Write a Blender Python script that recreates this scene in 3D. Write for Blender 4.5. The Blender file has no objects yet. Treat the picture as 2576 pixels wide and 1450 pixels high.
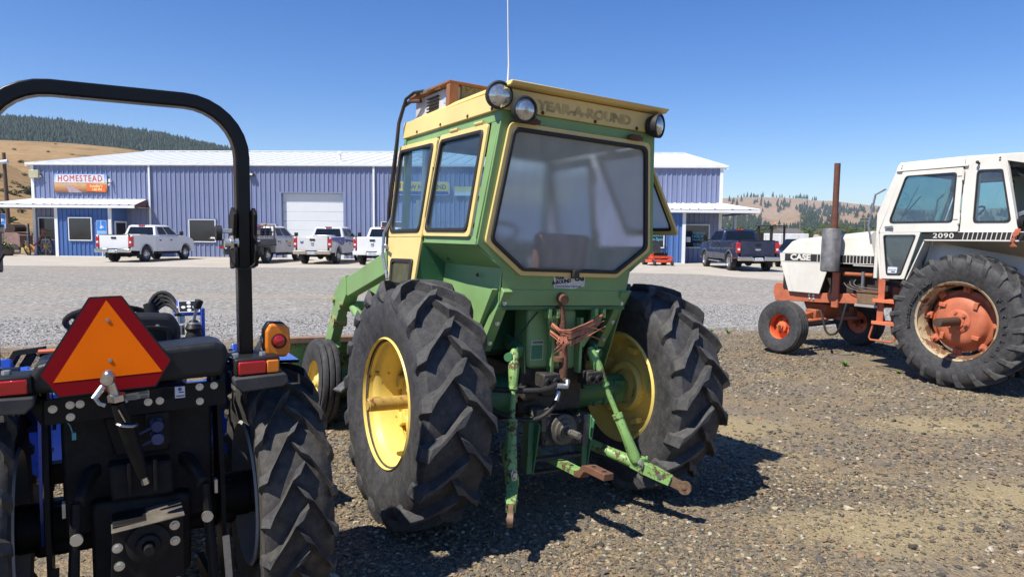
import bpy, bmesh, math, random
import numpy as np
from math import radians as rad, sin, cos, pi, sqrt, atan2
from mathutils import Vector, Matrix, Euler
random.seed(7); RNG = np.random.default_rng(7)
scene = bpy.context.scene
COL = scene.collection

# ---------------------------------------------------------------- camera, sky, sun, exposure
CAM_H = 2.0
cd = bpy.data.cameras.new('camera')
cd.sensor_width = 36.0; cd.lens = 36.0 * 1750 / 2576
cd.clip_start = 0.05; cd.clip_end = 20000
cam = bpy.data.objects.new('camera', cd); COL.objects.link(cam)
_p, _r = rad(4.5), rad(0.55)
_f = Vector((0, cos(_p), -sin(_p))); _rt = Vector((1, 0, 0)); _up = _rt.cross(_f)
_r2 = _rt * cos(_r) + _up * sin(_r); _u2 = -_rt * sin(_r) + _up * cos(_r)
cam.matrix_world = Matrix(((_r2.x, _u2.x, -_f.x, 0), (_r2.y, _u2.y, -_f.y, 0), (_r2.z, _u2.z, -_f.z, CAM_H), (0, 0, 0, 1)))
scene.camera = cam

SUN_AZ, SUN_EL = rad(50), rad(57)      # azimuth: left of straight behind the camera
sdir = Vector((-sin(SUN_AZ) * cos(SUN_EL), -cos(SUN_AZ) * cos(SUN_EL), sin(SUN_EL)))
world = bpy.data.worlds.new('World'); scene.world = world; world.use_nodes = True
wn = world.node_tree.nodes; wl = world.node_tree.links
sky = wn.new('ShaderNodeTexSky'); sky.sky_type = 'NISHITA'; sky.sun_disc = False
sky.sun_elevation = SUN_EL; sky.sun_rotation = atan2(sdir.x, sdir.y)
sky.altitude = 900; sky.air_density = 1.0; sky.dust_density = 0.2; sky.ozone_density = 3.0
bg = wn['Background']; bg.inputs['Strength'].default_value = 0.105
hs = wn.new('ShaderNodeHueSaturation'); hs.inputs['Saturation'].default_value = 1.32; hs.inputs['Hue'].default_value = .513; wl.new(sky.outputs['Color'], hs.inputs['Color']); wl.new(hs.outputs['Color'], bg.inputs['Color'])
sl = bpy.data.lights.new('sun', 'SUN'); sl.energy = 5.0; sl.angle = rad(0.53); sl.color = (1.0, 0.945, 0.85)
so = bpy.data.objects.new('sun', sl); COL.objects.link(so)
so.rotation_euler = sdir.to_track_quat('Z', 'Y').to_euler(); so.location = (-20, -20, 40)
vs = scene.view_settings; vs.view_transform = 'Standard'; vs.look = 'None'; vs.gamma = 1.0; vs.exposure = 0.55
scene.cycles.max_bounces = 6; scene.cycles.transparent_max_bounces = 12
scene.cycles.diffuse_bounces = 3; scene.cycles.glossy_bounces = 3; scene.cycles.transmission_bounces = 5
scene.cycles.caustics_reflective = False; scene.cycles.caustics_refractive = False

# ---------------------------------------------------------------- materials
MATS = {}
def _n(nt, t, **kw):
    n = nt.nodes.new(t)
    for k, v in kw.items(): setattr(n, k, v)
    return n
def mixc(nt, fac, a, b, mode='MIX'):
    m = _n(nt, 'ShaderNodeMix', data_type='RGBA', blend_type=mode)
    for idx, x in ((0, fac), (6, a), (7, b)):
        if hasattr(x, 'is_linked') or hasattr(x, 'links'): nt.links.new(x, m.inputs[idx])
        else: m.inputs[idx].default_value = x if idx == 0 else (*x[:3], 1)
    return m.outputs[2]
def noise(nt, scale, detail=4, rough=.55, vec=None, dist=0.0):
    n = _n(nt, 'ShaderNodeTexNoise'); n.inputs['Scale'].default_value = scale; n.inputs['Detail'].default_value = detail
    n.inputs['Roughness'].default_value = rough; n.inputs['Distortion'].default_value = dist
    if vec is not None: nt.links.new(vec, n.inputs['Vector'])
    return n
def ramp(nt, x, a, b, lo=0.0, hi=1.0):
    m = _n(nt, 'ShaderNodeMapRange'); m.inputs[1].default_value = a; m.inputs[2].default_value = b
    m.inputs[3].default_value = lo; m.inputs[4].default_value = hi; m.clamp = True
    nt.links.new(x, m.inputs[0]); return m.outputs[0]
def math_(nt, op, a, b):
    m = _n(nt, 'ShaderNodeMath', operation=op)
    for i, x in enumerate((a, b)):
        if hasattr(x, 'links'): nt.links.new(x, m.inputs[i])
        else: m.inputs[i].default_value = x
    return m.outputs[0]
def coords(nt, kind='Object', stretch=None):
    tc = _n(nt, 'ShaderNodeTexCoord'); v = tc.outputs[kind]
    if stretch:
        mp = _n(nt, 'ShaderNodeMapping'); mp.inputs['Scale'].default_value = stretch
        nt.links.new(v, mp.inputs[0]); v = mp.outputs[0]
    return v
def pm(name, col, rough=.5, metal=0.0, var=.12, vs=3.0, rust=0.0, rcol=(.12, .045, .02), rs=14.0, dust=0.0, dcol=(.32, .27, .2),
       bump=0.0, bs=60.0, coat=0.0, spec=.5, drips=0.0):
    """painted / plain surface with tone variation, rust spots, dust and fine relief"""
    if name in MATS: return MATS[name]
    m = bpy.data.materials.new(name); m.use_nodes = True; nt = m.node_tree
    b = nt.nodes['Principled BSDF']; v = coords(nt)
    c = (*col, 1); cur = None
    n1 = noise(nt, vs, 5, .6, v)
    f = ramp(nt, n1.outputs[0], .3, .7)
    lo = tuple(x * (1 - var) for x in col); hi = tuple(min(1, x * (1 + var)) for x in col)
    cur = mixc(nt, f, lo, hi)
    rgh = ramp(nt, n1.outputs[0], .25, .75, max(0.02, rough - .08), min(1, rough + .1))
    if dust:
        nd = noise(nt, vs * 2.3, 6, .65, v)
        fd = ramp(nt, nd.outputs[0], .42, .72, 0, dust)
        cur = mixc(nt, fd, cur, dcol)
    if drips:
        vd = coords(nt, 'Object', (9, 9, .9)); ndp = noise(nt, 3, 4, .6, vd)
        fdp = ramp(nt, ndp.outputs[0], .5, .75, 0, drips); cur = mixc(nt, fdp, cur, dcol)
    if rust:
        nr = noise(nt, rs, 8, .7, v, .3); nr2 = noise(nt, rs * .22, 3, .5, v)
        s = math_(nt, 'ADD', nr.outputs[0], math_(nt, 'MULTIPLY', nr2.outputs[0], .6))
        th = 1.13 - rust * .5
        fr = ramp(nt, s, th, th + .05)
        cur = mixc(nt, fr, cur, rcol); rgh = math_(nt, 'MAXIMUM', rgh, math_(nt, 'MULTIPLY', fr, .85))
    nt.links.new(cur, b.inputs['Base Color']); nt.links.new(rgh, b.inputs['Roughness'])
    b.inputs['Metallic'].default_value = metal; b.inputs['Specular IOR Level'].default_value = spec
    b.inputs['Coat Weight'].default_value = coat; b.inputs['Coat Roughness'].default_value = .08
    if bump:
        nb = noise(nt, bs, 4, .6, v); bp = _n(nt, 'ShaderNodeBump'); bp.inputs['Strength'].default_value = bump
        bp.inputs['Distance'].default_value = .01; nt.links.new(nb.outputs[0], bp.inputs['Height']); nt.links.new(bp.outputs[0], b.inputs['Normal'])
    MATS[name] = m; return m
def glass(name, tint=(.75, .85, .85), refl=.09, dust=0.0, dustc=(.5, .5, .48)):
    """thin pane: tinted see-through plus mirror reflection, optional dust film"""
    if name in MATS: return MATS[name]
    m = bpy.data.materials.new(name); m.use_nodes = True; nt = m.node_tree; nt.nodes.remove(nt.nodes['Principled BSDF'])
    out = nt.nodes['Material Output']
    t = _n(nt, 'ShaderNodeBsdfTransparent'); t.inputs[0].default_value = (*tint, 1)
    g = _n(nt, 'ShaderNodeBsdfGlossy'); g.inputs['Roughness'].default_value = .02; g.inputs[0].default_value = (.9, .95, 1, 1)
    s1 = _n(nt, 'ShaderNodeMixShader'); lw = _n(nt, 'ShaderNodeLayerWeight'); k = math_(nt, 'ADD', math_(nt, 'MULTIPLY', math_(nt, 'POWER', lw.outputs['Facing'], 4.0), .6), refl)
    nt.links.new(k, s1.inputs[0]); nt.links.new(t.outputs[0], s1.inputs[1]); nt.links.new(g.outputs[0], s1.inputs[2])
    sh = s1.outputs[0]
    if dust:
        d = _n(nt, 'ShaderNodeBsdfDiffuse'); d.inputs[0].default_value = (*dustc, 1)
        nn = noise(nt, 4, 6, .6, coords(nt)); f = ramp(nt, nn.outputs[0], .3, .75, dust * .4, dust)
        s2 = _n(nt, 'ShaderNodeMixShader'); nt.links.new(f, s2.inputs[0]); nt.links.new(sh, s2.inputs[1]); nt.links.new(d.outputs[0], s2.inputs[2]); sh = s2.outputs[0]
    nt.links.new(sh, out.inputs['Surface']); MATS[name] = m; return m
def lens(name, col, rough=.12, grid=900):
    """moulded plastic lens"""
    if name in MATS: return MATS[name]
    m = pm(name, col, rough, 0, .06, 20); nt = m.node_tree; b = nt.nodes['Principled BSDF']
    w = _n(nt, 'ShaderNodeTexChecker'); w.inputs['Scale'].default_value = grid / 4; nt.links.new(coords(nt), w.inputs[0])
    bp = _n(nt, 'ShaderNodeBump'); bp.inputs['Strength'].default_value = .25; bp.inputs['Distance'].default_value = .003
    nt.links.new(w.outputs['Fac'], bp.inputs['Height']); nt.links.new(bp.outputs[0], b.inputs['Normal'])
    b.inputs['Coat Weight'].default_value = .6; b.inputs['Subsurface Weight'].default_value = .0
    return m

# ---------------------------------------------------------------- mesh builder
OFF = Vector((0, 0, 0))
def V(*a): return Vector(a)
class MB:
    def __init__(s): s.v = []; s.f = []; s.mi = {}
    def add(s, vs, fs):
        k = len(s.v); s.v.extend([tuple(p) for p in vs]); s.f.extend([tuple(i + k for i in f) for f in fs]); return s
    def box(s, c, d, rot=None):
        c = Vector(c); hx, hy, hz = d[0] / 2, d[1] / 2, d[2] / 2
        R = Euler(rot).to_matrix() if rot else Matrix.Identity(3)
        P = [c + R @ Vector((x * hx, y * hy, z * hz)) for x in (-1, 1) for y in (-1, 1) for z in (-1, 1)]
        return s.add(P, [(0, 1, 3, 2), (4, 6, 7, 5), (0, 4, 5, 1), (2, 3, 7, 6), (0, 2, 6, 4), (1, 5, 7, 3)])
    def bb(s, a, b): return s.box([(a[i] + b[i]) / 2 for i in range(3)], [abs(b[i] - a[i]) for i in range(3)])
    def slab(s, poly, fm, t0, t1):
        """polygon (u,v) extruded between t0 and t1 through fm(u,v,t)"""
        n = len(poly)
        P = [fm(u, v, t0) for u, v in poly] + [fm(u, v, t1) for u, v in poly]
        F = [tuple(range(n))[::-1], tuple(range(n, 2 * n))] + [(i, (i + 1) % n, n + (i + 1) % n, n + i) for i in range(n)]
        return s.add(P, F)
    def ring(s, o, i_, fm, t0, t1):
        n = len(o)
        P = [fm(u, v, t0) for u, v in o] + [fm(u, v, t0) for u, v in i_] + [fm(u, v, t1) for u, v in o] + [fm(u, v, t1) for u, v in i_]
        F = []
        for a in range(n):
            b = (a + 1) % n
            F += [(a, n + a, n + b, b), (2 * n + a, 2 * n + b, 3 * n + b, 3 * n + a), (a, b, 2 * n + b, 2 * n + a), (n + a, 3 * n + a, 3 * n + b, n + b)]
        return s.add(P, F)
    def prism(s, poly, ax, a0, a1):
        fm = {'x': lambda u, v, t: (t, u, v), 'y': lambda u, v, t: (u, t, v), 'z': lambda u, v, t: (u, v, t)}[ax]
        return s.slab(poly, fm, a0, a1)
    def plate(s, pts, th):
        pts = [Vector(p) for p in pts]; n = (pts[1] - pts[0]).cross(pts[2] - pts[0]).normalized() * th
        k = len(pts); P = pts + [p + n for p in pts]
        return s.add(P, [tuple(range(k))[::-1], tuple(range(k, 2 * k))] + [(i, (i + 1) % k, k + (i + 1) % k, k + i) for i in range(k)])
    def cyl(s, p0, p1, r0, r1=None, n=16, cap=True):
        r1 = r0 if r1 is None else r1
        p0 = Vector(p0); p1 = Vector(p1); d = (p1 - p0).normalized()
        a = d.orthogonal().normalized(); b = d.cross(a)
        P = [p + (a * cos(2 * pi * i / n) + b * sin(2 * pi * i / n)) * r for p, r in ((p0, r0), (p1, r1)) for i in range(n)]
        F = [(i, (i + 1) % n, n + (i + 1) % n, n + i) for i in range(n)]
        if cap: F += [tuple(range(n))[::-1], tuple(range(n, 2 * n))]
        return s.add(P, F)
    def tube(s, path, r, n=8, cap=True, flat=1.0):
        path = [Vector(p) for p in path]; m = len(path)
        rr = r if isinstance(r, (list, tuple)) else [r] * m
        t = [(path[min(i + 1, m - 1)] - path[max(i - 1, 0)]).normalized() for i in range(m)]
        a = t[0].orthogonal().normalized(); P = []
        for i in range(m):
            a = (a - t[i] * a.dot(t[i])).normalized(); b = t[i].cross(a)
            P += [path[i] + (a * cos(2 * pi * k / n) + b * sin(2 * pi * k / n) * flat) * rr[i] for k in range(n)]
        F = [(i * n + k, i * n + (k + 1) % n, (i + 1) * n + (k + 1) % n, (i + 1) * n + k) for i in range(m - 1) for k in range(n)]
        if cap: F += [tuple(range(n))[::-1], tuple(range((m - 1) * n, m * n))]
        return s.add(P, F)
    def bar(s, path, w, h, up=(0, 0, 1), ends=True):
        """rectangular section swept along a path; w across, h along `up`"""
        path = [Vector(p) for p in path]; m = len(path); up = Vector(up); P = []
        for i in range(m):
            t = (path[min(i + 1, m - 1)] - path[max(i - 1, 0)]).normalized()
            sd = t.cross(up).normalized(); u = sd.cross(t).normalized()
            k = 1.0
            if 0 < i < m - 1:
                t1 = (path[i] - path[i - 1]).normalized(); k = 1 / max(.5, t1.dot(t))
            ww = w[i] if isinstance(w, (list, tuple)) else w; hh = h[i] if isinstance(h, (list, tuple)) else h
            P += [path[i] + sd * ww / 2 * a + u * hh / 2 * k * b for a, b in ((-1, -1), (1, -1), (1, 1), (-1, 1))]
        F = [(i * 4 + k, i * 4 + (k + 1) % 4, (i + 1) * 4 + (k + 1) % 4, (i + 1) * 4 + k) for i in range(m - 1) for k in range(4)]
        F += [(3, 2, 1, 0), tuple(range((m - 1) * 4, m * 4))]
        return s.add(P, F)
    def lathe(s, prof, o, ax, n=48, closed=False):
        """profile [(radius, along axis)] turned about axis ax through o"""
        o = Vector(o); d = Vector(ax).normalized(); a = d.orthogonal().normalized(); b = d.cross(a); m = len(prof)
        P = [o + d * z + (a * cos(2 * pi * i / n) + b * sin(2 * pi * i / n)) * max(r, 1e-4) for r, z in prof for i in range(n)]
        F = [(j * n + i, j * n + (i + 1) % n, (j + 1) % m * n + (i + 1) % n, (j + 1) % m * n + i) for j in range(m if closed else m - 1) for i in range(n)]
        return s.add(P, F)
    def bolt(s, p, d, r=.012, h=.01):
        p = Vector(p); d = Vector(d).normalized(); s.cyl(p, p + d * h, r, r * .95, 6); s.cyl(p, p + d * h * .25, r * 1.5, r * 1.5, 12); return s
    def ball(s, c, r, n=12, sc=(1, 1, 1)):
        m = n // 2 + 1
        P = [(c[0] + r * sc[0] * sin(pi * j / (m - 1)) * cos(2 * pi * i / n), c[1] + r * sc[1] * sin(pi * j / (m - 1)) * sin(2 * pi * i / n), c[2] + r * sc[2] * cos(pi * j / (m - 1))) for j in range(m) for i in range(n)]
        return s.add(P, [(j * n + i, j * n + (i + 1) % n, (j + 1) * n + (i + 1) % n, (j + 1) * n + i) for j in range(m - 1) for i in range(n)])
    def xf(s, M):
        s.v = [tuple(M @ Vector(p)) for p in s.v]; return s
    def mesh(s, name, mat, smooth=35):
        me = bpy.data.meshes.new(name)
        me.from_pydata([(p[0] + OFF.x, p[1] + OFF.y, p[2] + OFF.z) for p in s.v], [], s.f)
        for k_, i_ in s.mi.items(): me.polygons[k_].material_index = i_
        bm = bmesh.new(); bm.from_mesh(me); bmesh.ops.recalc_face_normals(bm, faces=bm.faces); bm.to_mesh(me); bm.free()
        for m in (mat if isinstance(mat, (list, tuple)) else [mat]): me.materials.append(m)
        if smooth:
            me.polygons.foreach_set('use_smooth', [True] * len(me.polygons)); me.set_sharp_from_angle(angle=rad(smooth))
        return me
    def build(s, name, mat, parent=None, smooth=35, bevel=0, seg=2):
        o = bpy.data.objects.new(name, s.mesh(name, mat, smooth)); COL.objects.link(o)
        if parent: o.parent = parent
        if bevel:
            md = o.modifiers.new('bevel', 'BEVEL'); md.width = bevel; md.segments = seg; md.limit_method = 'ANGLE'; md.angle_limit = rad(40); md.harden_normals = False
        return o
def tag(o, label, cat, group=None):
    o['label'] = label; o['category'] = cat
    if group: o['group'] = group
    return o
def thing(name, label, cat, loc=(0, 0, 0), rot=(0, 0, 0), group=None):
    o = bpy.data.objects.new(name, None); COL.objects.link(o); o.empty_display_size = .2
    o.location = loc; o.rotation_euler = rot; return tag(o, label, cat, group)
def structure(o): o['kind'] = 'structure'; return o
def stuff(o): o['kind'] = 'stuff'; return o
def rpoly(pts, r, n=4):
    """polygon with rounded corners"""
    out = []; k = len(pts)
    for i in range(k):
        p = Vector(pts[i]).to_2d(); a = Vector(pts[i - 1]).to_2d() - p; b = Vector(pts[(i + 1) % k]).to_2d() - p
        la, lb = a.length, b.length; a.normalize(); b.normalize()
        ang = math.acos(max(-1, min(1, a.dot(b)))); rr = r[i] if isinstance(r, (list, tuple)) else r
        d = min(rr / math.tan(ang / 2), la * .45, lb * .45); p0 = p + a * d; p2 = p + b * d
        for j in range(n + 1):
            t = j / n; q = p0 * (1 - t) ** 2 + p * 2 * t * (1 - t) + p2 * t * t; out.append((q.x, q.y))
    return out
def inset(pts, d):
    """parallel inset of a convex-ish polygon (counter-clockwise or clockwise)"""
    k = len(pts); A = sum(pts[i][0] * pts[(i + 1) % k][1] - pts[(i + 1) % k][0] * pts[i][1] for i in range(k)); sg = 1 if A > 0 else -1
    out = []
    for i in range(k):
        p = Vector(pts[i]).to_2d(); a = (p - Vector(pts[i - 1]).to_2d()).normalized(); b = (Vector(pts[(i + 1) % k]).to_2d() - p).normalized()
        na = Vector((-a.y, a.x)) * sg; nb = Vector((-b.y, b.x)) * sg; bis = (na + nb).normalized(); c = max(.3, bis.dot(na))
        q = p + bis * d / c; out.append((q.x, q.y))
    return out
def bez(p0, p1, p2, p3, n=10):
    p0, p1, p2, p3 = map(Vector, (p0, p1, p2, p3))
    return [p0 * (1 - t) ** 3 + p1 * 3 * t * (1 - t) ** 2 + p2 * 3 * t * t * (1 - t) + p3 * t ** 3 for t in [i / n for i in range(n + 1)]]
def text_mb(body, size, fm, depth=.004, bold=0.0, align='CENTER', sx=1.0, spacing=1.0):
    """lettering as geometry: glyph outlines laid through fm(u,v,t)"""
    cu = bpy.data.curves.new('t', 'FONT'); cu.body = body; cu.size = size; cu.align_x = align; cu.align_y = 'CENTER'; cu.offset = bold
    cu.extrude = depth / 2; cu.space_character = spacing; cu.resolution_u = 3
    o = bpy.data.objects.new('t', cu); COL.objects.link(o); dg = bpy.context.evaluated_depsgraph_get(); dg.update()
    me = bpy.data.meshes.new_from_object(o.evaluated_get(dg)); mb = MB()
    mb.add([fm(v.co.x * sx, v.co.y, v.co.z + depth / 2) for v in me.vertices], [tuple(p.vertices) for p in me.polygons])
    COL.objects.unlink(o); bpy.data.objects.remove(o); bpy.data.curves.remove(cu); bpy.data.meshes.remove(me)
    return mb
def copy_tree(o, parent=None, keep=('label', 'category', 'group')):
    c = o.copy(); COL.objects.link(c); c.parent = parent
    for ch in o.children: copy_tree(ch, c)
    return c
# ---------------------------------------------------------------- terrain height
_cp = [(-.676, 4.68, .017), (1.03, 5.68, -.071), (-1.98, 7.1, .03), (-.35, 8.0, -.01), (5.91, 9.06, .045), (7.38, 9.93, .02),
       (4.42, 11.25, .105), (6.2, 12.3, .09), (-2.34, 2.93, 0), (-1.22, 3.6, 0), (0, 0, 0), (3, 4, -.03), (3.5, 7, 0)]
def _base(x, y):
    t = np.clip((np.asarray(y, float) - 13) / 13, 0, 1); return .3 * t * t * (3 - 2 * t)
_P = np.array(_cp); _d2 = ((_P[:, None, :2] - _P[None, :, :2]) ** 2).sum(-1)
_wts = np.linalg.solve(np.exp(-_d2 / (2 * 1.1 ** 2)) + np.eye(len(_P)) * .05, _P[:, 2] - _base(_P[:, 0], _P[:, 1]))
def gz(x, y):
    x = np.asarray(x, float); y = np.asarray(y, float)
    g = np.zeros(np.broadcast(x, y).shape)
    for (px, py, _), w in zip(_cp, _wts): g = g + w * np.exp(-((x - px) ** 2 + (y - py) ** 2) / (2 * 1.1 ** 2))
    z = _base(x, y) + g
    near = np.clip(1 - np.hypot(x, y) / 20, 0, 1)
    return z + near * .012 * (np.sin(x * 2.1 + y * .7) * np.sin(y * 1.7 - x * .4))

SANDY = [(2.6, 4.75, .42), (4.2, 5.2, .5), (1.9, 7.2, .5), (4.6, 7.3, .4), (-.9, 9.5, .5)]
def ground_material():
    m = bpy.data.materials.new('lot_gravel'); m.use_nodes = True; nt = m.node_tree; b = nt.nodes['Principled BSDF']; L = nt.links.new
    v = coords(nt, 'Object')
    sep = _n(nt, 'ShaderNodeSeparateXYZ'); L(v, sep.inputs[0])
    nbig = noise(nt, .35, 4, .6, v); nmed = noise(nt, 1.3, 5, .65, v)
    yy = math_(nt, 'ADD', sep.outputs[1], math_(nt, 'MULTIPLY', math_(nt, 'SUBTRACT', nmed.outputs[0], .5), 3.0))
    yy = math_(nt, 'ADD', yy, math_(nt, 'MULTIPLY', sep.outputs[0], -.2))
    # stone sized cells
    def cells(scale):
        vo = _n(nt, 'ShaderNodeTexVoronoi'); vo.inputs['Scale'].default_value = scale; vo.inputs['Randomness'].default_value = 1; L(v, vo.inputs['Vector'])
        s = _n(nt, 'ShaderNodeSeparateColor'); L(vo.outputs['Color'], s.inputs[0]); return vo, s
    vo1, s1 = cells(38); vo2, s2 = cells(95)
    def cr(fac, stops):
        r = _n(nt, 'ShaderNodeValToRGB'); e = r.color_ramp.elements
        while len(e) < len(stops): e.new(.5)
        for q, (p, c) in zip(e, stops): q.position = p; q.color = (*c, 1)
        L(fac, r.inputs[0]); return r.outputs[0]
    brown = cr(s1.outputs[0], [(0, (.085, .074, .06)), (.3, (.16, .132, .096)), (.55, (.215, .17, .115)), (.75, (.145, .135, .122)), (1, (.29, .23, .15))])
    fine = cr(s2.outputs[0], [(0, (.11, .085, .058)), (.5, (.225, .17, .105)), (1, (.31, .235, .14))])
    brown = mixc(nt, ramp(nt, nmed.outputs[0], .45, .6), brown, fine)
    sand = mixc(nt, s2.outputs[1], (.26, .205, .11), (.35, .285, .165))
    nsand = noise(nt, .55, 6, .7, v); brown = mixc(nt, ramp(nt, nsand.outputs[0], .54, .68, 0, .85), brown, sand)
    for sx_, sy_, sw in SANDY:
        gx = math_(nt, 'MULTIPLY', math_(nt, 'SUBTRACT', sep.outputs[0], sx_), 1 / (2.2 * sw)); gy = math_(nt, 'MULTIPLY', math_(nt, 'SUBTRACT', sep.outputs[1], sy_), 1 / sw)
        g2 = math_(nt, 'ADD', math_(nt, 'ADD', math_(nt, 'POWER', gx, 2), math_(nt, 'POWER', gy, 2)), math_(nt, 'MULTIPLY', math_(nt, 'SUBTRACT', nmed.outputs[0], .5), 2.0))
        brown = mixc(nt, ramp(nt, g2, .2, 1.3, .9, 0), brown, sand)
    pale = cr(s1.outputs[1], [(0, (.12, .118, .115)), (.35, (.24, .232, .22)), (.7, (.34, .33, .31)), (1, (.47, .455, .43))])
    vo3, s3 = cells(14); grey = cr(s2.outputs[2], [(0, (.14, .132, .12)), (.4, (.245, .23, .207)), (.8, (.31, .292, .262)), (1, (.42, .4, .36))]); grey = mixc(nt, ramp(nt, s3.outputs[0], 0, 1, .2, .85), grey, cr(s3.outputs[1], [(0, (.1, .095, .088)), (.25, (.23, .216, .195)), (.7, (.32, .303, .275)), (1, (.5, .475, .43))]))
    vst = coords(nt, 'Object', (.06, 1.0, 1)); nst = noise(nt, .8, 6, .7, vst)
    grey = mixc(nt, ramp(nt, nst.outputs[0], .5, .68, 0, .6), grey, (.33, .275, .205))
    nst2 = noise(nt, 2.2, 5, .7, vst); grey = mixc(nt, ramp(nt, nst2.outputs[0], .55, .75, 0, .45), grey, (.13, .122, .112))
    c = mixc(nt, ramp(nt, yy, 13.3, 14.0), brown, pale)
    c = mixc(nt, ramp(nt, yy, 16.2, 18.5), c, grey)
    grass = mixc(nt, nmed.outputs[0], (.30, .21, .095), (.42, .31, .15))
    ngs = noise(nt, .05, 6, .7, v); grass = mixc(nt, ramp(nt, ngs.outputs[0], .55, .62, 0, .8), grass, (.09, .11, .04))
    c = mixc(nt, ramp(nt, sep.outputs[1], 46, 52), c, grass)
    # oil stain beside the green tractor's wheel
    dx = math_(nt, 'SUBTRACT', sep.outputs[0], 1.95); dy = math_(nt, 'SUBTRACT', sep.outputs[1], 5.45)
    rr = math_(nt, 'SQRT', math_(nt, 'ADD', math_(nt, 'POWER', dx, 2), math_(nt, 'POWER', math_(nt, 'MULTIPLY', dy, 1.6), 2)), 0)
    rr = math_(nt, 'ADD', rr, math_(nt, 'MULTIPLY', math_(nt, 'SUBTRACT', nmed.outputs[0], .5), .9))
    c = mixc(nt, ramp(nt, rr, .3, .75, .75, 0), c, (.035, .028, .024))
    L(c, b.inputs['Base Color']); b.inputs['Roughness'].default_value = .95; b.inputs['Specular IOR Level'].default_value = .2
    bp = _n(nt, 'ShaderNodeBump'); bp.inputs['Strength'].default_value = .9; bp.inputs['Distance'].default_value = .012
    h = math_(nt, 'ADD', math_(nt, 'MULTIPLY', vo1.outputs['Distance'], -1.0), math_(nt, 'MULTIPLY', vo2.outputs['Distance'], -.6))
    L(h, bp.inputs['Height']); L(bp.outputs[0], b.inputs['Normal'])
    return m
def build_ground():
    nr, na = 150, 240
    r = np.concatenate([[0.0], np.geomspace(.8, 9000, nr)]); a = np.linspace(0, 2 * pi, na, endpoint=False)
    X = np.outer(r, np.cos(a)); Y = np.outer(r, np.sin(a)); Z = gz(X, Y)
    Vv = np.stack([X, Y, Z], -1).reshape(-1, 3)
    F = [(j * na + i, j * na + (i + 1) % na, (j + 1) * na + (i + 1) % na, (j + 1) * na + i) for j in range(1, nr) for i in range(na)]
    F += [(0, na + i, na + (i + 1) % na) for i in range(na)]
    me = bpy.data.meshes.new('ground'); me.from_pydata(Vv.tolist(), [], [f for f in F]); me.materials.append(ground_material())
    me.polygons.foreach_set('use_smooth', [True] * len(me.polygons))
    o = bpy.data.objects.new('ground', me); COL.objects.link(o); structure(o)
build_ground()

# ---------------------------------------------------------------- loose gravel: real stones, instanced
def stone_mesh(k, seed):
    rg = np.random.default_rng(seed)
    bm = bmesh.new(); bmesh.ops.create_icosphere(bm, subdivisions=1, radius=1.0)
    # crush it: cut by a few planes so it gets flat angular faces
    for _ in range(9):
        n = Vector(rg.normal(size=3)).normalized(); d = rg.uniform(.45, .85)
        for v in bm.verts:
            e = v.co.dot(n) - d
            if e > 0: v.co -= n * e
    sc = Vector((rg.uniform(.8, 1.3), rg.uniform(.55, .9), rg.uniform(.28, .55)))
    for v in bm.verts: v.co = Vector((v.co.x * sc.x, v.co.y * sc.y, v.co.z * sc.z))
    me = bpy.data.meshes.new('stone'); bm.to_mesh(me); bm.free(); me.materials.append(k)
    return me
def stone_material(name, stops):
    m = bpy.data.materials.new(name); m.use_nodes = True; nt = m.node_tree; b = nt.nodes['Principled BSDF']
    oi = _n(nt, 'ShaderNodeObjectInfo'); r = _n(nt, 'ShaderNodeValToRGB'); e = r.color_ramp.elements
    while len(e) < len(stops): e.new(.5)
    for q, (p, c) in zip(e, stops): q.position = p; q.color = (*c, 1)
    nt.links.new(oi.outputs['Random'], r.inputs[0])
    nn = noise(nt, 2.5, 4, .6, coords(nt)); c = mixc(nt, ramp(nt, nn.outputs[0], .3, .7, 0, .35), r.outputs[0], (.1, .08, .06))
    nt.links.new(c, b.inputs['Base Color']); b.inputs['Roughness'].default_value = .9; b.inputs['Specular IOR Level'].default_value = .25
    return m
def scatter(name, label, mat, pts, scl, seeds):
    col = bpy.data.collections.new(name + '_shapes')
    for i in range(8):
        so_ = bpy.data.objects.new('stone', stone_mesh(mat, seeds + i)); col.objects.link(so_)
    me = bpy.data.meshes.new(name); me.from_pydata(pts.tolist(), [], [])
    at = me.attributes.new('scl', 'FLOAT', 'POINT'); at.data.foreach_set('value', scl.astype(np.float32))
    o = bpy.data.objects.new(name, me); COL.objects.link(o); stuff(o); tag(o, label, 'gravel')
    ng = bpy.data.node_groups.new(name, 'GeometryNodeTree')
    ng.interface.new_socket('Geometry', in_out='INPUT', socket_type='NodeSocketGeometry'); ng.interface.new_socket('Geometry', in_out='OUTPUT', socket_type='NodeSocketGeometry')
    gi = ng.nodes.new('NodeGroupInput'); go = ng.nodes.new('NodeGroupOutput')
    ip = ng.nodes.new('GeometryNodeInstanceOnPoints'); ci = ng.nodes.new('GeometryNodeCollectionInfo')
    ci.inputs['Collection'].default_value = col; ci.inputs['Separate Children'].default_value = True; ci.inputs['Reset Children'].default_value = True
    rv = ng.nodes.new('FunctionNodeRandomValue'); rv.data_type = 'FLOAT_VECTOR'; rv.inputs[0].default_value = (-.35, -.35, 0); rv.inputs[1].default_value = (.35, .35, 6.28)
    na_ = ng.nodes.new('GeometryNodeInputNamedAttribute'); na_.data_type = 'FLOAT'; na_.inputs[0].default_value = 'scl'
    L = ng.links.new
    L(gi.outputs[0], ip.inputs['Points']); L(ci.outputs[0], ip.inputs['Instance']); ip.inputs['Pick Instance'].default_value = True
    L(rv.outputs[0], ip.inputs['Rotation']); L(na_.outputs[0], ip.inputs['Scale']); L(ip.outputs[0], go.inputs[0])
    md = o.modifiers.new('scatter', 'NODES'); md.node_group = ng
    return o
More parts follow.
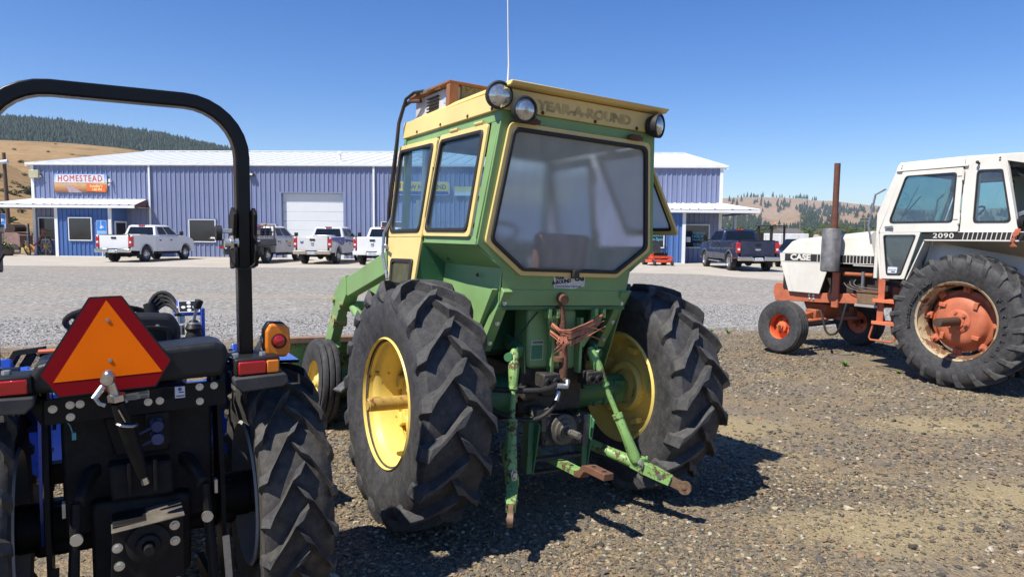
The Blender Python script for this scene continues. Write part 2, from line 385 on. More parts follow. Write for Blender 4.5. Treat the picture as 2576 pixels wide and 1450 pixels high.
def gravel():
    def pts(n, r0, r1, a0, a1, smin, smax, p=1.0, sandy=True):
        u = RNG.random(n); r = np.sqrt(r0 ** 2 + u * (r1 ** 2 - r0 ** 2)); a = RNG.uniform(rad(a0), rad(a1), n)
        x = r * np.sin(a); y = r * np.cos(a)
        s = smin * (smax / smin) ** (RNG.random(n) ** p)
        if sandy:
            keep = np.sin(x * 1.1 + 1.3) * np.sin(y * 1.3 + .4) + .5 * np.sin(x * 2.3 + y * 1.9) < RNG.uniform(.1, 1.1, n)
            for sx_, sy_, sw in SANDY: keep &= RNG.random(n) > .8 * np.exp(-((x - sx_) / (2.2 * sw)) ** 2 - ((y - sy_) / sw) ** 2)
            x, y, s = x[keep], y[keep], s[keep]
        z = gz(x, y) + s * .2
        return np.stack([x, y, z], 1), s
    stops = [(0, (.05, .047, .043)), (.18, (.11, .102, .088)), (.32, (.165, .135, .085)), (.5, (.225, .18, .108)), (.62, (.13, .12, .105)), (.76, (.28, .225, .13)), (.87, (.27, .165, .1)), (.95, (.4, .34, .22)), (1, (.48, .44, .36))]
    sm = stone_material('brown_stone', stops)
    A = [pts(85000, 2.2, 6.5, -44, 44, .007, .028, 1.6), pts(90000, 6.0, 17.0, -44, 44, .012, .034, 1.5), pts(2200, 2.4, 10, -44, 44, .024, .05, 1.8, False)]
    P = np.concatenate([a[0] for a in A]); S = np.concatenate([a[1] for a in A])
    k = P[:, 1] - P[:, 0] * .2 < 13.4 + .6 * np.sin(P[:, 0] * 1.7); P, S = P[k], S[k]
    scatter('brown_gravel', 'loose brown crushed gravel around the tractors', sm, P, S, 100)
    st2 = [(0, (.12, .12, .12)), (.4, (.24, .235, .225)), (.75, (.36, .35, .33)), (1, (.55, .54, .51))]
    a = pts(70000, 10, 23, -42, 42, .014, .036, 1.4, False); yq = a[0][:, 1] - a[0][:, 0] * .2; k = (yq > 13.5 + RNG.normal(0, .15, len(yq))) & (yq < 17.3 + RNG.normal(0, .5, len(yq)))
    scatter('pale_gravel', 'band of pale grey crushed gravel across the lot', stone_material('pale_stone', st2), a[0][k], a[1][k], 200)
gravel()

# ---------------------------------------------------------------- building frame
WO = Vector((-31.223, 45.552, .3)); WA = -.051
def w2(x, y, z=0.0):
    return Vector((WO.x + x * cos(WA) - y * sin(WA), WO.y + x * sin(WA) + y * cos(WA), WO.z + z))
def apron():
    m = bpy.data.materials.new('concrete'); m.use_nodes = True; nt = m.node_tree; b = nt.nodes['Principled BSDF']; v = coords(nt)
    n1 = noise(nt, .5, 6, .7, v); n2 = noise(nt, 6, 5, .7, v)
    c = mixc(nt, ramp(nt, n1.outputs[0], .3, .7), (.36, .32, .26), (.45, .41, .345)); c = mixc(nt, ramp(nt, n2.outputs[0], .6, .8, 0, .3), c, (.22, .2, .17))
    nt.links.new(c, b.inputs['Base Color']); b.inputs['Roughness'].default_value = .85
    sp = _n(nt, 'ShaderNodeSeparateXYZ'); nt.links.new(v, sp.inputs[0])
    # slabs: each a part, thin gaps between them
    edge = [(-60, 30.8), (-22, 31.9), (-12, 32.2), (-3, 32.8), (8.4, 30.2), (9.8, 25.6), (60, 22)]
    root = None; k = 0
    xs = [-55 + 5.5 * i for i in range(20)]
    def fy(x):
        for (a, b_), (c_, d) in zip(edge, edge[1:]):
            if a <= x <= c_: return b_ + (d - b_) * (x - a) / (c_ - a)
        return 30
    for x0 in xs:
        x1 = x0 + 5.494
        back = 52 if x0 > -36 else 44.5
        ys = [None, 36.5, 41.5, back]
        for j in range(3):
            mb = MB(); y1 = ys[j + 1] - .006
            if j == 0: pts = [(x0, fy(x0)), ((x0 + x1) / 2, fy((x0 + x1) / 2)), (x1, fy(x1)), (x1, y1), (x0, y1)]
            else: pts = [(x0, ys[j]), (x1, ys[j]), (x1, y1), (x0, y1)]
            mb.prism(pts, 'z', .18, .318)
            o = mb.build('concrete_apron' if root is None else 'concrete_slab', m, root)
            if root is None: root = structure(o)
apron()

# ---------------------------------------------------------------- hills
def hill_mat(name, tan, tan2, shrub, ssc, lo, hi):
    m = bpy.data.materials.new(name); m.use_nodes = True; nt = m.node_tree; b = nt.nodes['Principled BSDF']; v = coords(nt)
    n1 = noise(nt, ssc * .35, 6, .65, v); n2 = noise(nt, ssc, 7, .7, v); n3 = noise(nt, ssc * 6, 4, .7, v)
    c = mixc(nt, ramp(nt, n1.outputs[0], .3, .7), tan, tan2); c = mixc(nt, ramp(nt, n3.outputs[0], .4, .7, 0, .6), c, tuple(x * .6 for x in tan))
    c = mixc(nt, ramp(nt, n2.outputs[0], lo, hi, 0, .85), c, shrub)
    nt.links.new(c, b.inputs['Base Color']); b.inputs['Roughness'].default_value = 1; b.inputs['Specular IOR Level'].default_value = 0
    bp = _n(nt, 'ShaderNodeBump'); bp.inputs['Strength'].default_value = .5; bp.inputs['Distance'].default_value = 3; nt.links.new(n2.outputs[0], bp.inputs['Height']); nt.links.new(bp.outputs[0], b.inputs['Normal'])
    return m
def interp(tab, a): return np.interp(a, [t[0] for t in tab], [t[1] for t in tab])
def fbm(x, y, seed, oct=4):
    rg = np.random.default_rng(seed); s = 0
    for o in range(oct):
        for _ in range(3):
            kx, ky, ph = rg.normal(size=2).tolist() + [rg.uniform(0, 6.28)]
            s = s + np.sin((kx * x + ky * y) * 2 ** o + ph) / 2 ** o / 3
    return s
class Hill:
    """ridge with a crest at distance D: heights as tangent of elevation over azimuth (degrees)"""
    def __init__(s, name, tab, D0, D, D2, mat, a0, a1, na=160, rough=.03, freq=1 / 120, seed=1, pw=1.0):
        s.tab, s.D0, s.D, s.D2, s.rough, s.freq, s.seed, s.pw = tab, D0, D, D2, rough, freq, seed, pw
        a = np.linspace(a0, a1, na); t = np.concatenate([np.linspace(0, 1, 34), np.linspace(1, 2, 14)[1:]])
        A, T = np.meshgrid(a, t); X, Y, Z = s.pt(A, T); Vv = np.stack([X, Y, Z], -1).reshape(-1, 3); n = na
        F = [(j * n + i, j * n + i + 1, (j + 1) * n + i + 1, (j + 1) * n + i) for j in range(len(t) - 1) for i in range(n - 1)]
        me = bpy.data.meshes.new(name); me.from_pydata(Vv.tolist(), [], F); me.materials.append(mat); me.polygons.foreach_set('use_smooth', [True] * len(me.polygons))
        o = bpy.data.objects.new(name, me); COL.objects.link(o); structure(o)
    def pt(s, A, T):
        R = np.where(T <= 1, s.D0 + (s.D - s.D0) * T, s.D + (s.D2 - s.D) * (T - 1))
        H = interp(s.tab, A) * np.where(T <= 1, R, s.D) + CAM_H
        sh = np.where(T <= 1, np.sin(np.clip(T, 0, 1) * pi / 2) ** s.pw, np.cos((T - 1) * pi / 2))
        X = R * np.sin(np.radians(A)); Y = R * np.cos(np.radians(A))
        f = fbm(X * s.freq * 6.28, Y * s.freq * 6.28, s.seed)
        Z = -3 + (H + 3) * sh + f * s.rough * H * np.sin(np.clip(T, 0, 2) * pi / 2) * np.where(T <= 1, 1 - T ** 4, 1)
        return X, Y, Z
def pine_mesh(seed, tiers=5, seg=6):
    rg = np.random.default_rng(seed); mb = MB()
    mb.cyl((0, 0, 0), (0, 0, .3), .02, .015, 5, False)
    for i in range(tiers):
        z0 = .12 + .72 * i / tiers; r = .2 * (1 - i / tiers) ** .8 + .03; k = len(mb.v)
        ring = [(r * rg.uniform(.65, 1.25) * cos(2 * pi * q / seg + i), r * rg.uniform(.65, 1.25) * sin(2 * pi * q / seg + i), z0 + rg.uniform(-.04, .03)) for q in range(seg)]
        mb.add(ring + [(rg.uniform(-.015, .015), rg.uniform(-.015, .015), min(1, z0 + .34 + .02 * i))], [(q, (q + 1) % seg, seg) for q in range(seg)])
    return mb
def leaf_mat(name, c1, c2):
    m = bpy.data.materials.new(name); m.use_nodes = True; nt = m.node_tree; b = nt.nodes['Principled BSDF']
    g = _n(nt, 'ShaderNodeNewGeometry'); nn = noise(nt, .08, 2, .5, coords(nt))
    f = math_(nt, 'ADD', math_(nt, 'MULTIPLY', g.outputs['Random Per Island'], .7), math_(nt, 'MULTIPLY', nn.outputs[0], .3))
    nt.links.new(mixc(nt, f, c1, c2), b.inputs['Base Color']); b.inputs['Roughness'].default_value = .8; b.inputs['Specular IOR Level'].default_value = .2
    return m
def merged_trees(name, protos, P, H, W, mat):
    """many small trees in one mesh (a far wood)"""
    VV, FF, off = [], [], 0
    arr = [(np.array(p.v), p.f) for p in protos]
    for i, (p, h, w) in enumerate(zip(P, H, W)):
        v, f = arr[i % len(arr)]; a = RNG.uniform(0, 6.28); c_, s_ = cos(a), sin(a)
        q = np.stack([(v[:, 0] * c_ - v[:, 1] * s_) * w * h, (v[:, 0] * s_ + v[:, 1] * c_) * w * h, v[:, 2] * h], 1) + p
        VV.append(q); FF.extend([tuple(k + off for k in ff) for ff in f]); off += len(v)
    me = bpy.data.meshes.new(name); me.from_pydata(np.concatenate(VV).tolist(), [], FF); me.materials.append(mat)
    o = bpy.data.objects.new(name, me); COL.objects.link(o); return stuff(o)
def round_crown(seed, n=70):
    rg = np.random.default_rng(seed); mb = MB(); mb.cyl((0, 0, 0), (0, 0, .4), .04, .03, 5, False)
    for _ in range(n):
        d = rg.normal(size=3); d /= np.linalg.norm(d); r = rg.uniform(.6, 1.0) ** .5 * (.42 + .08 * np.sin(d[0] * 5 + seed))
        c = Vector((d[0] * r, d[1] * r, .55 + d[2] * r * .85)); nrm = (Vector(d) + Vector(rg.normal(size=3)) * .5).normalized(); a = nrm.orthogonal().normalized(); b_ = nrm.cross(a); s_ = rg.uniform(.07, .13)
        mb.add([c + a * s_, c + b_ * s_, c - a * s_ * .9 + nrm * .02, c - b_ * s_], [(0, 1, 2, 3)])
    return mb
def hills():
    forest = [(-75, .10), (-50, .125), (-36.0, .1342), (-33.84, .1354), (-31.57, .1337), (-29.18, .1317), (-26.67, .1288), (-24.05, .1215), (-22, .1149), (-20.75, .1109), (-18.46, .1085), (-16.64, .104), (-14, .096), (-8, .07), (0, .03)]
    foot = [(-75, .07), (-45, .095), (-36, .1013), (-33.5, .1028), (-31.6, .1029), (-29.2, .101), (-27.4, .0978), (-25.4, .0937), (-20, .075), (-12, .04), (-4, .012)]
    foot2 = [(-75, .09), (-42, .095), (-36.1, .0773), (-34.9, .0697), (-33.3, .0595), (-31.7, .0466), (-28, .03), (-24, .012)]
    far = [(4, .02), (12, .045), (16.7, .0507), (17.8, .0517), (19.5, .0518), (21.1, .0512), (22.6, .0489), (23.3, .0467), (24.6, .0463), (26, .0423), (27.6, .0393), (29.8, .0345), (32.7, .033), (35.8, .0365), (45, .04), (60, .03), (80, .01)]
    mound = [(6, .01), (14, .02), (16.7, .0239), (17.5, .0275), (18.5, .0293), (19.6, .0258), (20.66, .02), (21.3, .0295), (22, .0335), (23.1, .0316), (24.6, .0235), (25.6, .028), (26.8, .0308), (27.6, .0315), (30, .026), (33, .028), (37, .024), (50, .02), (70, .008)]
    forest = [(a, t - .0125) for a, t in forest]
    h1 = Hill('forested_hill', forest, 800, 1450, 2300, hill_mat('forest_floor', (.05, .055, .03), (.14, .12, .06), (.03, .04, .02), .03, .4, .6), -75, 2, 200, .02, 1 / 500, 3)
    h2 = Hill('grass_hill', foot, 160, 620, 1000, hill_mat('dry_grass_hill', (.27, .175, .088), (.36, .25, .135), (.09, .09, .045), .03, .58, .66), -75, -4, 200, .012, 1 / 160, 5, .8)
    h3 = Hill('grass_spur', foot2, 120, 420, 600, hill_mat('dry_grass_spur', (.25, .165, .085), (.33, .225, .115), (.07, .08, .04), .035, .6, .67), -75, -24, 120, .02, 1 / 120, 7, .8)
    h4 = Hill('far_hill', far, 1900, 3200, 4500, hill_mat('far_hill_grass', (.30, .21, .14), (.36, .265, .18), (.12, .115, .07), .008, .62, .7), 4, 80, 240, .03, 1 / 700, 11)
    h5 = Hill('mound_hill', mound, 1000, 1900, 2400, hill_mat('mound_grass', (.27, .19, .128), (.33, .24, .165), (.10, .105, .06), .014, .55, .66), 6, 70, 240, .03, 1 / 400, 13)
    pines = [pine_mesh(i) for i in range(5)]
    dark = leaf_mat('pine_needles', (.022, .04, .024), (.05, .078, .042)); 
    # forest on the left hill
    n = 15000; A = RNG.uniform(-48, -9, n); T = RNG.uniform(.22, 1.06, n) ** .9; X, Y, Z = h1.pt(A, T)
    keep = (fbm(X / 90, Y / 90, 21) > -.75); P = np.stack([X, Y, Z - .5], 1)[keep]; n = len(P)
    o = merged_trees('pine_forest', pines, P, RNG.uniform(8, 15, n), RNG.uniform(1.0, 1.5, n), dark); tag(o, 'dense dark pine forest covering the hill above the dry grass', 'forest')
    # crest trees as individuals
    pm_ = [pine_mesh(40 + i, 8, 8).mesh('pine_tree', dark, 0) for i in range(4)]
    def solo(h, az, t, ht, label, group, i):
        x, y, z = [float(q) for q in h.pt(np.array(az), np.array(t))]
        o = bpy.data.objects.new('pine_tree', pm_[i % 4]); COL.objects.link(o); o.location = (x, y, z - .4); w = random.uniform(.75, 1.15)
        o.scale = (ht * w, ht * w, ht); o.rotation_euler = (0, 0, random.uniform(0, 6.3)); tag(o, label, 'tree', group)
    for i in range(110): solo(h1, random.uniform(-37.5, -15.6), random.uniform(.985, 1.0), random.uniform(10, 17), 'dark pine on the skyline crest of the forested hill', 'pines along the forested crest', i)
    az = [17.8, 18.05, 18.25, 18.4, 18.5, 18.7, 18.78, 18.95, 19.0, 19.1, 19.2, 19.28, 19.5, 19.62, 20.35, 20.6, 20.85, 21.0, 21.55, 21.8, 21.95, 22.05, 22.1, 22.2, 22.3, 22.42, 22.55, 22.7, 22.8, 23.15, 23.3, 23.4]
    for i, a in enumerate(az): solo(h4, a, .985 + .012 * random.random(), random.uniform(12, 27), 'lone dark pine on the bare crest of the far dry hill', 'pines along the far crest', i)
    for i in range(45):
        solo(h4, random.uniform(16.8, 28.5), random.choice([.55, .6, .66, .7]) + random.uniform(-.03, .03), random.uniform(14, 26), 'scattered dark pine partway down the far dry hill', 'pines on the far slope', i)
    # tree bands on the far slopes
    n = 4200; A = RNG.uniform(9, 50, n); T = RNG.uniform(.1, .8, n); X, Y, Z = h4.pt(A, T)
    d = fbm(A * 1.1, T * 9, 31, 3) - .2 + (A - 22) * .05; k = (d + RNG.normal(0, .25, n) > .15) & (T < .62)
    P = np.stack([X, Y, Z - .5], 1)[k]; hz = leaf_mat('far_pine_needles', (.02, .036, .022), (.045, .066, .036))
    o = merged_trees('hillside_pines', pines, P, RNG.uniform(12, 24, len(P)), RNG.uniform(1.0, 1.5, len(P)), hz); tag(o, 'bands of dark pines across the far dry hillside', 'forest')
    n = 5200; A = RNG.uniform(9, 50, n); T = RNG.uniform(.05, .95, n); X, Y, Z = h5.pt(A, T)
    d = fbm(A * 1.3, T * 6, 37, 3) + (.55 - T) * 1.5; k = d + RNG.normal(0, .3, n) > .38; P = np.stack([X, Y, Z - .5], 1)[k]
    o = merged_trees('mound_pines', pines, P, RNG.uniform(8, 17, len(P)), RNG.uniform(1.1, 1.7, len(P)), hz); tag(o, 'dark pines filling the gullies between the bare mounds', 'forest')
    # leafy valley trees
    rc = [round_crown(i) for i in range(4)]; n = 1500; A = RNG.uniform(8, 55, n); R = RNG.uniform(330, 1000, n)
    P = np.stack([R * np.sin(np.radians(A)), R * np.cos(np.radians(A)), np.full(n, .2)], 1)
    o = merged_trees('valley_trees', rc, P, RNG.uniform(4, 9, n) * (R / 900 + .35), RNG.uniform(.9, 1.5, n), leaf_mat('valley_leaves', (.03, .055, .018), (.08, .11, .035))); tag(o, 'green leafy trees across the valley floor below the hills', 'woodland')
    # bushes on the grass hills, left
    bs = []
    for h, n, a0, a1 in ((h2, 40, -40, -20), (h3, 60, -42, -25)):
        A = RNG.uniform(a0, a1, n); T = RNG.uniform(.05, .98, n); X, Y, Z = h.pt(A, T); bs.append(np.stack([X, Y, Z - .3], 1))
    A = RNG.uniform(-42, -30, 160); T = .5 + .05 * np.sin(A * 1.3) + RNG.normal(0, .05, 160); X, Y, Z = h3.pt(A, T); bs.append(np.stack([X, Y, Z - .3], 1))
    P = np.concatenate(bs); o = merged_trees('hill_shrubs', rc, P, RNG.uniform(.7, 1.9, len(P)), RNG.uniform(1.2, 2.6, len(P)), leaf_mat('shrub_leaves', (.035, .05, .02), (.085, .10, .045))); tag(o, 'low green shrubs dotted over the dry grass hill', 'shrubs')
hills()
def haze():
    q = MB(); q.bb((-9800, -9800, -8), (9800, 9800, 235)); m = bpy.data.materials.new('haze'); m.use_nodes = True; nt = m.node_tree; nt.nodes.remove(nt.nodes['Principled BSDF'])
    v = _n(nt, 'ShaderNodeVolumePrincipled'); v.inputs['Color'].default_value = (.78, .87, 1, 1); v.inputs['Density'].default_value = 1.15e-4; v.inputs['Anisotropy'].default_value = .2
    nt.links.new(v.outputs[0], nt.nodes['Material Output'].inputs['Volume']); o = q.build('haze', m, None, 0); stuff(o); tag(o, 'thin pale summer haze filling the air over the valley', 'haze')
haze()
def big_tree():
    t = thing('leafy_tree', 'broad round green leafy tree rising beyond the white tractor hood', 'tree', (93, 200, .3))
    mb = MB(); mb.tube([(0, 0, 0), (.2, .1, 1.5), (.1, 0, 3)], [.5, .38, .3], 10)
    for k in range(7):
        a = k * .9; mb.tube([(.1, 0, 2.2 + .1 * k), (1.6 * cos(a), 1.6 * sin(a), 3.4), (3.2 * cos(a), 3.2 * sin(a), 4.6)], [.2, .13, .05], 6)
    mb.build('trunk', pm('bark', (.09, .065, .045), .9), t)
    cr_ = MB(); rg = np.random.default_rng(5)
    cl = [(rg.normal(0, 2.7), rg.normal(0, 2.5), rg.uniform(2.2, 5.2)) for _ in range(46)]
    for cx, cy, cz in cl:
        cz -= (cx * cx) * .05
        for _ in range(150):
            d = rg.normal(size=3); d /= np.linalg.norm(d); r = 1.15 * rg.random() ** .33
            c = Vector((cx + d[0] * r, cy + d[1] * r, cz + d[2] * r * .8)); nn = Vector(rg.normal(size=3)).normalized(); a = nn.orthogonal().normalized(); b = nn.cross(a); s = rg.uniform(.07, .16)
            cr_.add([c + a * s, c + b * s * .6, c - a * s, c - b * s * .6], [(0, 1, 2, 3)])
    cr_.build('crown', leaf_mat('tree_leaves', (.05, .085, .02), (.13, .17, .045)), t, 0)
big_tree()
# ---------------------------------------------------------------- blue metal building
def building():
    bld = thing('metal_building', 'long blue ribbed metal shop building with a low white roof', 'building', WO, (0, 0, WA))
    LEN, EV, DEP, RIDGE = 44.2, 5.85, 27.0, 8.15
    m_wall = pm('faded_blue_steel', (.19, .225, .365), .55, 0, .07, .8, bump=0, dust=.25, dcol=(.27, .28, .4))
    m_bay = pm('bright_blue_steel', (.07, .15, .37), .5, 0, .08, .8)
    m_white = pm('white_trim', (.74, .75, .74), .45, 0, .05, 2)
    m_roof = pm('white_roof_steel', (.66, .67, .67), .4, 0, .04, .6)
    m_dark = pm('dark_interior', (.02, .022, .025), .6)
    m_glass = pm('shop_glass', (.01, .012, .015), .02, 0, .2, 1, spec=1.0)
    def ribbed(w, z0, z1, pitch=.305):
        """sheet with trapezoid ribs every 30 cm and two small ones between"""
        prof = [(0, 0)]; n = max(1, round(w / pitch)); p = w / n
        for i in range(n):
            x = i * p
            prof += [(x + .012, -.05), (x + .055, -.05), (x + .07, 0), (x + .14, 0), (x + .15, -.008), (x + .165, -.008), (x + .175, 0), (x + .22, 0), (x + .23, -.008), (x + .245, -.008), (x + .255, 0)]
        prof.append((w, 0)); mb = MB(); k = len(prof)
        mb.add([(x, y, z0) for x, y in prof] + [(x, y, z1) for x, y in prof] + [(0, .02, z0), (w, .02, z0), (w, .02, z1), (0, .02, z1)], [(i, i + 1, k + i + 1, k + i) for i in range(k - 1)] + [(2 * k, 2 * k + 1, 2 * k + 2, 2 * k + 3)])
        return mb
    def run(x0, x1, y, z0, z1, m, name='wall_panel', rot=0):
        n = max(1, round((x1 - x0) / .915)); w = (x1 - x0) / n; me = ribbed(w, z0, z1).mesh(name, m, 20)
        for i in range(n):
            o = bpy.data.objects.new(name, me); COL.objects.link(o); o.parent = bld
            o.location = (x0 + i * w, y, 0) if rot == 0 else (x0, y, 0)
    run(.14, 7.84, 0, 0, EV, m_wall); run(7.95, 16.32, 0, 0, EV, m_wall); run(16.32, 20.62, 0, 4.22, EV, m_wall); run(20.62, 44.06, 0, 0, EV, m_wall)
    mb = MB()   # other walls
    mb.bb((0, .02, 0), (.12, DEP, EV)); mb.bb((LEN - .12, .02, 0), (LEN, DEP, EV)); mb.bb((.12, DEP - .12, 0), (LEN - .12, DEP, EV))
    for x in (0, LEN - .12): mb.prism([(.02, EV), (DEP, EV), (DEP / 2, RIDGE - .1)], 'x', x, x + .12)
    mb.build('end_wall', m_wall, bld)
    # roof: standing seam panels
    slope = (RIDGE - EV) / (DEP / 2); n = 49; w = (LEN + .5) / n
    def rp(sign):
        q = MB(); prof = [(0, 0), (.02, .032), (.05, .032), (.07, 0), (w * .5, 0), (w * .5 + .02, .006), (w * .5 + .05, .006), (w * .5 + .07, 0), (w, 0)]; k = len(prof)
        y0, y1 = (-.2, DEP / 2) if sign > 0 else (DEP + .2, DEP / 2)
        z = lambda y: EV + .12 + (y if sign > 0 else DEP - y) * slope
        q.add([(x, y0, z(y0) + h) for x, h in prof] + [(x, y1, z(y1) + h) for x, h in prof] + [(0, y0, z(y0) - .05), (w, y0, z(y0) - .05), (w, y1, z(y1) - .05), (0, y1, z(y1) - .05)], [(i, i + 1, k + i + 1, k + i) for i in range(k - 1)] + [(2 * k, 2 * k + 1, 2 * k + 2, 2 * k + 3)])
        return q.mesh('roof_panel', m_roof, 20)
    ma, mb_ = rp(1), rp(-1)
    for i in range(n):
        for me in (ma, mb_):
            o = bpy.data.objects.new('roof_panel', me); COL.objects.link(o); o.parent = bld; o.location = (-.25 + i * w, 0, 0)
    q = MB(); q.bb((-.25, DEP / 2 - .2, RIDGE + .12), (LEN + .25, DEP / 2 + .2, RIDGE + .18)); q.build('ridge_cap', m_white, bld, bevel=.02)
    def gut(name, x0, x1, y, z):
        q = MB(); q.prism([(y - .2, z), (y - .2, z - .13), (y - .17, z - .17), (y - .02, z - .17), (y - .02, z)], 'x', x0, x1); q.build(name, m_white, bld)
    gut('gutter', -.3, LEN + .3, -.02, EV + .14)
    for x in (7.88, 22.46, 37.2): 
        q = MB(); q.bb((x - .06, -.14, .1), (x + .06, -.05, EV)); q.bar([(x, -.1, EV), (x, -.12, EV + .05)], .1, .1, (0, 1, 0)); q.build('downspout', m_white, bld, bevel=.01)
    for x0, x1 in ((-.02, .17), (LEN - .17, LEN + .02)):
        q = MB(); q.bb((x0, -.08, 0), (x1, .1, EV)); q.build('corner_trim', m_white, bld)
    for s, x in ((0, -.3), (1, LEN + .18)):
        q = MB(); q.plate([(x, -.2, EV + .12), (x, DEP / 2, RIDGE + .14), (x, DEP / 2, RIDGE - .1), (x, -.2, EV - .1)], -.12); q.plate([(x, DEP + .2, EV + .12), (x, DEP / 2, RIDGE + .14), (x, DEP / 2, RIDGE - .1), (x, DEP + .2, EV - .1)], .12); q.build('gable_trim', m_white, bld)
    # bays
    def bay(x0, x1, yb, zt):
        run(x0 + .1, x1 - .1, yb, 0, zt, m_bay)
        q = MB(); q.bb((x0, yb + .025, 0), (x0 + .1, -.04, zt)); q.bb((x1 - .1, yb + .025, 0), (x1, -.04, zt)); q.build('bay_side_wall', m_bay, bld)
        q = MB(); q.bb((x0 + .1, yb + .03, zt - .1), (x1 - .1, -.04, zt)); q.build('bay_ceiling', m_white, bld)
        for x in (x0 - .04, x1 - .16):
            q = MB(); q.bb((x, yb - .075, 0), (x + .2, yb + .02, zt)); q.build('corner_post', m_white, bld)
        q = MB(); q.bb((x0 + .2, yb - .07, .0), (x1 - .2, yb - .052, .05)); q.build('base_trim', m_white, bld)
    bay(2.72, 6.3, -1.7, 3.2); bay(36.6, 41.66, -1.7, 3.2)
    q = MB(); q.bb((6.3, -1.32, .02), (6.33, -.28, 2.15)); d = q.build('side_door', m_dark, bld)
    q = MB(); q.ring([(-1.42, 0), (-.18, 0), (-.18, 2.25), (-1.42, 2.25)], [(-1.32, .02), (-.28, .02), (-.28, 2.15), (-1.32, 2.15)], lambda u, v, t: (t, u, v), 6.305, 6.36); q.build('door_frame', m_white, d)
    def window(x0, x1, y, z0, z1, blind=None):
        o = MB().ring([(x0, z0), (x1, z0), (x1, z1), (x0, z1)], inset([(x0, z0), (x1, z0), (x1, z1), (x0, z1)], .055), lambda u, v, t: (u, t, v), y - .115, y - .0).build('window', m_white, bld, bevel=.006)
        q = MB(); q.bb((x0 + .055, y - .08, z0 + .055), (x1 - .055, y - .055, z1 - .055)); q.build('pane', m_glass, o)
        q = MB(); q.bb((x0 - .04, y - .125, z1), (x1 + .04, y - .036, z1 + .05)); q.build('drip_cap', m_wall if y == 0 else m_bay, o)
        if blind:
            for k in range(5):
                zz = z1 - .09 - k * .11
                q = MB(); q.bb((x0 + .07, y - .095, zz - .1), (x1 - .07, y - .082, zz)); q.build('blind_slat', blind, o)
        return o
    window(.36, 1.72, 0, 1.0, 2.46); window(3.58, 5.1, -1.7, 1.0, 2.46); window(10.4, 12.17, 0, .96, 2.43)
    window(15.12, 16.12, 0, 1.0, 2.17, pm('brown_blind', (.16, .05, .035), .6)); window(22.92, 24.5, 0, 1.0, 2.4)
    wa = window(38.95, 40.45, -1.7, .92, 2.4); wb = window(41.96, 43.49, 0, .92, 2.38)
    ink = pm('window_chalk', (.1, .5, .75), .8)
    def wr(par, body, x, y, z, s, m=ink): text_mb(body, s, lambda u, v, t: (x + u, y - .083 - t, z + v), .003).build('window_writing', m, par, 0)
    wr(wa, 'Summer', 39.95, -1.7, 2.2, .2); wr(wa, '8am-5pm', 40.1, -1.7, 1.96, .16); wr(wa, 'Mon-Fri', 39.95, -1.7, 1.7, .24); wr(wa, '8am-5pm', 39.92, -1.7, 1.44, .24)
    wr(wb, 'Summer', 42.85, 0, 1.86, .24); wr(wb, 'HOURS', 42.85, 0, 1.63, .25); wr(wb, 'Mon-Fri 8-5', 42.85, 0, 1.43, .16); wr(wb, 'Sat 8am-12', 42.85, 0, 1.17, .15); wr(wb, 'Sun Closed', 42.82, 0, 1.05, .12)
    q = MB(); q.bb((42.08, -.086, 1.28), (42.34, -.083, 1.6)); q.build('paper_notice', m_white, wb)
    # overhead door: jambs, sections
    q = MB(); q.bb((16.32, -.04, 0), (16.47, .25, 4.22)); q.bb((20.48, -.04, 0), (20.62, .25, 4.22)); q.bb((16.47, -.04, 4.14), (20.48, .25, 4.218)); jamb = q.build('door_jamb', m_wall, bld)
    m_door = pm('white_door_steel', (.66, .68, .69), .4, 0, .03, 1)
    for k in range(7):
        z0 = k * .592; q = MB(); q.bb((16.47, .2, z0 + .006), (20.48, .245, z0 + .586)); q.build('door_section', m_door, jamb, bevel=.012)
    # awnings
    def awning(pts_fn, name):
        pass
    def slope_panels(x0, x1, yb, zt, zb, n, hipL=0.0, hipR=0.0):
        for i in range(n):
            a = x0 + (x1 - x0) * i / n; b = x0 + (x1 - x0) * (i + 1) / n
            def fx(u, t): # fan out towards the hips
                f = (u - x0) / (x1 - x0); return u + t * (-hipL * max(0, 1 - f * 4) + hipR * max(0, f * 4 - 3))
            q = MB(); prof = [(0, 0), (.3, 0), (.36, .035), (.46, .035), (.52, 0), (1, 0)]
            q.add([(fx(a + (b - a) * p, 0), 0, zt + h) for p, h in prof] + [(fx(a + (b - a) * p, 1), yb, zb + h) for p, h in prof], [(k, k + 1, 7 + k, 6 + k) for k in range(5)])
            q.add([(fx(a, 0), 0, zt - .04), (fx(b, 0), 0, zt - .04), (fx(b, 1), yb, zb - .04), (fx(a, 1), yb, zb - .04)], [(0, 1, 2, 3)])
            q.build('awning_panel', m_roof, bld, 20)
    m_soff = pm('soffit_white', (.5, .5, .49), .6)
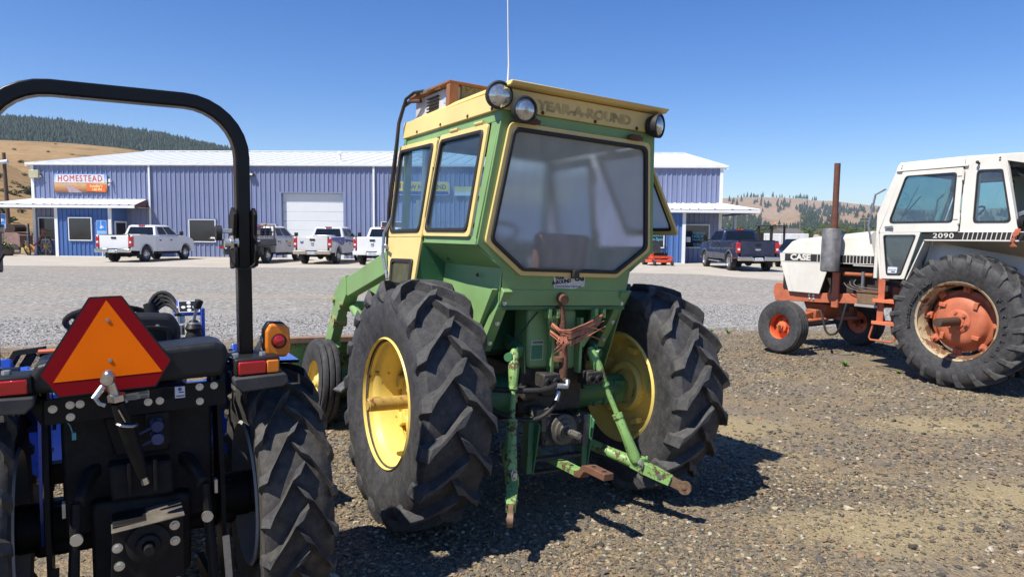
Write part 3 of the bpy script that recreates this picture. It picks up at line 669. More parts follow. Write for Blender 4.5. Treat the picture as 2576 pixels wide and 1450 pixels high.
    def awn(x0, x1, hipL, hipR, n, sideL, sideR):
        yb, zt, zb = -2.05, 3.68, 3.24
        slope_panels(x0, x1, yb, zt, zb, n, hipL, hipR)
        q = MB(); q.bb((x0 - hipL, yb - .03, zb - .2), (x1 + hipR, yb + .01, zb - .03)); q.build('awning_fascia', m_white, bld)
        q = MB(); q.bb((x0 - hipL + .05, yb + .05, zb - .16), (x1 + hipR - .05, -.04, zb - .13)); q.build('soffit', m_soff, bld)
        for sd, xe, hp in ((-1, x0, hipL), (1, x1, hipR)):
            if hp < .5:
                q = MB(); q.plate([(xe, -.04, zt - .06), (xe + sd * hp, yb, zb - .06), (xe + sd * hp, yb, zb - .2), (xe, -.04, zb - .2)], .03); q.build('awning_end', pm('cedar', (.2, .085, .045), .8), bld)
            else:
                q = MB(); xo = xe + sd * hp
                q.plate([(xe, 0, zt), (xo, yb, zb), (xo, 9, zb), (xe, 9, zt)], .03); q.bb((xo - .03, yb, zb - .2), (xo + .02, 9, zb - .03)); q.build('awning_return', m_roof, bld)
                for yy in (3, 8.8):
                    q = MB(); q.bb((xo - sd * .2, yy, 0), (xo - sd * .06, yy + .14, zb - .2)); q.build('awning_post', m_white, bld)
    awn(0.0, 7.62, 1.9, .42, 15, True, False); awn(37.0, 44.2, .3, 1.75, 14, False, True)
    # fittings
    m_fix = pm('wall_light_body', (.1, .095, .085), .5); m_lens = pm('lamp_lens', (.6, .6, .55), .2)
    for x in (14.55, 31.5):
        q = MB(); q.prism([(-.02, 5.4), (-.26, 5.36), (-.3, 5.22), (-.05, 5.18), (-.02, 5.18)], 'x', x - .2, x + .2); o = q.build('wall_light', m_fix, bld, bevel=.01)
        q = MB(); q.plate([(x - .17, -.283, 5.34), (x + .17, -.283, 5.34), (x + .17, -.308, 5.235), (x - .17, -.308, 5.235)], .008); q.build('lens', m_lens, o)
    q = MB(); q.cyl((19.39, 3, 6.3), (19.39, 3, 6.95), .09, .09, 12); q.cyl((19.39, 3, 6.4), (19.39, 3, 6.5), .2, .1, 12); q.ball((19.39, 3, 7.02), .17, 12, (1, 1, .75)); q.build('roof_vent', m_white, bld)
    q = MB(); q.bb((24.9, 2.4, 6.3), (25.1, 2.6, 6.75)); q.bb((24.86, 2.36, 6.75), (25.14, 2.64, 6.82)); q.build('roof_vent', m_white, bld)
    q = MB(); q.bb((-.02, -.26, 5.0), (.62, -.08, 5.5)); q.cyl((.68, -.2, 5.1), (.68, -.08, 5.1), .07, .07, 10); q.build('horn_speaker', pm('beige_plastic', (.42, .4, .27), .6), bld, bevel=.02)
    q = MB(); q.bb((5.25, -.22, 4.75), (5.37, -.06, 4.95)); q.cyl((5.31, -.14, 4.62), (5.31, -.3, 4.56), .05, .06, 10); q.build('security_camera', m_white, bld)
    return bld
building()

def W_thing(name, label, cat, x, y, z=0.0, group=None): return thing(name, label, cat, w2(x, y, z), (0, 0, WA), group)
def homestead_sign():
    t = W_thing('banner_sign', 'rectangular HOMESTEAD banner with a dirt road picture above the awning', 'sign', 1.55, -.05, 4.08)
    W_, H_ = 3.52, 1.19
    m = bpy.data.materials.new('road_print'); m.use_nodes = True; nt = m.node_tree; b = nt.nodes['Principled BSDF']; v = coords(nt); sp = _n(nt, 'ShaderNodeSeparateXYZ'); nt.links.new(v, sp.inputs[0])
    nn = noise(nt, 3, 5, .6, coords(nt, 'Object', (1, 1, 4))); zz = math_(nt, 'ADD', sp.outputs[2], math_(nt, 'MULTIPLY', nn.outputs[0], .12))
    c = mixc(nt, ramp(nt, zz, .05, .55), (.16, .06, .03), (.62, .36, .16)); 
    xr = math_(nt, 'ABSOLUTE', math_(nt, 'SUBTRACT', math_(nt, 'SUBTRACT', sp.outputs[0], .75), math_(nt, 'MULTIPLY', math_(nt, 'SUBTRACT', .62, sp.outputs[2]), 1.1)), 0)
    wd = math_(nt, 'MULTIPLY', math_(nt, 'SUBTRACT', .66, sp.outputs[2]), .7)
    c = mixc(nt, ramp(nt, math_(nt, 'SUBTRACT', xr, wd), -.05, .05, .8, 0), c, (.42, .33, .38))
    nn2 = noise(nt, 7, 5, .7, coords(nt, 'Object', (1, 1, 3))); c = mixc(nt, ramp(nt, nn2.outputs[0], .5, .7, 0, .6), c, (.1, .05, .04))
    c = mixc(nt, ramp(nt, sp.outputs[2], .64, .7), c, mixc(nt, ramp(nt, sp.outputs[2], .7, 1.2), (.5, .62, .8), (.1, .3, .72)))
    nt.links.new(c, b.inputs['Base Color']); b.inputs['Roughness'].default_value = .45
    q = MB(); q.bb((0, -.06, 0), (W_, -.003, H_)); q.build('picture_board', m, t)
    mw = pm('sign_white', (.62, .62, .64), .5); mr = pm('sign_red', (.5, .035, .04), .5); mo = pm('sign_orange', (.68, .14, .03), .5); my = pm('sign_cream', (.85, .68, .3), .5)
    q = MB(); q.bb((.13, -.075, .62), (3.38, -.061, 1.15)); q.build('name_panel', mw, t)
    text_mb('HOMESTEAD', .56, lambda u, v, t_: (1.75 + u, -.076 - t_, .885 + v), .01, .0, sx=.8, spacing=1.22).build('name_lettering', mr, t, 0)
    q = MB(); q.prism([(2.2, .1), (3.45, .03), (3.45, .5), (2.2, .58)], 'y', -.08, -.062); q.build('notice_panel', mo, t)
    text_mb("Sunday's", .25, lambda u, v, t_: (2.82 + u, -.081 - t_, .42 + v), .006, .004).build('notice_lettering', my, t, 0)
    text_mb('1:00 PM', .21, lambda u, v, t_: (2.86 + u, -.081 - t_, .19 + v), .006, .004).build('notice_lettering', my, t, 0)
homestead_sign()
def dealer_sign():
    t = W_thing('dealer_sign', 'yellow NEW HOLLAND sign with a blue lower band on the shop wall', 'sign', 23.7, -.06, 4.05)
    my = pm('sign_yellow', (.85, .55, .03), .35); mb_ = pm('sign_blue', (.015, .04, .3), .35); mw = pm('sign_white', (.62, .62, .64), .5)
    o = rpoly([(0, 0), (3.6, 0), (3.6, .84), (0, .84)], .2, 5)
    MB().prism(o, 'y', -.16, -.02).build('sign_box', mw, t)
    MB().prism(rpoly([(.05, .26), (3.55, .26), (3.55, .8), (.05, .8)], .15, 5), 'y', -.175, -.161).build('yellow_face', my, t)
    MB().prism(rpoly([(.06, .05), (3.54, .05), (3.54, .23), (.06, .23)], .12, 5), 'y', -.175, -.161).build('blue_face', mb_, t)
    text_mb('NEW HOLLAND', .38, lambda u, v, k: (2.0 + u, -.176 - k, .5 + v), .006, .008).build('sign_lettering', mb_, t, 0)
    text_mb('AGRICULTURE', .15, lambda u, v, k: (2.3 + u, -.176 - k, .14 + v), .006).build('sign_lettering', mw, t, 0)
    q = MB()
    for s in (-1, 1):
        for k in range(3): q.slab([(s * .02, .1 * k), (s * .16, .1 + .1 * k), (s * .16, .17 + .1 * k), (s * .02, .07 + .1 * k)], lambda u, v, tt: (.35 + u, tt, .38 + v), -.19, -.176)
    q.build('leaf_emblem', mb_, t, 0)
    t = W_thing('fascia_sign', 'long plain yellow over white sign strip further along the shop wall', 'sign', 27.6, -.06, 4.04)
    MB().bb((0, -.12, .27), (4.6, -.02, .56)).build('yellow_strip', pm('pale_sign_yellow', (.7, .55, .2), .5), t)
    MB().bb((0, -.12, 0), (4.6, -.02, .265)).build('white_strip', mw, t)
dealer_sign()
def access_sign(x, y, z, w, h, label, pole):
    t = W_thing('access_sign', label, 'sign', x, y, 0)
    mb_ = pm('access_blue', (.03, .2, .62), .4); mw = pm('sign_white', (.62, .62, .64), .5)
    MB().prism(rpoly([(-w / 2, z), (w / 2, z), (w / 2, z + h), (-w / 2, z + h)], .03), 'y', -.012, 0).build('sign_plate', mw, t)
    MB().prism(rpoly([(-w / 2 + .02, z + h * .3), (w / 2 - .02, z + h * .3), (w / 2 - .02, z + h - .02), (-w / 2 + .02, z + h - .02)], .02), 'y', -.018, -.0125).build('blue_panel', mb_, t)
    MB().bb((-w / 2 + .02, -.017, z + .03), (w / 2 - .02, -.0125, z + h * .26)).build('text_panel', pm('access_pale_blue', (.2, .42, .75), .4), t)
    q = MB(); cx, cz, s = 0, z + h * .62, h * .3
    f = lambda u, v, tt: (cx + u * s, tt, cz + v * s)
    q.slab([(.3 * cos(a) - .1, .3 * sin(a) - .3) for a in [k * pi / 8 for k in range(16)]], f, -.0225, -.0185)
    q.slab([(-.2, .75), (-.05, .75), (-.05, .1), (-.2, .1)], f, -.0225, -.0185); q.slab([(.12 * cos(a) - .12, .12 * sin(a) + .95) for a in [k * pi / 5 for k in range(10)]], f, -.0225, -.0185)
    q.slab([(-.2, .1), (.3, .1), (.55, -.4), (.42, -.48), (.2, -.05), (-.2, -.05)], f, -.0226, -.0186); q.build('wheelchair_symbol', mw, t, 0)
    q = MB()
    if pole: q.tube([(0, .03, 0), (0, .03, z + h * .9)], .03, 8); q.build('sign_post', pm('rusty_post', (.22, .12, .075), .8), t)
    else: q.bb((-.03, .0005, 0), (.03, .035, z + h * .8)); q.build('sign_post', mw, t)
access_sign(6.1, -2.35, 1.35, .62, .92, 'blue and white wheelchair parking sign against the white porch post', False)
access_sign(-.75, -1.75, 1.72, .5, .92, 'blue wheelchair parking sign on a rusty post in the flower barrel', True)
def planter():
    t = W_thing('barrel_planter', 'half wooden barrel planter full of flowers at the corner of the lot', 'planter', -.75, -1.8, 0)
    mwod = pm('old_barrel', (.12, .09, .07), .85, var=.3, vs=8)
    for i in range(20):
        a0, a1 = 2 * pi * i / 20, 2 * pi * (i + .93) / 20
        q = MB(); r0, r1 = .52, .6
        q.add([(r * cos(a), r * sin(a), z) for z, r in ((0, r0), (.24, .6), (.46, r1)) for a in (a0, a1)] + [(r * .9 * cos(a), r * .9 * sin(a), z) for z, r in ((0, r0), (.24, .6), (.46, r1)) for a in (a0, a1)],
              [(0, 1, 3, 2), (2, 3, 5, 4), (6, 8, 9, 7), (8, 10, 11, 9), (4, 5, 11, 10), (0, 2, 8, 6), (2, 4, 10, 8), (1, 7, 9, 3), (3, 9, 11, 5)]); q.build('stave', mwod, t)
    for z, r in ((.08, .555), (.36, .615)): MB().lathe([(r, z), (r, z + .05), (r - .01, z + .05), (r - .01, z)], (0, 0, 0), (0, 0, 1), 24, True).build('hoop', pm('hoop_iron', (.08, .07, .065), .7), t)
    MB().cyl((0, 0, .3), (0, 0, .42), .5, .53, 20).build('soil', pm('soil', (.05, .035, .025), .95), t)
    for nm, c, n, s in (('leaves', (.06, .12, .03), 260, .07), ('pink_petals', (.7, .25, .4), 26, .05), ('yellow_petals', (.75, .6, .12), 40, .05), ('white_petals', (.8, .8, .72), 20, .045)):
        q = MB(); rg = np.random.default_rng(n)
        for _ in range(n):
            a, r = rg.uniform(0, 6.28), rg.uniform(0, .6); c0 = Vector((r * cos(a), r * sin(a), .42 + rg.random() ** 2 * (.75 if a > 3 else .35))); nn = Vector(rg.normal(size=3)).normalized(); u = nn.orthogonal().normalized() * s * 1.4; v = nn.cross(u)
            q.add([c0 + u, c0 + v * .6, c0 - u, c0 - v * .6], [(0, 1, 2, 3)])
        stuff(q.build(nm, pm('flower_' + nm, c, .7, var=.3, vs=9), t, 0))
planter()
def old_implement():
    t = W_thing('antique_plow', 'antique rusty riding plow with yellow spoked wheels leaning at the blue wall', 'implement', .85, -.75, 0)
    ry = pm('worn_yellow', (.5, .36, .1), .7, rust=.35); rr = pm('rust_red', (.26, .075, .035), .8, var=.3); dk = pm('old_iron', (.06, .05, .045), .8)
    def wheel(c, R, ax, m):
        a = Vector(ax).normalized(); q = MB(); q.lathe([(R, -.05), (R, .05), (R - .03, .05), (R - .03, -.05)], c, a, 32, True); o = q.build('wheel', dk, t)
        q = MB(); u = a.orthogonal().normalized(); v = a.cross(u); c = Vector(c)
        for k in range(8): d = u * cos(k * pi / 4) + v * sin(k * pi / 4); q.cyl(c + d * .05, c + d * (R - .02), .03, .022, 8)
        q.cyl(c - a * .1, c + a * .1, .09, .09, 12); q.build('spokes', m, o)
    wheel((.45, 0, .62), .6, (.25, 1, 0), ry); wheel((-.55, -.35, .5), .48, (.7, 1, .3), ry)
    q = MB(); q.tube([(-.5, -.3, .5), (-.1, -.1, .75), (.3, 0, .62)], .05, 8); q.tube([(-.1, -.1, .75), (.1, -.1, 1.1), (.45, -.15, 1.5)], .045, 8); q.build('frame', rr, t)
    q = MB(); q.ball((.55, -.15, 1.58), .26, 14, (1, .75, .28)); q.build('seat', rr, t)
    q = MB(); q.plate([(-.45, -.4, .3), (-.05, -.45, .2), (.05, -.4, .55), (-.3, -.35, .75)], .03); q.build('mouldboard', pm('plow_orange', (.42, .17, .06), .7, rust=.3), t)
    s = W_thing('sickle_bar', 'upright serrated steel sickle bar standing at the building corner', 'implement', -.12, -.35, 0)
    MB().bb((-.03, -.02, 0), (.06, .01, 2.05)).build('bar', dk, s)
    for k in range(14):
        MB().plate([(-.03, -.02, .55 + k * .105), (-.17, -.02, .6 + k * .105), (-.03, -.02, .645 + k * .105)], .008).build('blade', pm('sickle_steel', (.35, .36, .38), .45, .6), s)
    b = W_thing('rusty_tank', 'rusty pinkish brown old car body shell beside the wooden fence', 'scrap', -3.2, 1.6, 0)
    q = MB(); q.prism(rpoly([(-1.4, .5), (1.4, .45), (1.4, 1.25), (1.1, 1.45), (-1.2, 1.5), (-1.4, 1.3)], .15), 'y', -.6, .6); q.build('shell', pm('pink_rust', (.27, .17, .15), .85, var=.25), b)
    q = MB(); q.prism(rpoly([(-1.0, 1.505), (1.0, 1.5), (1.1, 1.75), (.9, 2.0), (-.8, 2.05), (-1.05, 1.8)], .12), 'y', -.55, .55); q.build('upholstery', pm('dark_rust', (.05, .032, .028), .9), b)
    q = MB(); q.tube(bez((-2.2, -.5, .2), (-1.6, -.6, 1.0), (-.9, -.7, .9), (-.4, -.7, .35)), .07, 8); q.build('fender', pm('dark_rust', (.05, .032, .028), .9), b)
    q = MB(); q.cyl((-1.1, -.65, .35), (-1.1, -.45, .35), .35, .35, 16); q.cyl((1.0, -.65, .35), (1.0, -.45, .35), .35, .35, 16); q.build('wheels', dk, b)
    l = W_thing('driftwood_log', 'weathered grey log lying in front of the rusty shell', 'log', -3.0, .2, 0)
    MB().tube([(-1.6, 0, .15), (-.4, -.1, .2), (.9, 0, .17), (1.7, .15, .2)], [.12, .17, .15, .1], 8).build('trunk', pm('driftwood', (.2, .165, .135), .9), l)
    wm = W_thing('wooden_windmill', 'leaning wooden garden windmill frame with white metal blades', 'windmill', -4.3, .8, 0)
    tw = pm('grey_timber', (.19, .145, .105), .9, var=.25)
    for a, b_ in (((-.9, 0, 0), (-.1, 0, 3.0)), ((.9, 0, 0), (.1, 0, 3.0)), ((-.9, .8, 0), (-.1, .2, 3.0)), ((.9, .8, 0), (.1, .2, 3.0))): MB().bar([a, b_], .12, .12, (0, 1, 0)).build('leg', tw, wm)
    for a, b_ in (((-.7, -.07, .8), (.45, -.07, 1.8)), ((.7, -.07, .8), (-.45, -.07, 1.8))): MB().bar([a, b_], .1, .04, (0, 1, 0)).build('brace', tw, wm)
    hb = MB(); hb.cyl((0, -.25, 3.1), (0, .2, 3.1), .08, .08, 10); hb.build('hub', dk, wm)
    for k in range(10):
        a = k * pi / 5; u = Vector((cos(a), 0, sin(a))); v = Vector((-sin(a), .5, cos(a))); c = Vector((0, -.22, 3.1))
        MB().plate([c + u * .2 - v * .05, c + u * .75 - v * .16, c + u * .75 + v * .16, c + u * .2 + v * .05], .008).build('blade', pm('blade_white', (.6, .6, .6), .5), wm)
old_implement()
def fence_and_poles():
    f = thing('pole_fence', 'weathered horizontal pole fence behind the rusty yard scrap', 'fence', w2(-2, 6, 0), (0, 0, WA))
    tw = pm('grey_timber', (.19, .145, .105), .9, var=.25)
    for k in range(9): MB().cyl((-18 + k * 2.5, 0, 0), (-18 + k * 2.5, 0, 1.6), .09, .08, 8).build('post', tw, f)
    for k in range(8):
        for z in (.45, .8, 1.15, 1.5): MB().cyl((-18 + k * 2.5, -.09, z), (-15.5 + k * 2.5, -.09, z + random.uniform(-.04, .04)), .055, .045, 7).build('rail', tw, f)
    def pole(name, x, y, h, r, label, arms, col=(.115, .075, .052), grp=None):
        t = thing(name, label, 'pole', (x, y, .25), (0, 0, random.uniform(-.3, .3)), grp); m = pm('pole_wood' + str(int(r * 100)), col, .9, var=.2, vs=1)
        MB().cyl((0, 0, 0), (-.15 * h / 9, 0, h), r, r * .72, 10).build('shaft', m, t)
        for z in arms:
            MB().bb((-1.3, -.08, h - z - .08), (1.3, .02, h - z + .06)).build('crossarm', pm('crossarm_wood', (.3, .27, .22), .8), t)
            for xx in (-1.2, -.5, .5, 1.2): MB().cyl((xx, -.03, h - z + .06), (xx, -.03, h - z + .3), .06, .04, 6).build('insulator', pm('insulator', (.25, .22, .2), .3), t)
        return t
    p = pole('utility_pole', -38.6, 53.5, 7.5, .17, 'dark brown wooden pole with a small lamp left of the building', [])
    MB().cyl((-.35, -.15, 6.75), (.2, -.15, 6.85), .16, .16, 10).build('lamp_head', pm('lamp_zinc', (.6, .62, .66), .3), p)
    g = 'utility poles across the road'
    for x, y, h, a, lb in ((57, 178, 9.5, [.5, 1.6], 'pale crossarm utility pole rising directly behind the blue pickup cab'), (84, 204, 8.6, [1.0], 'single crossarm utility pole above the long white trailer'), (101, 216, 8.8, [.6, 1.8], 'double crossarm utility pole beside the rusty exhaust stack'), (114, 226, 8.5, [.6, 1.6], 'crossarm utility pole against the round leafy tree')):
        pole('crossarm_pole', x, y, h, .16, lb, a, (.2, .16, .12), g)
fence_and_poles()
# ---------------------------------------------------------------- pickups
M_TYRE = pm('road_tyre', (.022, .022, .022), .85, var=.25, vs=6, dust=.35, dcol=(.16, .14, .115))
M_CHROME = pm('chrome', (.6, .6, .6), .16, 1, .05); M_ALU = pm('alloy', (.5, .51, .52), .3, .9, .1)
M_BLK = pm('black_plastic', (.014, .014, .014), .5, spec=.3); M_GLS = pm('tinted_glass', (.008, .01, .012), .03, 0, .2, spec=.6)
M_RED = lens('red_lens', (.42, .008, .01)); M_WLENS = lens('clear_lens', (.7, .7, .7)); M_UNDER = pm('underbody', (.02, .019, .018), .9, dust=.3, dcol=(.1, .085, .065))
M_PLATE = pm('plate_white', (.6, .66, .7), .4); M_AMB = lens('amber_lens', (.75, .2, .01))
def road_wheel(t, x, y, R=.405, w=.27, name='wheel', m_rim=None):
    s = 1 if y > 0 else -1; m_rim = m_rim or M_ALU
    q = MB(); q.lathe([(.19, -.02), (R * .55, -.03), (R * .6, .0), (R * .63, .035), (R * .6, .05), (R * .57, .03), (R * .52, .0), (.16, .02), (.09, .045), (.001, .05)], (x, y + s * (w / 2 - .06), R), (0, s, 0), 24)
    q.lathe([(R * .6, .02), (R * .6, -w + .05)], (x, y + s * (w / 2 - .04), R), (0, s, 0), 24); wh = q.build(name, m_rim, t)
    q = MB()
    for k in range(8):
        a = k * pi / 4; q.cyl((x + cos(a) * R * .38, y + s * (w / 2 - .06), R + sin(a) * R * .38), (x + cos(a) * R * .38, y + s * (w / 2 - .035), R + sin(a) * R * .38), .035, .035, 10)
    q.build('rim_hole', M_BLK, wh)
    q = MB(); h = w / 2
    q.lathe([(R * .6, -h + .02), (R * .72, -h), (R * .9, -h + .005), (R * .97, -h + .03), (R, -h * .6), (R * 1.005, 0), (R, h * .6), (R * .97, h - .03), (R * .9, h - .005), (R * .72, h), (R * .6, h - .02)], (x, y, R), (0, 1, 0), 36)
    for k in range(40):
        a = 2 * pi * k / 40; c_, s_ = cos(a), sin(a)
        for yo in (-h * .72, -h * .1, h * .5): q.box((x + c_ * R * 1.0, y + yo + (k % 2) * .02, R + s_ * R * 1.0), (.022, h * .42, .045), (0, -a, 0))
    q.build('tyre', M_TYRE, wh); return wh
def arch(cx, cz, r, n=9):  # going forward over a wheel, from low rear to low front
    a0 = math.asin(max(-1, min(1, (cz) / r))); return [(cx - r * cos(a0 + (pi - 2 * a0) * k / n), -cz + r * sin(a0 + (pi - 2 * a0) * k / n)) for k in range(n + 1)]
def pickup(label, loc, hd, paint, wb=3.9, style='chev', two_tone=None, flatbed=False, length=0.0):
    t = thing('pickup_truck', label, 'pickup', loc, (0, 0, rad(hd) + pi / 2), 'pickups parked on the concrete apron')
    HW = .985; R = .405; cb = .92 + length; tail = -1.22; ws = wb - .55; zb, zr, zh = 1.40, 1.97, 1.3
    if style == 'ford': zb, zr = 1.44, 2.02
    ar = .53
    def arc(cx): return [(cx - ar * cos(a), R + .02 + ar * sin(a)) for a in [(-.02 + (pi + .04) * k / 10) for k in range(11)]]
    ra, fa = arc(0), arc(wb)
    m2 = two_tone or paint
    # cab and front body
    sx = cb + .02
    side = [(sx, .52), (wb - ar - .02, .5)] + fa[1:-1] + [(wb + ar + .05, .5), (wb + .95, .5), (wb + .97, .75), (wb + .93, 1.05), (wb + .78, zh - .1), (wb + .5, zh), (ws - .02, zh + .08), (sx, zb)]
    q = MB(); q.prism(side, 'y', -HW, HW); body = q.build('cab_body', paint, t, 30, bevel=.045, seg=3)
    if two_tone:
        for s in (-1, 1):
            q = MB(); q.bb((sx + .05, s * HW, .55), (wb - ar - .08, s * (HW + .006), .82)); q.build('lower_trim', m2, t, bevel=.02)
    # greenhouse
    zb2 = zb - .03; g = [(sx + .02, .93, zb2), (ws + .12, .93, zb2), (sx + .2, .76, zr - .06), (ws - .68, .76, zr - .06), (sx + .32, .66, zr), (ws - .85, .66, zr)]
    P = []
    for (xx, yy, zz) in g: P += [(xx, yy, zz), (xx, -yy, zz)]
    q = MB(); q.add(P, [(0, 1, 5, 4), (2, 6, 7, 3), (0, 4, 6, 2), (1, 3, 7, 5), (4, 5, 9, 8), (6, 10, 11, 7), (4, 8, 10, 6), (5, 7, 11, 9), (8, 9, 11, 10), (0, 2, 3, 1)])
    gh = q.build('cab_roof', paint, t, 40, bevel=.03, seg=2)
    def lerp(a, b, k): return Vector(a) * (1 - k) + Vector(b) * k
    def pane(name, c4, off, rnd=.06, k=None):  # c4: four corners bl, br, tr, tl
        bl, br, tr, tl = map(Vector, c4); n = (br - bl).cross(tl - bl).normalized()
        f = lambda u, v, w_: lerp(lerp(bl, br, u), lerp(tl, tr, u), v) + n * w_
        q = MB(); q.slab(rpoly([(0, 0), (1, 0), (1, 1), (0, 1)], rnd, 3), f, .001, off); return q.build(name, M_GLS, gh, 0)
    def face(i, j, u0, u1, v0, v1):  # rectangle on the greenhouse side
        bl, br, tr, tl = [lerp(lerp(i[0], i[1], u), lerp(i[2], i[3], u), v) for u, v in ((u0, v0), (u1, v0), (u1, v1), (u0, v1))]; return bl, br, tr, tl
    rear = [(sx + .02, .93, zb2), (sx + .02, -.93, zb2), (sx + .2, .76, zr - .06), (sx + .2, -.76, zr - .06)]
    pane('rear_window', face(rear, 0, .08, .92, .1, .9), .008)
    fr = [(ws + .12, -.93, zb2), (ws + .12, .93, zb2), (ws - .68, -.76, zr - .06), (ws - .68, .76, zr - .06)]
    pane('windshield', face(fr, 0, .06, .94, .08, .94), .008)
    for s in (1, -1):
        sd = [(sx + .02, s * .93, zb2), (ws + .12, s * .93, zb2), (sx + .2, s * .76, zr - .06), (ws - .68, s * .76, zr - .06)]
        if s > 0: sd = [sd[1], sd[0], sd[3], sd[2]]
        for u0, u1 in ((.11, .45), (.5, .88)):
            a, b = (u0, u1) if s < 0 else (1 - u1, 1 - u0)
            pane('side_window', face(sd, 0, a, b, .14, .9), .008, .1)
    # doors: proud skins with a gap, and handles
    for s in (-1, 1):
        for x0, x1 in ((sx + .1, sx + 1.12), (sx + 1.14, ws - .02)):
            q = MB(); q.bb((x0, s * (HW - .01), .6), (x1, s * (HW + .012), zb - .06)); d = q.build('door', paint, t, bevel=.02)
            if two_tone: q = MB(); q.bb((x0 + .01, s * (HW + .012), .62), (x1 - .01, s * (HW + .018), .84)); q.build('door_trim', m2, d)
            hx = x1 - .2 if False else x0 + .12
            q = MB(); q.bb((hx, s * (HW + .012), zb - .3), (hx + .16, s * (HW + .035), zb - .23)); q.build('door_handle', M_BLK if style != 'ford' else paint, d, bevel=.01)
        mx = ws - .25
        q = MB(); q.bar([(mx, s * .93, zb), (mx + .02, s * 1.12, zb + .05)], .04, .05); q.box((mx + .03, s * 1.2, zb + .12), (.1, .2, .3 if style != 'chev' else .22)); q.build('door_mirror', M_BLK, t, bevel=.03)
        q = MB(); q.tube([(sx + .05, s * 1.0, .42), (ws - .4, s * 1.0, .42)], .045, 8); q.build('step_bar', M_CHROME if style != 'chev' else M_BLK, t)
    # third brake light, front end
    q = MB(); q.box((sx + .22, 0, zr - .035), (.1, .34, .06)); q.build('brake_light', M_RED, gh)
    q = MB(); q.bb((wb + .93, -.9, .55), (wb + 1.06, .9, .8)); q.build('front_bumper', M_CHROME, t, bevel=.03)
    q = MB(); q.bb((wb + .925, -.55, .84), (wb + .965, .55, 1.12)); q.build('grille', M_BLK, t, bevel=.02)
    for s in (-1, 1): q = MB(); q.bb((wb + .88, s * .58, .88), (wb + .95, s * .9, 1.12)); q.build('headlight', M_WLENS, t, bevel=.02)
    # chassis
    q = MB()
    for s in (-1, 1): q.bb((tail + .1, s * .42, .5), (wb + .8, s * .52, .68))
    q.cyl((0, -.8, R), (0, .8, R), .07, .07, 10); q.ball((0, 0, R), .19, 12); q.cyl((wb, -.8, R), (wb, .8, R), .06, .06, 8); q.bb((.4, -.4, .42), (1.6, .4, .6)); q.tube([(1.5, -.45, .45), (-.6, -.6, .45), (-1.1, -.75, .48)], .05, 8)
    q.bb((tail - .12, -.07, .42), (tail + .3, .07, .54)); q.build('chassis', M_UNDER, t)
    for x in (0, wb):
        for s in (-1, 1): road_wheel(t, x, s * .86, R)
    if flatbed:
        md = pm('flatbed_steel', (.045, .045, .045), .6, .2, .2, rust=.15); dz = .98
        q = MB(); q.bb((tail - .1, -1.05, dz - .08), (cb - .02, 1.05, dz)); q.bb((tail - .1, -1.05, dz - .22), (tail, 1.05, dz - .07)); q.build('flat_deck', md, t, bevel=.01)
        for s in (-1, 1):
            q = MB(); q.bb((tail + .2, s * 1.02, dz), (cb - .1, s * 1.06, dz + .28)); q.build('side_board', pm('grey_board', (.1, .1, .1), .7), t)
            q = MB(); q.bb((tail + .35, s * .98, .58), (cb - .6, s * .75, dz - .09)) if False else q.bb((-.95, s * .7, .45), (-.55, s * 1.02, dz - .09)); q.build('tool_box', md, t, bevel=.02)
            for k, c in ((0, M_RED), (1, M_RED), (2, M_WLENS)):
                q = MB(); q.cyl((tail - .1, s * (.98 - .16 * k), dz - .16), (tail - .125, s * (.98 - .16 * k), dz - .16), .055, .055, 12); q.build('tail_light', c, t)
        q = MB(); zt = zr + .03
        q.bar([(cb - .04, -.92, dz), (cb - .04, -.92, zt)], .06, .06, (0, 1, 0)); q.bar([(cb - .04, .92, dz), (cb - .04, .92, zt)], .06, .06, (0, 1, 0)); q.bar([(cb - .04, -.95, zt), (cb - .04, .95, zt)], .06, .06, (1, 0, 0)); q.bar([(cb - .04, -.95, dz + .4), (cb - .04, .95, dz + .4)], .05, .05, (1, 0, 0))
        for k in range(6): q.bar([(cb - .04, -.7 + k * .28, dz + .4), (cb - .04, -.7 + k * .28, zt)], .03, .03, (0, 1, 0))
        hr = q.build('headache_rack', pm('rack_rust', (.07, .035, .025), .7), t)
        for s in (-.45, .35): q = MB(); q.ball((cb - .04, s, zt + .07), .06, 8); q.build('rack_light', M_AMB, hr)
        q = MB(); q.bb((tail - .02, -1.05, dz), (tail + .35, -.85, dz + .17)); q.build('deck_box', M_BLK, t)
        return t
    # pickup bed
    rail = zb + .02
    sideb = [(tail, .62)] + [p for p in ra if True] + [(cb, .52), (cb, rail), (tail, rail)]
    sideb = [(tail, .62), (-ar - .03, .58)] + ra[1:-1] + [(ar + .03, .52), (cb, .52), (cb, rail), (tail, rail)]
    for s in (-1, 1):
        q = MB(); q.prism(sideb, 'y', s * (HW - .1), s * HW); q.build('bed_side', paint, t, 30, bevel=.03, seg=2)
        q = MB(); n = 11; lip = [(-(ar + .06) * cos(a), R + .02 + (ar + .06) * sin(a)) for a in [(-.02 + (pi + .04) * k / 10) for k in range(11)]]
        q.ring(lip + [(p[0] * .6, p[1] - .0) for p in []] , [(p[0], p[1]) for p in ra], lambda u, v, w_: (u, w_, v), s * HW, s * (HW + .028)) if False else None
        for cx, A, L_ in ((0, ra, lip), (wb, fa, [(x + wb, z) for x, z in lip])):
            q = MB(); m = len(A); P = [(x, s * (HW - .005), z) for x, z in A] + [(x, s * (HW + .03), z) for x, z in A] + [(x, s * (HW + .015), z) for x, z in L_] + [(x, s * (HW - .005), z) for x, z in L_]
            q.add(P, [(r * m + i, r * m + i + 1, (r + 1) % 4 * m + i + 1, (r + 1) % 4 * m + i) for r in range(4) for i in range(m - 1)]); q.build('arch_flare', m2, t)
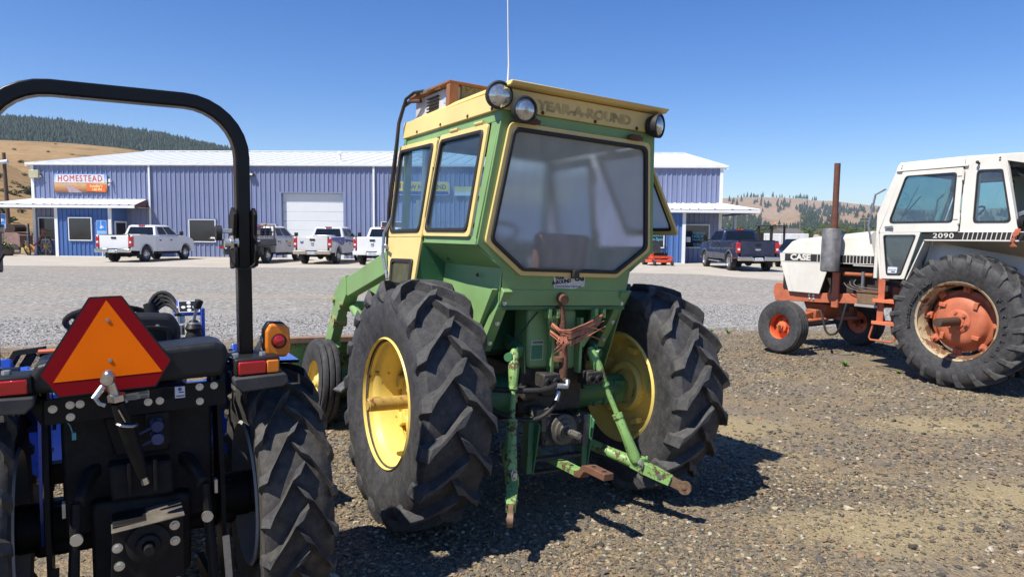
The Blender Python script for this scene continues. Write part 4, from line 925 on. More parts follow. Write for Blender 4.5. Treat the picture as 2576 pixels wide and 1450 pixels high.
        if two_tone:
            q = MB(); q.bb((ar + .08, s * HW, .55), (cb - .01, s * (HW + .006), .82)); q.build('lower_trim', m2, t)
    q = MB(); q.bb((tail + .05, -HW + .1, .78), (cb, HW - .1, .84)); q.bb((cb - .06, -HW + .1, .84), (cb, HW - .1, rail - .02)); q.build('bed_floor', M_BLK, t)
    q = MB(); q.bb((tail - .02, -.8, .7), (tail + .06, .8, rail - .01)); tg = q.build('tailgate', paint, t, bevel=.03, seg=3)
    q = MB(); q.bb((tail - .015, -.79, rail - .012), (tail + .1, .79, rail + .03)); q.build('tailgate_cap', M_BLK if style != 'ram' else paint, tg, bevel=.01)
    q = MB(); q.bb((tail - .05, -.14, 1.22), (tail - .018, .14, 1.32)); q.build('tailgate_handle', M_BLK, tg, bevel=.02)
    if style != 'chev':
        q = MB(); q.ball((tail - .028, 0, 1.05), .09 if style == 'ram' else .1, 14, (.25, .95, 1.15) if style == 'ram' else (.2, 1.45, .62)); q.build('emblem', M_CHROME, tg)
    for s in (-1, 1):
        q = MB(); q.bb((tail - .03, s * .81, .88 if style != 'chev' else .8), (tail + .16, s * (HW + .006), rail - .08)); tl = q.build('tail_light', M_RED, t, bevel=.02)
        q = MB(); q.bb((tail - .034, s * .85, 1.0), (tail - .02, s * .96, 1.1)); q.build('reverse_lens', M_WLENS, tl)
    mbp = {'chev': M_CHROME, 'ram': paint, 'ford': M_CHROME}[style]
    if style == 'ram' and length > .1: mbp = pm('dusty_bumper', (.4, .36, .3), .5, .4, .2, 6, dust=.8, dcol=(.33, .26, .18))
    q = MB(); q.bb((tail - .2, -.98, .52), (tail - .05, -.28, .72)); q.bb((tail - .2, .28, .52), (tail - .05, .98, .72)); q.bb((tail - .17, -.28, .5), (tail - .05, .28, .66)); bp = q.build('rear_bumper', mbp, t, bevel=.03)
    q = MB(); q.bb((tail - .205, -.17, .54), (tail - .172, .17, .67)); lp = q.build('number_plate', M_PLATE, bp)
    text_mb('206 JLB' if style == 'ford' else 'C654 HR', .085, lambda u, v, k: (tail - .206 - k, -u, .605 + v), .002).build('plate_characters', pm('plate_blue', (.03, .08, .3), .5), bp, 0)
    for s in (-1, 1):
        q = MB(); q.bb((-.52, s * .76, .2), (-.5, s * 1.0, .62)); q.build('mud_flap', M_BLK, t)
    return t
def decal_slab(par, name, poly, y, m):
    MB().slab(poly, lambda u, v, t_: (u, t_, v), y, y + (.003 if y > 0 else -.003)).build(name, m, par, 0)
W1 = pm('white_paint', (.72, .73, .74), .22, 0, .03, 1, coat=.6, drips=.12, dcol=(.42, .38, .32)); W2 = pm('dusty_white_paint', (.6, .6, .6), .3, 0, .04, 1, coat=.4, dust=.25, dcol=(.45, .41, .34)); BLU = pm('navy_paint', (.01, .018, .05), .22, 0, .1, 1, coat=.6, dust=.18, dcol=(.1, .1, .1)); GRY = pm('grey_lower_paint', (.13, .13, .135), .35, .3, .1, 2, dust=.4, dcol=(.25, .22, .18))
t1 = pickup('white crew cab pickup with chrome rear bumper parked by the wheelchair sign', (-20.55, 37.35, .318), -5.2, W1, 3.75)
t2 = pickup('white crew cab work truck with dark flatbed and rusty headache rack', (-13.95, 37.1, .318), -6, W2, 3.9, 'chev', flatbed=True)
t3 = pickup('white pickup with blue bedside stripe and dusty bumper before the overhead door', (-10.25, 37.2, .318), -3.5, W2, 4.05, 'ram', length=.2)
t4 = pickup('clean white pickup with white bumper beside the green tractor cab', (-7.05, 36.7, .318), -3.5, W1, 3.9, 'ram')
t5 = pickup('dark blue crew cab pickup with grey lower trim parked by the Summer Hours window', (11.52, 33.95, .318), 0.6, BLU, 4.1, 'ford', GRY, length=.25)
def truck_graphics():
    mb_ = pm('graphic_blue', (.03, .05, .32), .3); mg = pm('graphic_gold', (.5, .33, .15), .4)
    yy = -.99
    decal_slab(t3, 'blue_stripe', [(-1.1, 1.39), (1.05, 1.39), (1.1, 1.16), (.8, 1.0), (.55, .97), (.2, 1.05), (-.3, 1.17), (-1.1, 1.24)], yy, mb_)
    decal_slab(t3, 'blue_stripe', [(1.2, 1.3), (1.9, 1.27), (2.6, 1.2), (2.6, 1.12), (1.8, 1.15), (1.2, 1.17)], -1.0, mb_)
    decal_slab(t3, 'gold_stripe', [(-1.1, 1.235), (-.3, 1.165), (.2, 1.045), (.55, .965), (.8, .995), (1.1, 1.155), (1.1, 1.125), (.82, .965), (.55, .93), (.2, 1.01), (-.3, 1.13), (-1.1, 1.2)], yy, mg)
    q = MB()
    for s in (-1, 1):
        for k in range(3): q.slab([(s * .01, .04 * k), (s * .08, .05 + .04 * k), (s * .08, .085 + .04 * k), (s * .01, .035 + .04 * k)], lambda u, v, t_: (-1.245 - t_, .55 + u, 1.05 + v), 0, .003)
    q.build('leaf_emblem', mb_, t3, 0)
    text_mb('AGRITECH', .07, lambda u, v, k: (.3 + u, -.994 - k, 1.22 + v), .002).build('bedside_lettering', pm('plate_white', (.6, .66, .7)), t3, 0)
    for t in (t2, t3):
        q = MB(); x = 1.5 if t is t2 else 2.0; f = lambda u, v, k: (x + u, -.999 - k, 1.05 + v)
        q.ring([(.09 * cos(a), .06 + .07 * sin(a)) for a in [k * pi / 6 for k in range(12)]], [(.06 * cos(a), .06 + .045 * sin(a)) for a in [k * pi / 6 for k in range(12)]], f, 0, .003); q.slab([(-.12, -.05), (.12, -.05), (.12, -.03), (-.12, -.03)], f, 0, .003); q.build('door_crest', pm('crest_black', (.03, .03, .03), .5), t, 0)
    q = MB(); q.slab([(2.35, .92), (2.85, .92), (2.85, 1.12), (2.35, 1.12)], lambda u, v, k: (u, -.999 - k, v), 0, .004); q.build('door_decal', pm('decal_yellow', (.6, .42, .08), .4), t2, 0)
    q = MB(); q.slab([(2.45, .84), (2.85, .84), (2.85, .9), (2.45, .9)], lambda u, v, k: (u, -.999 - k, v), 0, .004); q.build('door_decal', mb_, t2, 0)
    text_mb('SUPER DUTY', .13, lambda u, v, k: (-1.25 - k, -u, .8 + v), .006, sx=1.5, spacing=1.2).build('tailgate_lettering', pm('navy_relief', (.008, .014, .045), .3), t5, 0)
    text_mb('FX4', .16, lambda u, v, k: (-.62 - u, .988 + k, 1.26 + v), .003, .004).build('bedside_lettering', pm('fx_red', (.3, .02, .02), .4), t5, 0)
    q = MB(); q.bb((.75, -.55, 1.36), (1.02, .75, 1.5)); q.build('bed_toolbox', pm('diamond_plate', (.55, .57, .6), .3, .9), t3, bevel=.02)
    q = MB(); q.bb((.2, -.5, 1.415), (.85, .45, 1.46)); q.build('foam_board', pm('foam_cream', (.6, .56, .45), .8), t1)
truck_graphics()
def distant_vehicles():
    t = thing('dark_suv', 'dark car partly hidden between the blue pickup and the white tractor hood', 'car', (16.2, 39.5, .318), (0, 0, pi / 2 + 2.6))
    q = MB(); q.prism([(-2.2, .4), (-1.8, .35), (1.8, .35), (2.3, .45), (2.3, .8), (1.2, .98), (-2.0, 1.02), (-2.25, .9)], 'y', -.9, .9); q.build('body', pm('black_paint', (.012, .014, .022), .15, coat=.8), t, bevel=.06, seg=3)
    q = MB(); P = [(-2.0, .85, 1.0), (1.15, .85, .97), (-1.6, .65, 1.5), (.35, .65, 1.5)]; V_ = []
    for x, y, z in P: V_ += [(x, y, z), (x, -y, z)]
    q.add(V_, [(0, 1, 5, 4), (2, 6, 7, 3), (0, 4, 6, 2), (1, 3, 7, 5), (4, 5, 7, 6)]); q.build('greenhouse', M_GLS, t)
    q = MB(); q.bb((-1.55, -.62, 1.49), (.3, .62, 1.53)); q.build('roof', MATS['black_paint'], t, bevel=.02)
    for x in (-1.4, 1.45):
        for s in (-1, 1): road_wheel(t, x, s * .8, .34, .22)
    t = thing('box_trailer', 'long low white trailer roof beyond the blue pickup', 'trailer', (21.5, 66, .3), (0, 0, -.02))
    q = MB(); q.bb((-6, -1.2, .55), (6, 1.2, 1.95)); q.build('box', pm('trailer_white', (.72, .74, .76), .4), t, bevel=.05)
    for k in range(8): MB().bb((-5.6 + k * 1.5, -1.23, .6), (-5.52 + k * 1.5, -1.205, 1.9)).build('rib', pm('trailer_white', (.7, .72, .74)), t)
    for x in (-.6, .6):
        for s in (-1, 1): road_wheel(t, x, s * 1.05, .36, .22)
    t = thing('skid_loader', 'dark canopy frame of a small loader behind the blue pickup bed', 'loader', (16.8, 45.2, .318), (0, 0, .4))
    mk = pm('loader_frame', (.03, .028, .026), .6)
    for x in (-.6, .5):
        for s in (-.55, .55): MB().bb((x - .05, s - .05, .9), (x + .05, s + .05, 2.3)).build('canopy_post', mk, t)
    MB().bb((-.75, -.7, 2.3), (.7, .7, 2.37)).build('canopy', mk, t, bevel=.02); MB().bb((-.9, -.6, .45), (1.0, .6, 1.15)).build('body', pm('loader_orange', (.5, .1, .02), .5), t, bevel=.05)
    MB().ball((.2, 0, 2.45), .09, 10).build('beacon', M_AMB, t)
    for x in (-.6, .7):
        for s in (-1, 1): road_wheel(t, x, s * .72, .36, .25)
    MB().bb((-1.3, -.25, .5), (-.9, .25, 1.9)).build('mast', mk, t)
    far = pm('far_house_wall', (.5, .48, .43), .8); rf = pm('far_house_roof', (.12, .11, .105), .8)
    for i, (x, y, w, h, lb) in enumerate(((76, 290, 13, 3.0, 'grey roofed pale house among the valley trees'), (153, 335, 14, 3.4, 'pale house with dark roof near the leafy tree in the valley'), (118, 300, 11, 2.9, 'small far house by the crossarm poles'))):
        t = thing('far_house', lb, 'house', (x, y, .3), (0, 0, .2 * i)); MB().bb((-w / 2, -4, 0), (w / 2, 4, h)).build('wall', far, t); q = MB(); q.prism([(-4.5, h), (4.5, h), (0, h + 2.2)], 'x', -w / 2 - .4, w / 2 + .4); q.build('roof', rf, t)
        for k in (-.3, .05, .33): MB().bb((w * k - .6, -4.05, 1.0), (w * k + .6, -4.0, 2.1)).build('window', M_GLS, t)
distant_vehicles()
def mower():
    t = thing('zero_turn_mower', 'orange zero turn lawn mower with black seat against the blue wall', 'mower', (8.15, 39.2, .318), (0, 0, -pi / 2 + .12))
    o = pm('mower_orange', (.62, .075, .02), .35, coat=.4); k = M_BLK
    q = MB(); q.bb((-.7, -.45, .35), (.55, .45, .5)); q.bb((.55, -.62, .4), (.7, .62, .52)); q.build('frame', o, t, bevel=.02)
    q = MB(); q.prism(rpoly([(.1, -.72), (.75, -.6), (.75, .6), (.1, .72), (-.25, .6), (-.25, -.6)], .1), 'z', .16, .32); q.build('cutting_deck', o, t, bevel=.02)
    for s in (-1, 1):
        q = MB(); q.cyl((.95, s * .5, .15), (.95, s * .5 + .1, .15), .15, .15, 16); q.build('caster_wheel', M_TYRE, t)
        q = MB(); q.bar([(.65, s * .55, .46), (.95, s * .55, .42)], .08, .08); q.bar([(.95, s * .55, .44), (.95, s * .42, .15)], .05, .05, (1, 0, 0)); q.build('caster_arm', o, t)
        q = MB(); q.lathe([(.13, -.13), (.24, -.13), (.27, -.09), (.27, .09), (.24, .13), (.13, .13)], (-.45, s * .56, .27), (0, 1, 0), 24, True); q.build('drive_wheel', M_TYRE, t)
        q = MB(); q.tube([(.25, s * .4, .6), (.35, s * .42, 1.0), (.3, s * .2, 1.08)], .02, 6); q.build('lap_bar', k, t)
        q = MB(); q.bb((-.5, s * .28, .5), (.35, s * .48, .72)); q.build('side_pod', k if s > 0 else o, t, bevel=.04)
    q = MB(); q.prism(rpoly([(-.25, .62), (.3, .62), (.3, .74), (-.1, .76), (-.3, 1.25), (-.42, 1.22)], .05), 'y', -.27, .27); q.build('seat', pm('seat_black', (.02, .02, .02), .5), t, bevel=.04)
    q = MB(); q.bb((-.95, -.35, .45), (-.5, .35, .95)); q.build('engine', k, t, bevel=.05)
    q = MB(); q.tube([(-.6, -.5, .5), (-.6, -.62, 1.3), (-.55, -.5, 1.5)], .025, 6); q.build('roll_bar', k, t)
    q = MB(); q.bb((.5, -.3, .52), (.62, .3, .6)); q.build('foot_pan', k, t)
mower()
# ---------------------------------------------------------------- farm tyres
def ag_tyre(yc, R, W, rim, nlug, zc=0.0, xc=0.0, lh=.045, wt=.05, wb=.085, arc=.26, phase=0.0, n=72, cross=.03, side=.84):
    """lugged drive tyre about the y axis: carcass plus chevron bars"""
    q = MB(); Rc = R - lh; h = W / 2
    prof = [(rim - .01, .74 * h), (rim + .02, .82 * h), (rim + .05, .86 * h), ((rim + Rc) / 2, h), (Rc * .93, .97 * h), (Rc - .022, .86 * h), (Rc - .006, .55 * h), (Rc, 0)]
    full = [(r, -y) for r, y in prof] + [(r, y) for r, y in prof[::-1][1:]]
    q.lathe(full, (xc, yc, zc), (0, 1, 0), n)
    def surf(s):  # s in 0..1 centre -> shoulder, 1..2 down the side wall ; returns y, r, normal (ny, nr)
        if s <= 1:
            y = s * .86 * h; r = Rc - .022 * s ** 2.2; return y, r, (.12 * s, 1.0)
        t = s - 1; y = (.86 + .12 * min(1, t * 1.6)) * h; r = Rc - .022 - (Rc - R * side) * t; k = min(1, t * 1.2 + .5); return y, r, (k, 1 - k * .85)
    S = [-cross * 2, .22, .5, .8, 1.0, 1.25, 1.6, 2.0]
    for i in range(nlug):
        for sg in (1, -1):
            ph0 = phase + 2 * pi * (i + (.5 if sg < 0 else 0)) / nlug; P = []
            for j, s in enumerate(S):
                ss = max(s, 0); y, r, (ny, nr) = surf(ss)
                if s < 0: y = s * .86 * h
                f = .5 * s if s < .22 else (.11 + (s - .22) * 1.14 if s < 1 else 1.0 + (s - 1) * .2)
                ph = ph0 + arc * f
                er = Vector((cos(ph), 0, sin(ph))); et = Vector((-sin(ph), 0, cos(ph))); ey = Vector((0, sg, 0))
                B = Vector((xc, yc, zc)) + er * r + ey * y; nn = (er * nr + ey * ny).normalized()
                top = R if s <= 1 else 0; hh = (lh + .006 * min(1, max(s, 0))) if s <= 1.01 else lh * (1 - (s - 1)) * .7 + .004
                k = 1.25 if j == 0 else 1.0
                w0, w1 = (wb * k, wt * k) if s <= 1 else (wb * .95, wt * .9)
                dr = (et + ey * (.55 if s < 1 else .1)).normalized()
                P += [B - nn * .012 - dr * w0 / 2, B + nn * hh - dr * w1 / 2, B + nn * hh + dr * w1 / 2, B - nn * .012 + dr * w0 / 2]
            m = len(S); F = [(4 * a + b, 4 * a + b + 1, 4 * a + b + 5, 4 * a + b + 4) for a in range(m - 1) for b in range(3)] + [(0, 3, 2, 1), (4 * m - 4, 4 * m - 3, 4 * m - 2, 4 * m - 1)]
            k0 = len(q.f)
            for a in range(5): q.mi[k0 + 3 * a + 1] = 1
            q.add(P, F)
    return q
def rib_tyre(xc, yc, zc, R, W, rim, ax=(0, 1, 0), grooves=3):
    q = MB(); h = W / 2; prof = [(rim - .01, -.7 * h), (rim + .03, -.85 * h), ((R + rim) / 2, -h), (R * .93, -.93 * h)]
    xs = [-.85 * h, .85 * h]; n = grooves; w = 1.7 * h / n
    for k in range(n):
        a = -.85 * h + k * w; cr = lambda y: R - .012 * abs(y / h) ** 2
        prof += [(cr(a) - .028, a), (cr(a) - .004, a + w * .16), (cr(a + w * .5), a + w * .5), (cr(a + w) - .004, a + w * .84)]
    prof += [(R - .04, .85 * h), (R * .93, .93 * h), ((R + rim) / 2, h), (rim + .03, .85 * h), (rim - .01, .7 * h)]
    q.lathe(prof, (xc, yc, zc), ax, 56); return q
M_LUG = pm('scuffed_lit_lug', (.066, .065, .064), .8, var=.35, vs=16, dust=.5, dcol=(.13, .12, .105), bump=.4, bs=120)  # paler lug tops: scuffed rubber, plus shading contrast put into the colour
M_AGT = pm('worn_tractor_tyre', (.034, .034, .036), .7, var=.35, vs=9, dust=.5, dcol=(.11, .1, .09), bump=.35, bs=70, drips=.0)

# ---------------------------------------------------------------- green cab tractor with loader
JG = pm('faded_green', (.19, .33, .12), .42, var=.14, vs=2.5, rust=.16, rcol=(.07, .032, .018), rs=26, dust=.25, dcol=(.2, .28, .14))
JG2 = pm('chipped_green', (.2, .36, .11), .5, var=.2, vs=5, rust=.55, rcol=(.1, .06, .03), rs=34)
JD_ = pm('dark_green', (.045, .16, .07), .45, var=.2, vs=4, rust=.3, rcol=(.05, .035, .02), rs=30)
JY = pm('faded_yellow', (.72, .54, .2), .42, var=.1, vs=2.5, rust=.13, rcol=(.11, .05, .02), rs=34, dust=.2, dcol=(.62, .5, .26))
JYR = pm('rim_yellow', (.78, .58, .14), .45, var=.1, vs=3, rust=.3, rcol=(.24, .1, .03), rs=22, drips=.2)
RUST = pm('brown_rust', (.13, .06, .033), .85, var=.35, vs=14, bump=.3); GREASE = pm('greasy_iron', (.028, .025, .022), .6, var=.4, vs=12, dust=.5, dcol=(.1, .085, .065), bump=.3, bs=40)
RUB = pm('black_rubber', (.018, .017, .016), .6); STEEL = pm('bare_steel', (.42, .42, .42), .35, .9, .2, 30); ZINC = pm('zinc_bolt', (.62, .62, .58), .32, .8, .1, 40)
def milky():
    m = bpy.data.materials.new('milky_plexiglass'); m.use_nodes = True; nt = m.node_tree; nt.nodes.remove(nt.nodes['Principled BSDF'])
    a = _n(nt, 'ShaderNodeBsdfDiffuse'); b = _n(nt, 'ShaderNodeBsdfTranslucent'); c = _n(nt, 'ShaderNodeBsdfGlossy'); c.inputs['Roughness'].default_value = .15
    a.inputs[0].default_value = b.inputs[0].default_value = (.88, .88, .86, 1); s1 = _n(nt, 'ShaderNodeMixShader'); s2 = _n(nt, 'ShaderNodeMixShader'); s1.inputs[0].default_value = .5; s2.inputs[0].default_value = .12
    nt.links.new(a.outputs[0], s1.inputs[1]); nt.links.new(b.outputs[0], s1.inputs[2]); nt.links.new(s1.outputs[0], s2.inputs[1]); nt.links.new(c.outputs[0], s2.inputs[2]); nt.links.new(s2.outputs[0], nt.nodes['Material Output'].inputs['Surface']); return m
def green_tractor():
    global OFF
    R = .835; th = .044
    up = Vector((-sin(th) * -cos(rad(30.43)), 0, 0)); fh = rad(30.43)
    lf = Vector((-cos(fh), -sin(fh), 0)); u = Vector((0, 0, 1)) * cos(th) - lf * sin(th)
    base = Vector((.178, 5.182, .808)) - u * R
    t = thing('cab_tractor', 'old green tractor with boxy yellow trimmed cab seen from behind', 'tractor', base, (th, 0, fh + pi / 2)); OFF = Vector((0, 0, R))
    HT = .99; W = .475
    # rear wheels
    for s in (1, -1):
        y = s * HT
        q = MB(); f = lambda prof: q.lathe([(r, a) for r, a in prof], (0, y, 0), (0, s, 0), 64)
        f([(.433, .205), (.445, .19), (.443, .17), (.415, .165), (.405, .12), (.385, .08), (.385, -.08), (.405, -.14), (.415, -.17), (.44, -.175), (.446, -.195), (.43, -.21), (.40, -.165), (.395, -.14), (.372, -.07), (.30, -.055), (.22, -.085), (.12, -.11), (.01, -.11)])
        q.lathe([(.433, .205), (.42, .15), (.398, .13), (.376, .09), (.374, -.045)], (0, y, 0), (0, s, 0), 64)
        wh = q.build('rear_wheel', JYR, t, 40)
        for k in range(8):
            a = k * pi / 4 + .2; q = MB(); q.box((cos(a) * .345, y - s * .05, sin(a) * .345), (.06, .05, .09), (0, -a, 0)); q.build('rim_lug', JYR, wh, bevel=.006); q = MB(); q.bolt((cos(a) * .2, y - s * .07, sin(a) * .2), (0, s, 0), .018, .03); q.build('wheel_bolt', JYR, wh)
        for k in range(5):
            a = k * 1.257 + .5; q = MB(); q.box((cos(a) * .3, y - s * .085, sin(a) * .3), (.05, .06, .1), (0, -a, 0)); q.build('cast_boss', JYR, wh, bevel=.01)
        q = MB(); q.lathe([(.2, -.06), (.205, -.12), (.18, -.14), (.14, -.13)], (0, y, 0), (0, s, 0), 40); q.build('hub_ring', JYR, wh)
        ag_tyre(y, R, W, .425, 17, phase=.1 if s > 0 else .27, lh=.058, wt=.088, wb=.14, arc=.25).build('tyre', [M_AGT, M_LUG], wh, 38, bevel=.006, seg=1)
        q = MB(); q.cyl((0, y - s * .16, 0), (0, y + s * (.31 if s > 0 else .12), 0), .047, .047, 20); q.cyl((0, y + s * .305, 0), (0, y + s * .318, 0), .042, .036, 20) if s > 0 else None
        q.build('axle_stub', pm('rusty_yellow', (.42, .27, .06), .7, var=.25, vs=20, rust=.55, rcol=(.16, .06, .025), rs=30), wh)
        q = MB(); q.cyl((0, y - s * .08, 0), (0, y - s * .02, 0), .16, .13, 28); q.build('hub', JYR, wh)
    q = MB(); q.cyl((0, -.82, 0), (0, -.25, 0), .1, .16, 16); q.cyl((0, .25, 0), (0, .82, 0), .16, .1, 16)
    for s in (-1, 1):
        q.bb((-.1, s * .44, -.11), (.1, s * .8, .07))
        for k in range(3): q.bb((-.115, s * (.48 + .1 * k), -.12), (.115, s * (.5 + .1 * k), .08))
    q.build('axle_housing', JD_, t, bevel=.02)
    # front wheels and axle
    for s in (1, -1):
        x, y, z = 2.734, s * .87, -.385; ax = (.0, s, .05)
        q = MB(); q.lathe([(.235, .07), (.245, .06), (.225, .03), (.205, -.03), (.19, -.02), (.12, .0), (.07, .03), (.05, .06), (.001, .065)], (x, y, z), ax, 40); wh = q.build('front_wheel', JYR, t)
        rib_tyre(x, y, z, .442, .215, .225, ax, 3).build('tyre', M_AGT, wh, 30)
    q = MB(); q.bar([(2.734, -.75, -.36), (2.734, .75, -.36)], .12, .13, (0, 0, 1)); q.bar([(2.734, -.75, -.38), (2.734, -.78, -.05)], .09, .09, (1, 0, 0)); q.bar([(2.734, .75, -.38), (2.734, .78, -.05)], .09, .09, (1, 0, 0)); q.build('front_axle', JD_, t, bevel=.01)
    # engine, hood, drive line
    q = MB(); q.prism(rpoly([(1.35, .22), (3.0, .2), (3.08, .55), (2.95, .66), (1.35, .72)], .06), 'y', -.3, .3); q.build('hood', JG, t, bevel=.03)
    q = MB(); q.bb((1.2, -.26, -.35), (2.95, .26, .2)); q.bb((.2, -.26, -.25), (1.3, .26, .25)); q.build('engine', GREASE, t, bevel=.03)
    q = MB(); q.cyl((2.25, 0, .66), (2.25, 0, 1.52), .085, .085, 16); q.cyl((2.25, 0, 1.52), (2.25, 0, 2.1), .038, .038, 12); q.build('exhaust', pm('grey_muffler', (.25, .25, .24), .6, rust=.2), t)
    q = MB(); q.bb((3.02, -.27, .2), (3.1, .27, .6)); q.build('grille', RUB, t, bevel=.02)
    # ------------------------------------------------ cab
    def SL(sgn): return lambda x, z, w_: (x, sgn * (.635 + .135 * (1.951 - z) + w_), z)
    FR = lambda y, z, w_: (-.441 + .078 * (1.951 - z) - w_, y, z)
    # rear shell: green ring with the big yellow frame, seal and pane
    face = [(.64, 1.955), (-.64, 1.955), (-.745, 1.09), (-.545, .94), (-.525, .80), (.525, .80), (.545, .94), (.745, 1.09)]
    fo = [(.59, 1.885), (-.59, 1.885), (-.70, 1.105), (-.41, .895), (.41, .895), (.70, 1.105)]
    def ringpoly(outer, inner, fm, t0, t1, name, m, par, **k):
        q = MB(); q.ring(outer, inner, fm, t0, t1); return q.build(name, m, par, **k)
    fo8 = [(.59, 1.885), (-.59, 1.885), (-.70, 1.105), (-.555, 1.0), (-.41, .895), (.41, .895), (.555, 1.0), (.70, 1.105)]
    rear = ringpoly(face, inset(fo8, .02), FR, -.012, .012, 'cab_rear_panel', JG, t, bevel=.004)
    fr_o = rpoly(fo, .05, 4); fr_i = rpoly(inset(fo, .034), .06, 4)
    wf = ringpoly(fr_o, fr_i, FR, .013, .034, 'rear_window', JY, t, bevel=.004)
    s_o = rpoly(inset(fo, .03), .06, 4); s_i = rpoly(inset(fo, .056), .05, 4); ringpoly(s_o, s_i, FR, .012, .048, 'seal', RUB, wf, bevel=.006)
    m = bpy.data.materials.new('hazed_pane'); m.use_nodes = True; nt = m.node_tree; nt.nodes.remove(nt.nodes['Principled BSDF']); out = nt.nodes['Material Output']
    rf = _n(nt, 'ShaderNodeBsdfRefraction'); rf.inputs['IOR'].default_value = 1.12; rf.inputs['Roughness'].default_value = .4; rf.inputs[0].default_value = (.95, .97, .97, 1)
    df = _n(nt, 'ShaderNodeBsdfDiffuse'); df.inputs[0].default_value = (.74, .73, .68, 1); tl = _n(nt, 'ShaderNodeBsdfTranslucent'); tl.inputs[0].default_value = (.74, .73, .69, 1)
    gl = _n(nt, 'ShaderNodeBsdfGlossy'); gl.inputs['Roughness'].default_value = .25
    a1 = _n(nt, 'ShaderNodeMixShader'); a1.inputs[0].default_value = .5; nt.links.new(df.outputs[0], a1.inputs[1]); nt.links.new(tl.outputs[0], a1.inputs[2])
    nn = noise(nt, 2.5, 6, .6, coords(nt)); vd = coords(nt, 'Object', (6, 6, .8)); nv = noise(nt, 2, 4, .6, vd)
    fac = ramp(nt, math_(nt, 'ADD', math_(nt, 'MULTIPLY', nn.outputs[0], .6), math_(nt, 'MULTIPLY', nv.outputs[0], .4)), .32, .68, .3, .72)
    a2 = _n(nt, 'ShaderNodeMixShader'); nt.links.new(fac, a2.inputs[0]); nt.links.new(rf.outputs[0], a2.inputs[1]); nt.links.new(a1.outputs[0], a2.inputs[2])
    a3 = _n(nt, 'ShaderNodeMixShader'); a3.inputs[0].default_value = .05; nt.links.new(a2.outputs[0], a3.inputs[1]); nt.links.new(gl.outputs[0], a3.inputs[2]); nt.links.new(a3.outputs[0], out.inputs['Surface'])
    q = MB(); P = [FR(u_, v_, .022) for u_, v_ in rpoly(inset(fo, .04), .05, 4)]; q.add(P, [tuple(range(len(P)))]); q.build('hazed_pane', m, wf, 0)
    for yy in (.45, -.42): q = MB(); q.bb((-.5, yy - .05, 1.885), (-.44, yy + .03, 1.92)); q.cyl((-.49, yy - .07, 1.9), (-.49, yy + .05, 1.9), .014, .014, 8); q.build('hinge', RUST, wf)
    q = MB(); q.bb((-.43, -.05, .885), (-.385, .0, .945)); q.build('latch', RUB, wf, bevel=.006)
    # rear fascia, roof
    FA = [(.64, 1.957), (-.64, 1.957), (-.665, 2.1), (.625, 2.1)]
    q = MB(); q.slab([(.645, 1.955), (-.645, 1.955), (-.645, 2.09), (.645, 2.09)], FR, .0, .03); fas = q.build('rear_fascia', JY, t, bevel=.006)
    text_mb('YEAR-A-ROUND', .083, lambda u_, v_, w_: FR(.0 - u_, 2.012 + v_, .031 + w_), .002, .004, sx=1.28).build('fascia_lettering', pm('worn_decal', (.46, .345, .13), .6, var=.4, vs=14), fas, 0)
    for s in (1, -1):
        f = SL(s); q = MB(); q.slab([(-.47, 1.955), (1.2, 1.945), (1.24, 2.085), (-.47, 2.085)], f, .0, .03); q.build('side_fascia', JY, t, bevel=.006)
    q = MB(); P = [(-.53, .63, 2.095), (-.53, -.67, 2.095), (1.22, -.63, 2.085), (1.22, .63, 2.085), (-.56, .64, 2.125), (-.56, -.68, 2.125), (1.22, -.5, 2.17), (1.22, .5, 2.17), (-.2, .5, 2.17), (-.2, -.5, 2.17)]
    q.add(P, [(0, 1, 2, 3), (0, 4, 5, 1), (4, 8, 9, 5), (8, 7, 6, 9), (0, 3, 7, 8, 4), (1, 5, 9, 6, 2), (2, 6, 7, 3)]); q.build('roof', JY, t, 30, bevel=.01)
    # side walls
    for s in (1, -1):
        f = SL(s)
        q = MB(); q.slab([(-.435, 1.955), (1.2, 1.945), (1.22, 1.885), (-.435, 1.885)], f, -.015, .008); q.slab([(-.435, 1.885), (-.335, 1.885), (-.325, 1.1), (-.375, 1.09)], f, -.015, .008); q.slab([(-.375, 1.14), (.47, 1.135), (.47, 1.085), (-.385, 1.085)], f, -.014, .0085); q.build('side_frame', JG, t, bevel=.004)
        # rear quarter window
        wo = [(.425, 1.885), (-.325, 1.88), (-.32, 1.135), (.445, 1.135)]
        if s > 0:
            w = ringpoly(rpoly(wo, .03, 3), rpoly(inset(wo, .04), .04, 3), f, .009, .03, 'quarter_window', JY, t, bevel=.004); fm = f
        else:   # swung open on its top hinge
            hinge = Vector(f(0, 1.885, .02)); an = rad(24)
            def fm(x, z, w_, f=f, hinge=hinge, an=an):
                p = Vector(f(x, z, w_)); d = p - Vector((p.x, hinge.y, hinge.z)); c_, s_ = cos(an), sin(an)
                return (p.x, hinge.y + d.y * c_ + d.z * s_, hinge.z - d.y * s_ + d.z * c_)
            w = ringpoly(rpoly(wo, .03, 3), rpoly(inset(wo, .04), .04, 3), fm, .009, .03, 'quarter_window', JY, t, bevel=.004)
        ringpoly(rpoly(inset(wo, .035), .045, 3), rpoly(inset(wo, .06), .04, 3), fm, .008, .042, 'seal', RUB, w, bevel=.005)
        q = MB(); P = [fm(a, b, .02) for a, b in rpoly(inset(wo, .045), .04, 3)]; q.add(P, [tuple(range(len(P)))]); q.build('pane', glass('cab_glass', (.5, .68, .78), .05, .12, (.34, .42, .48)) if s > 0 else milky(), w, 0)
        for xx in (.18, -.2): q = MB(); q.cyl(f(xx - .06, 1.895, .03), f(xx + .06, 1.895, .03), .012, .012, 8); q.build('hinge', JY, w)
        # door
        do = [(1.245, 1.885), (.47, 1.878), (.465, 1.13), (1.155, 1.12)]
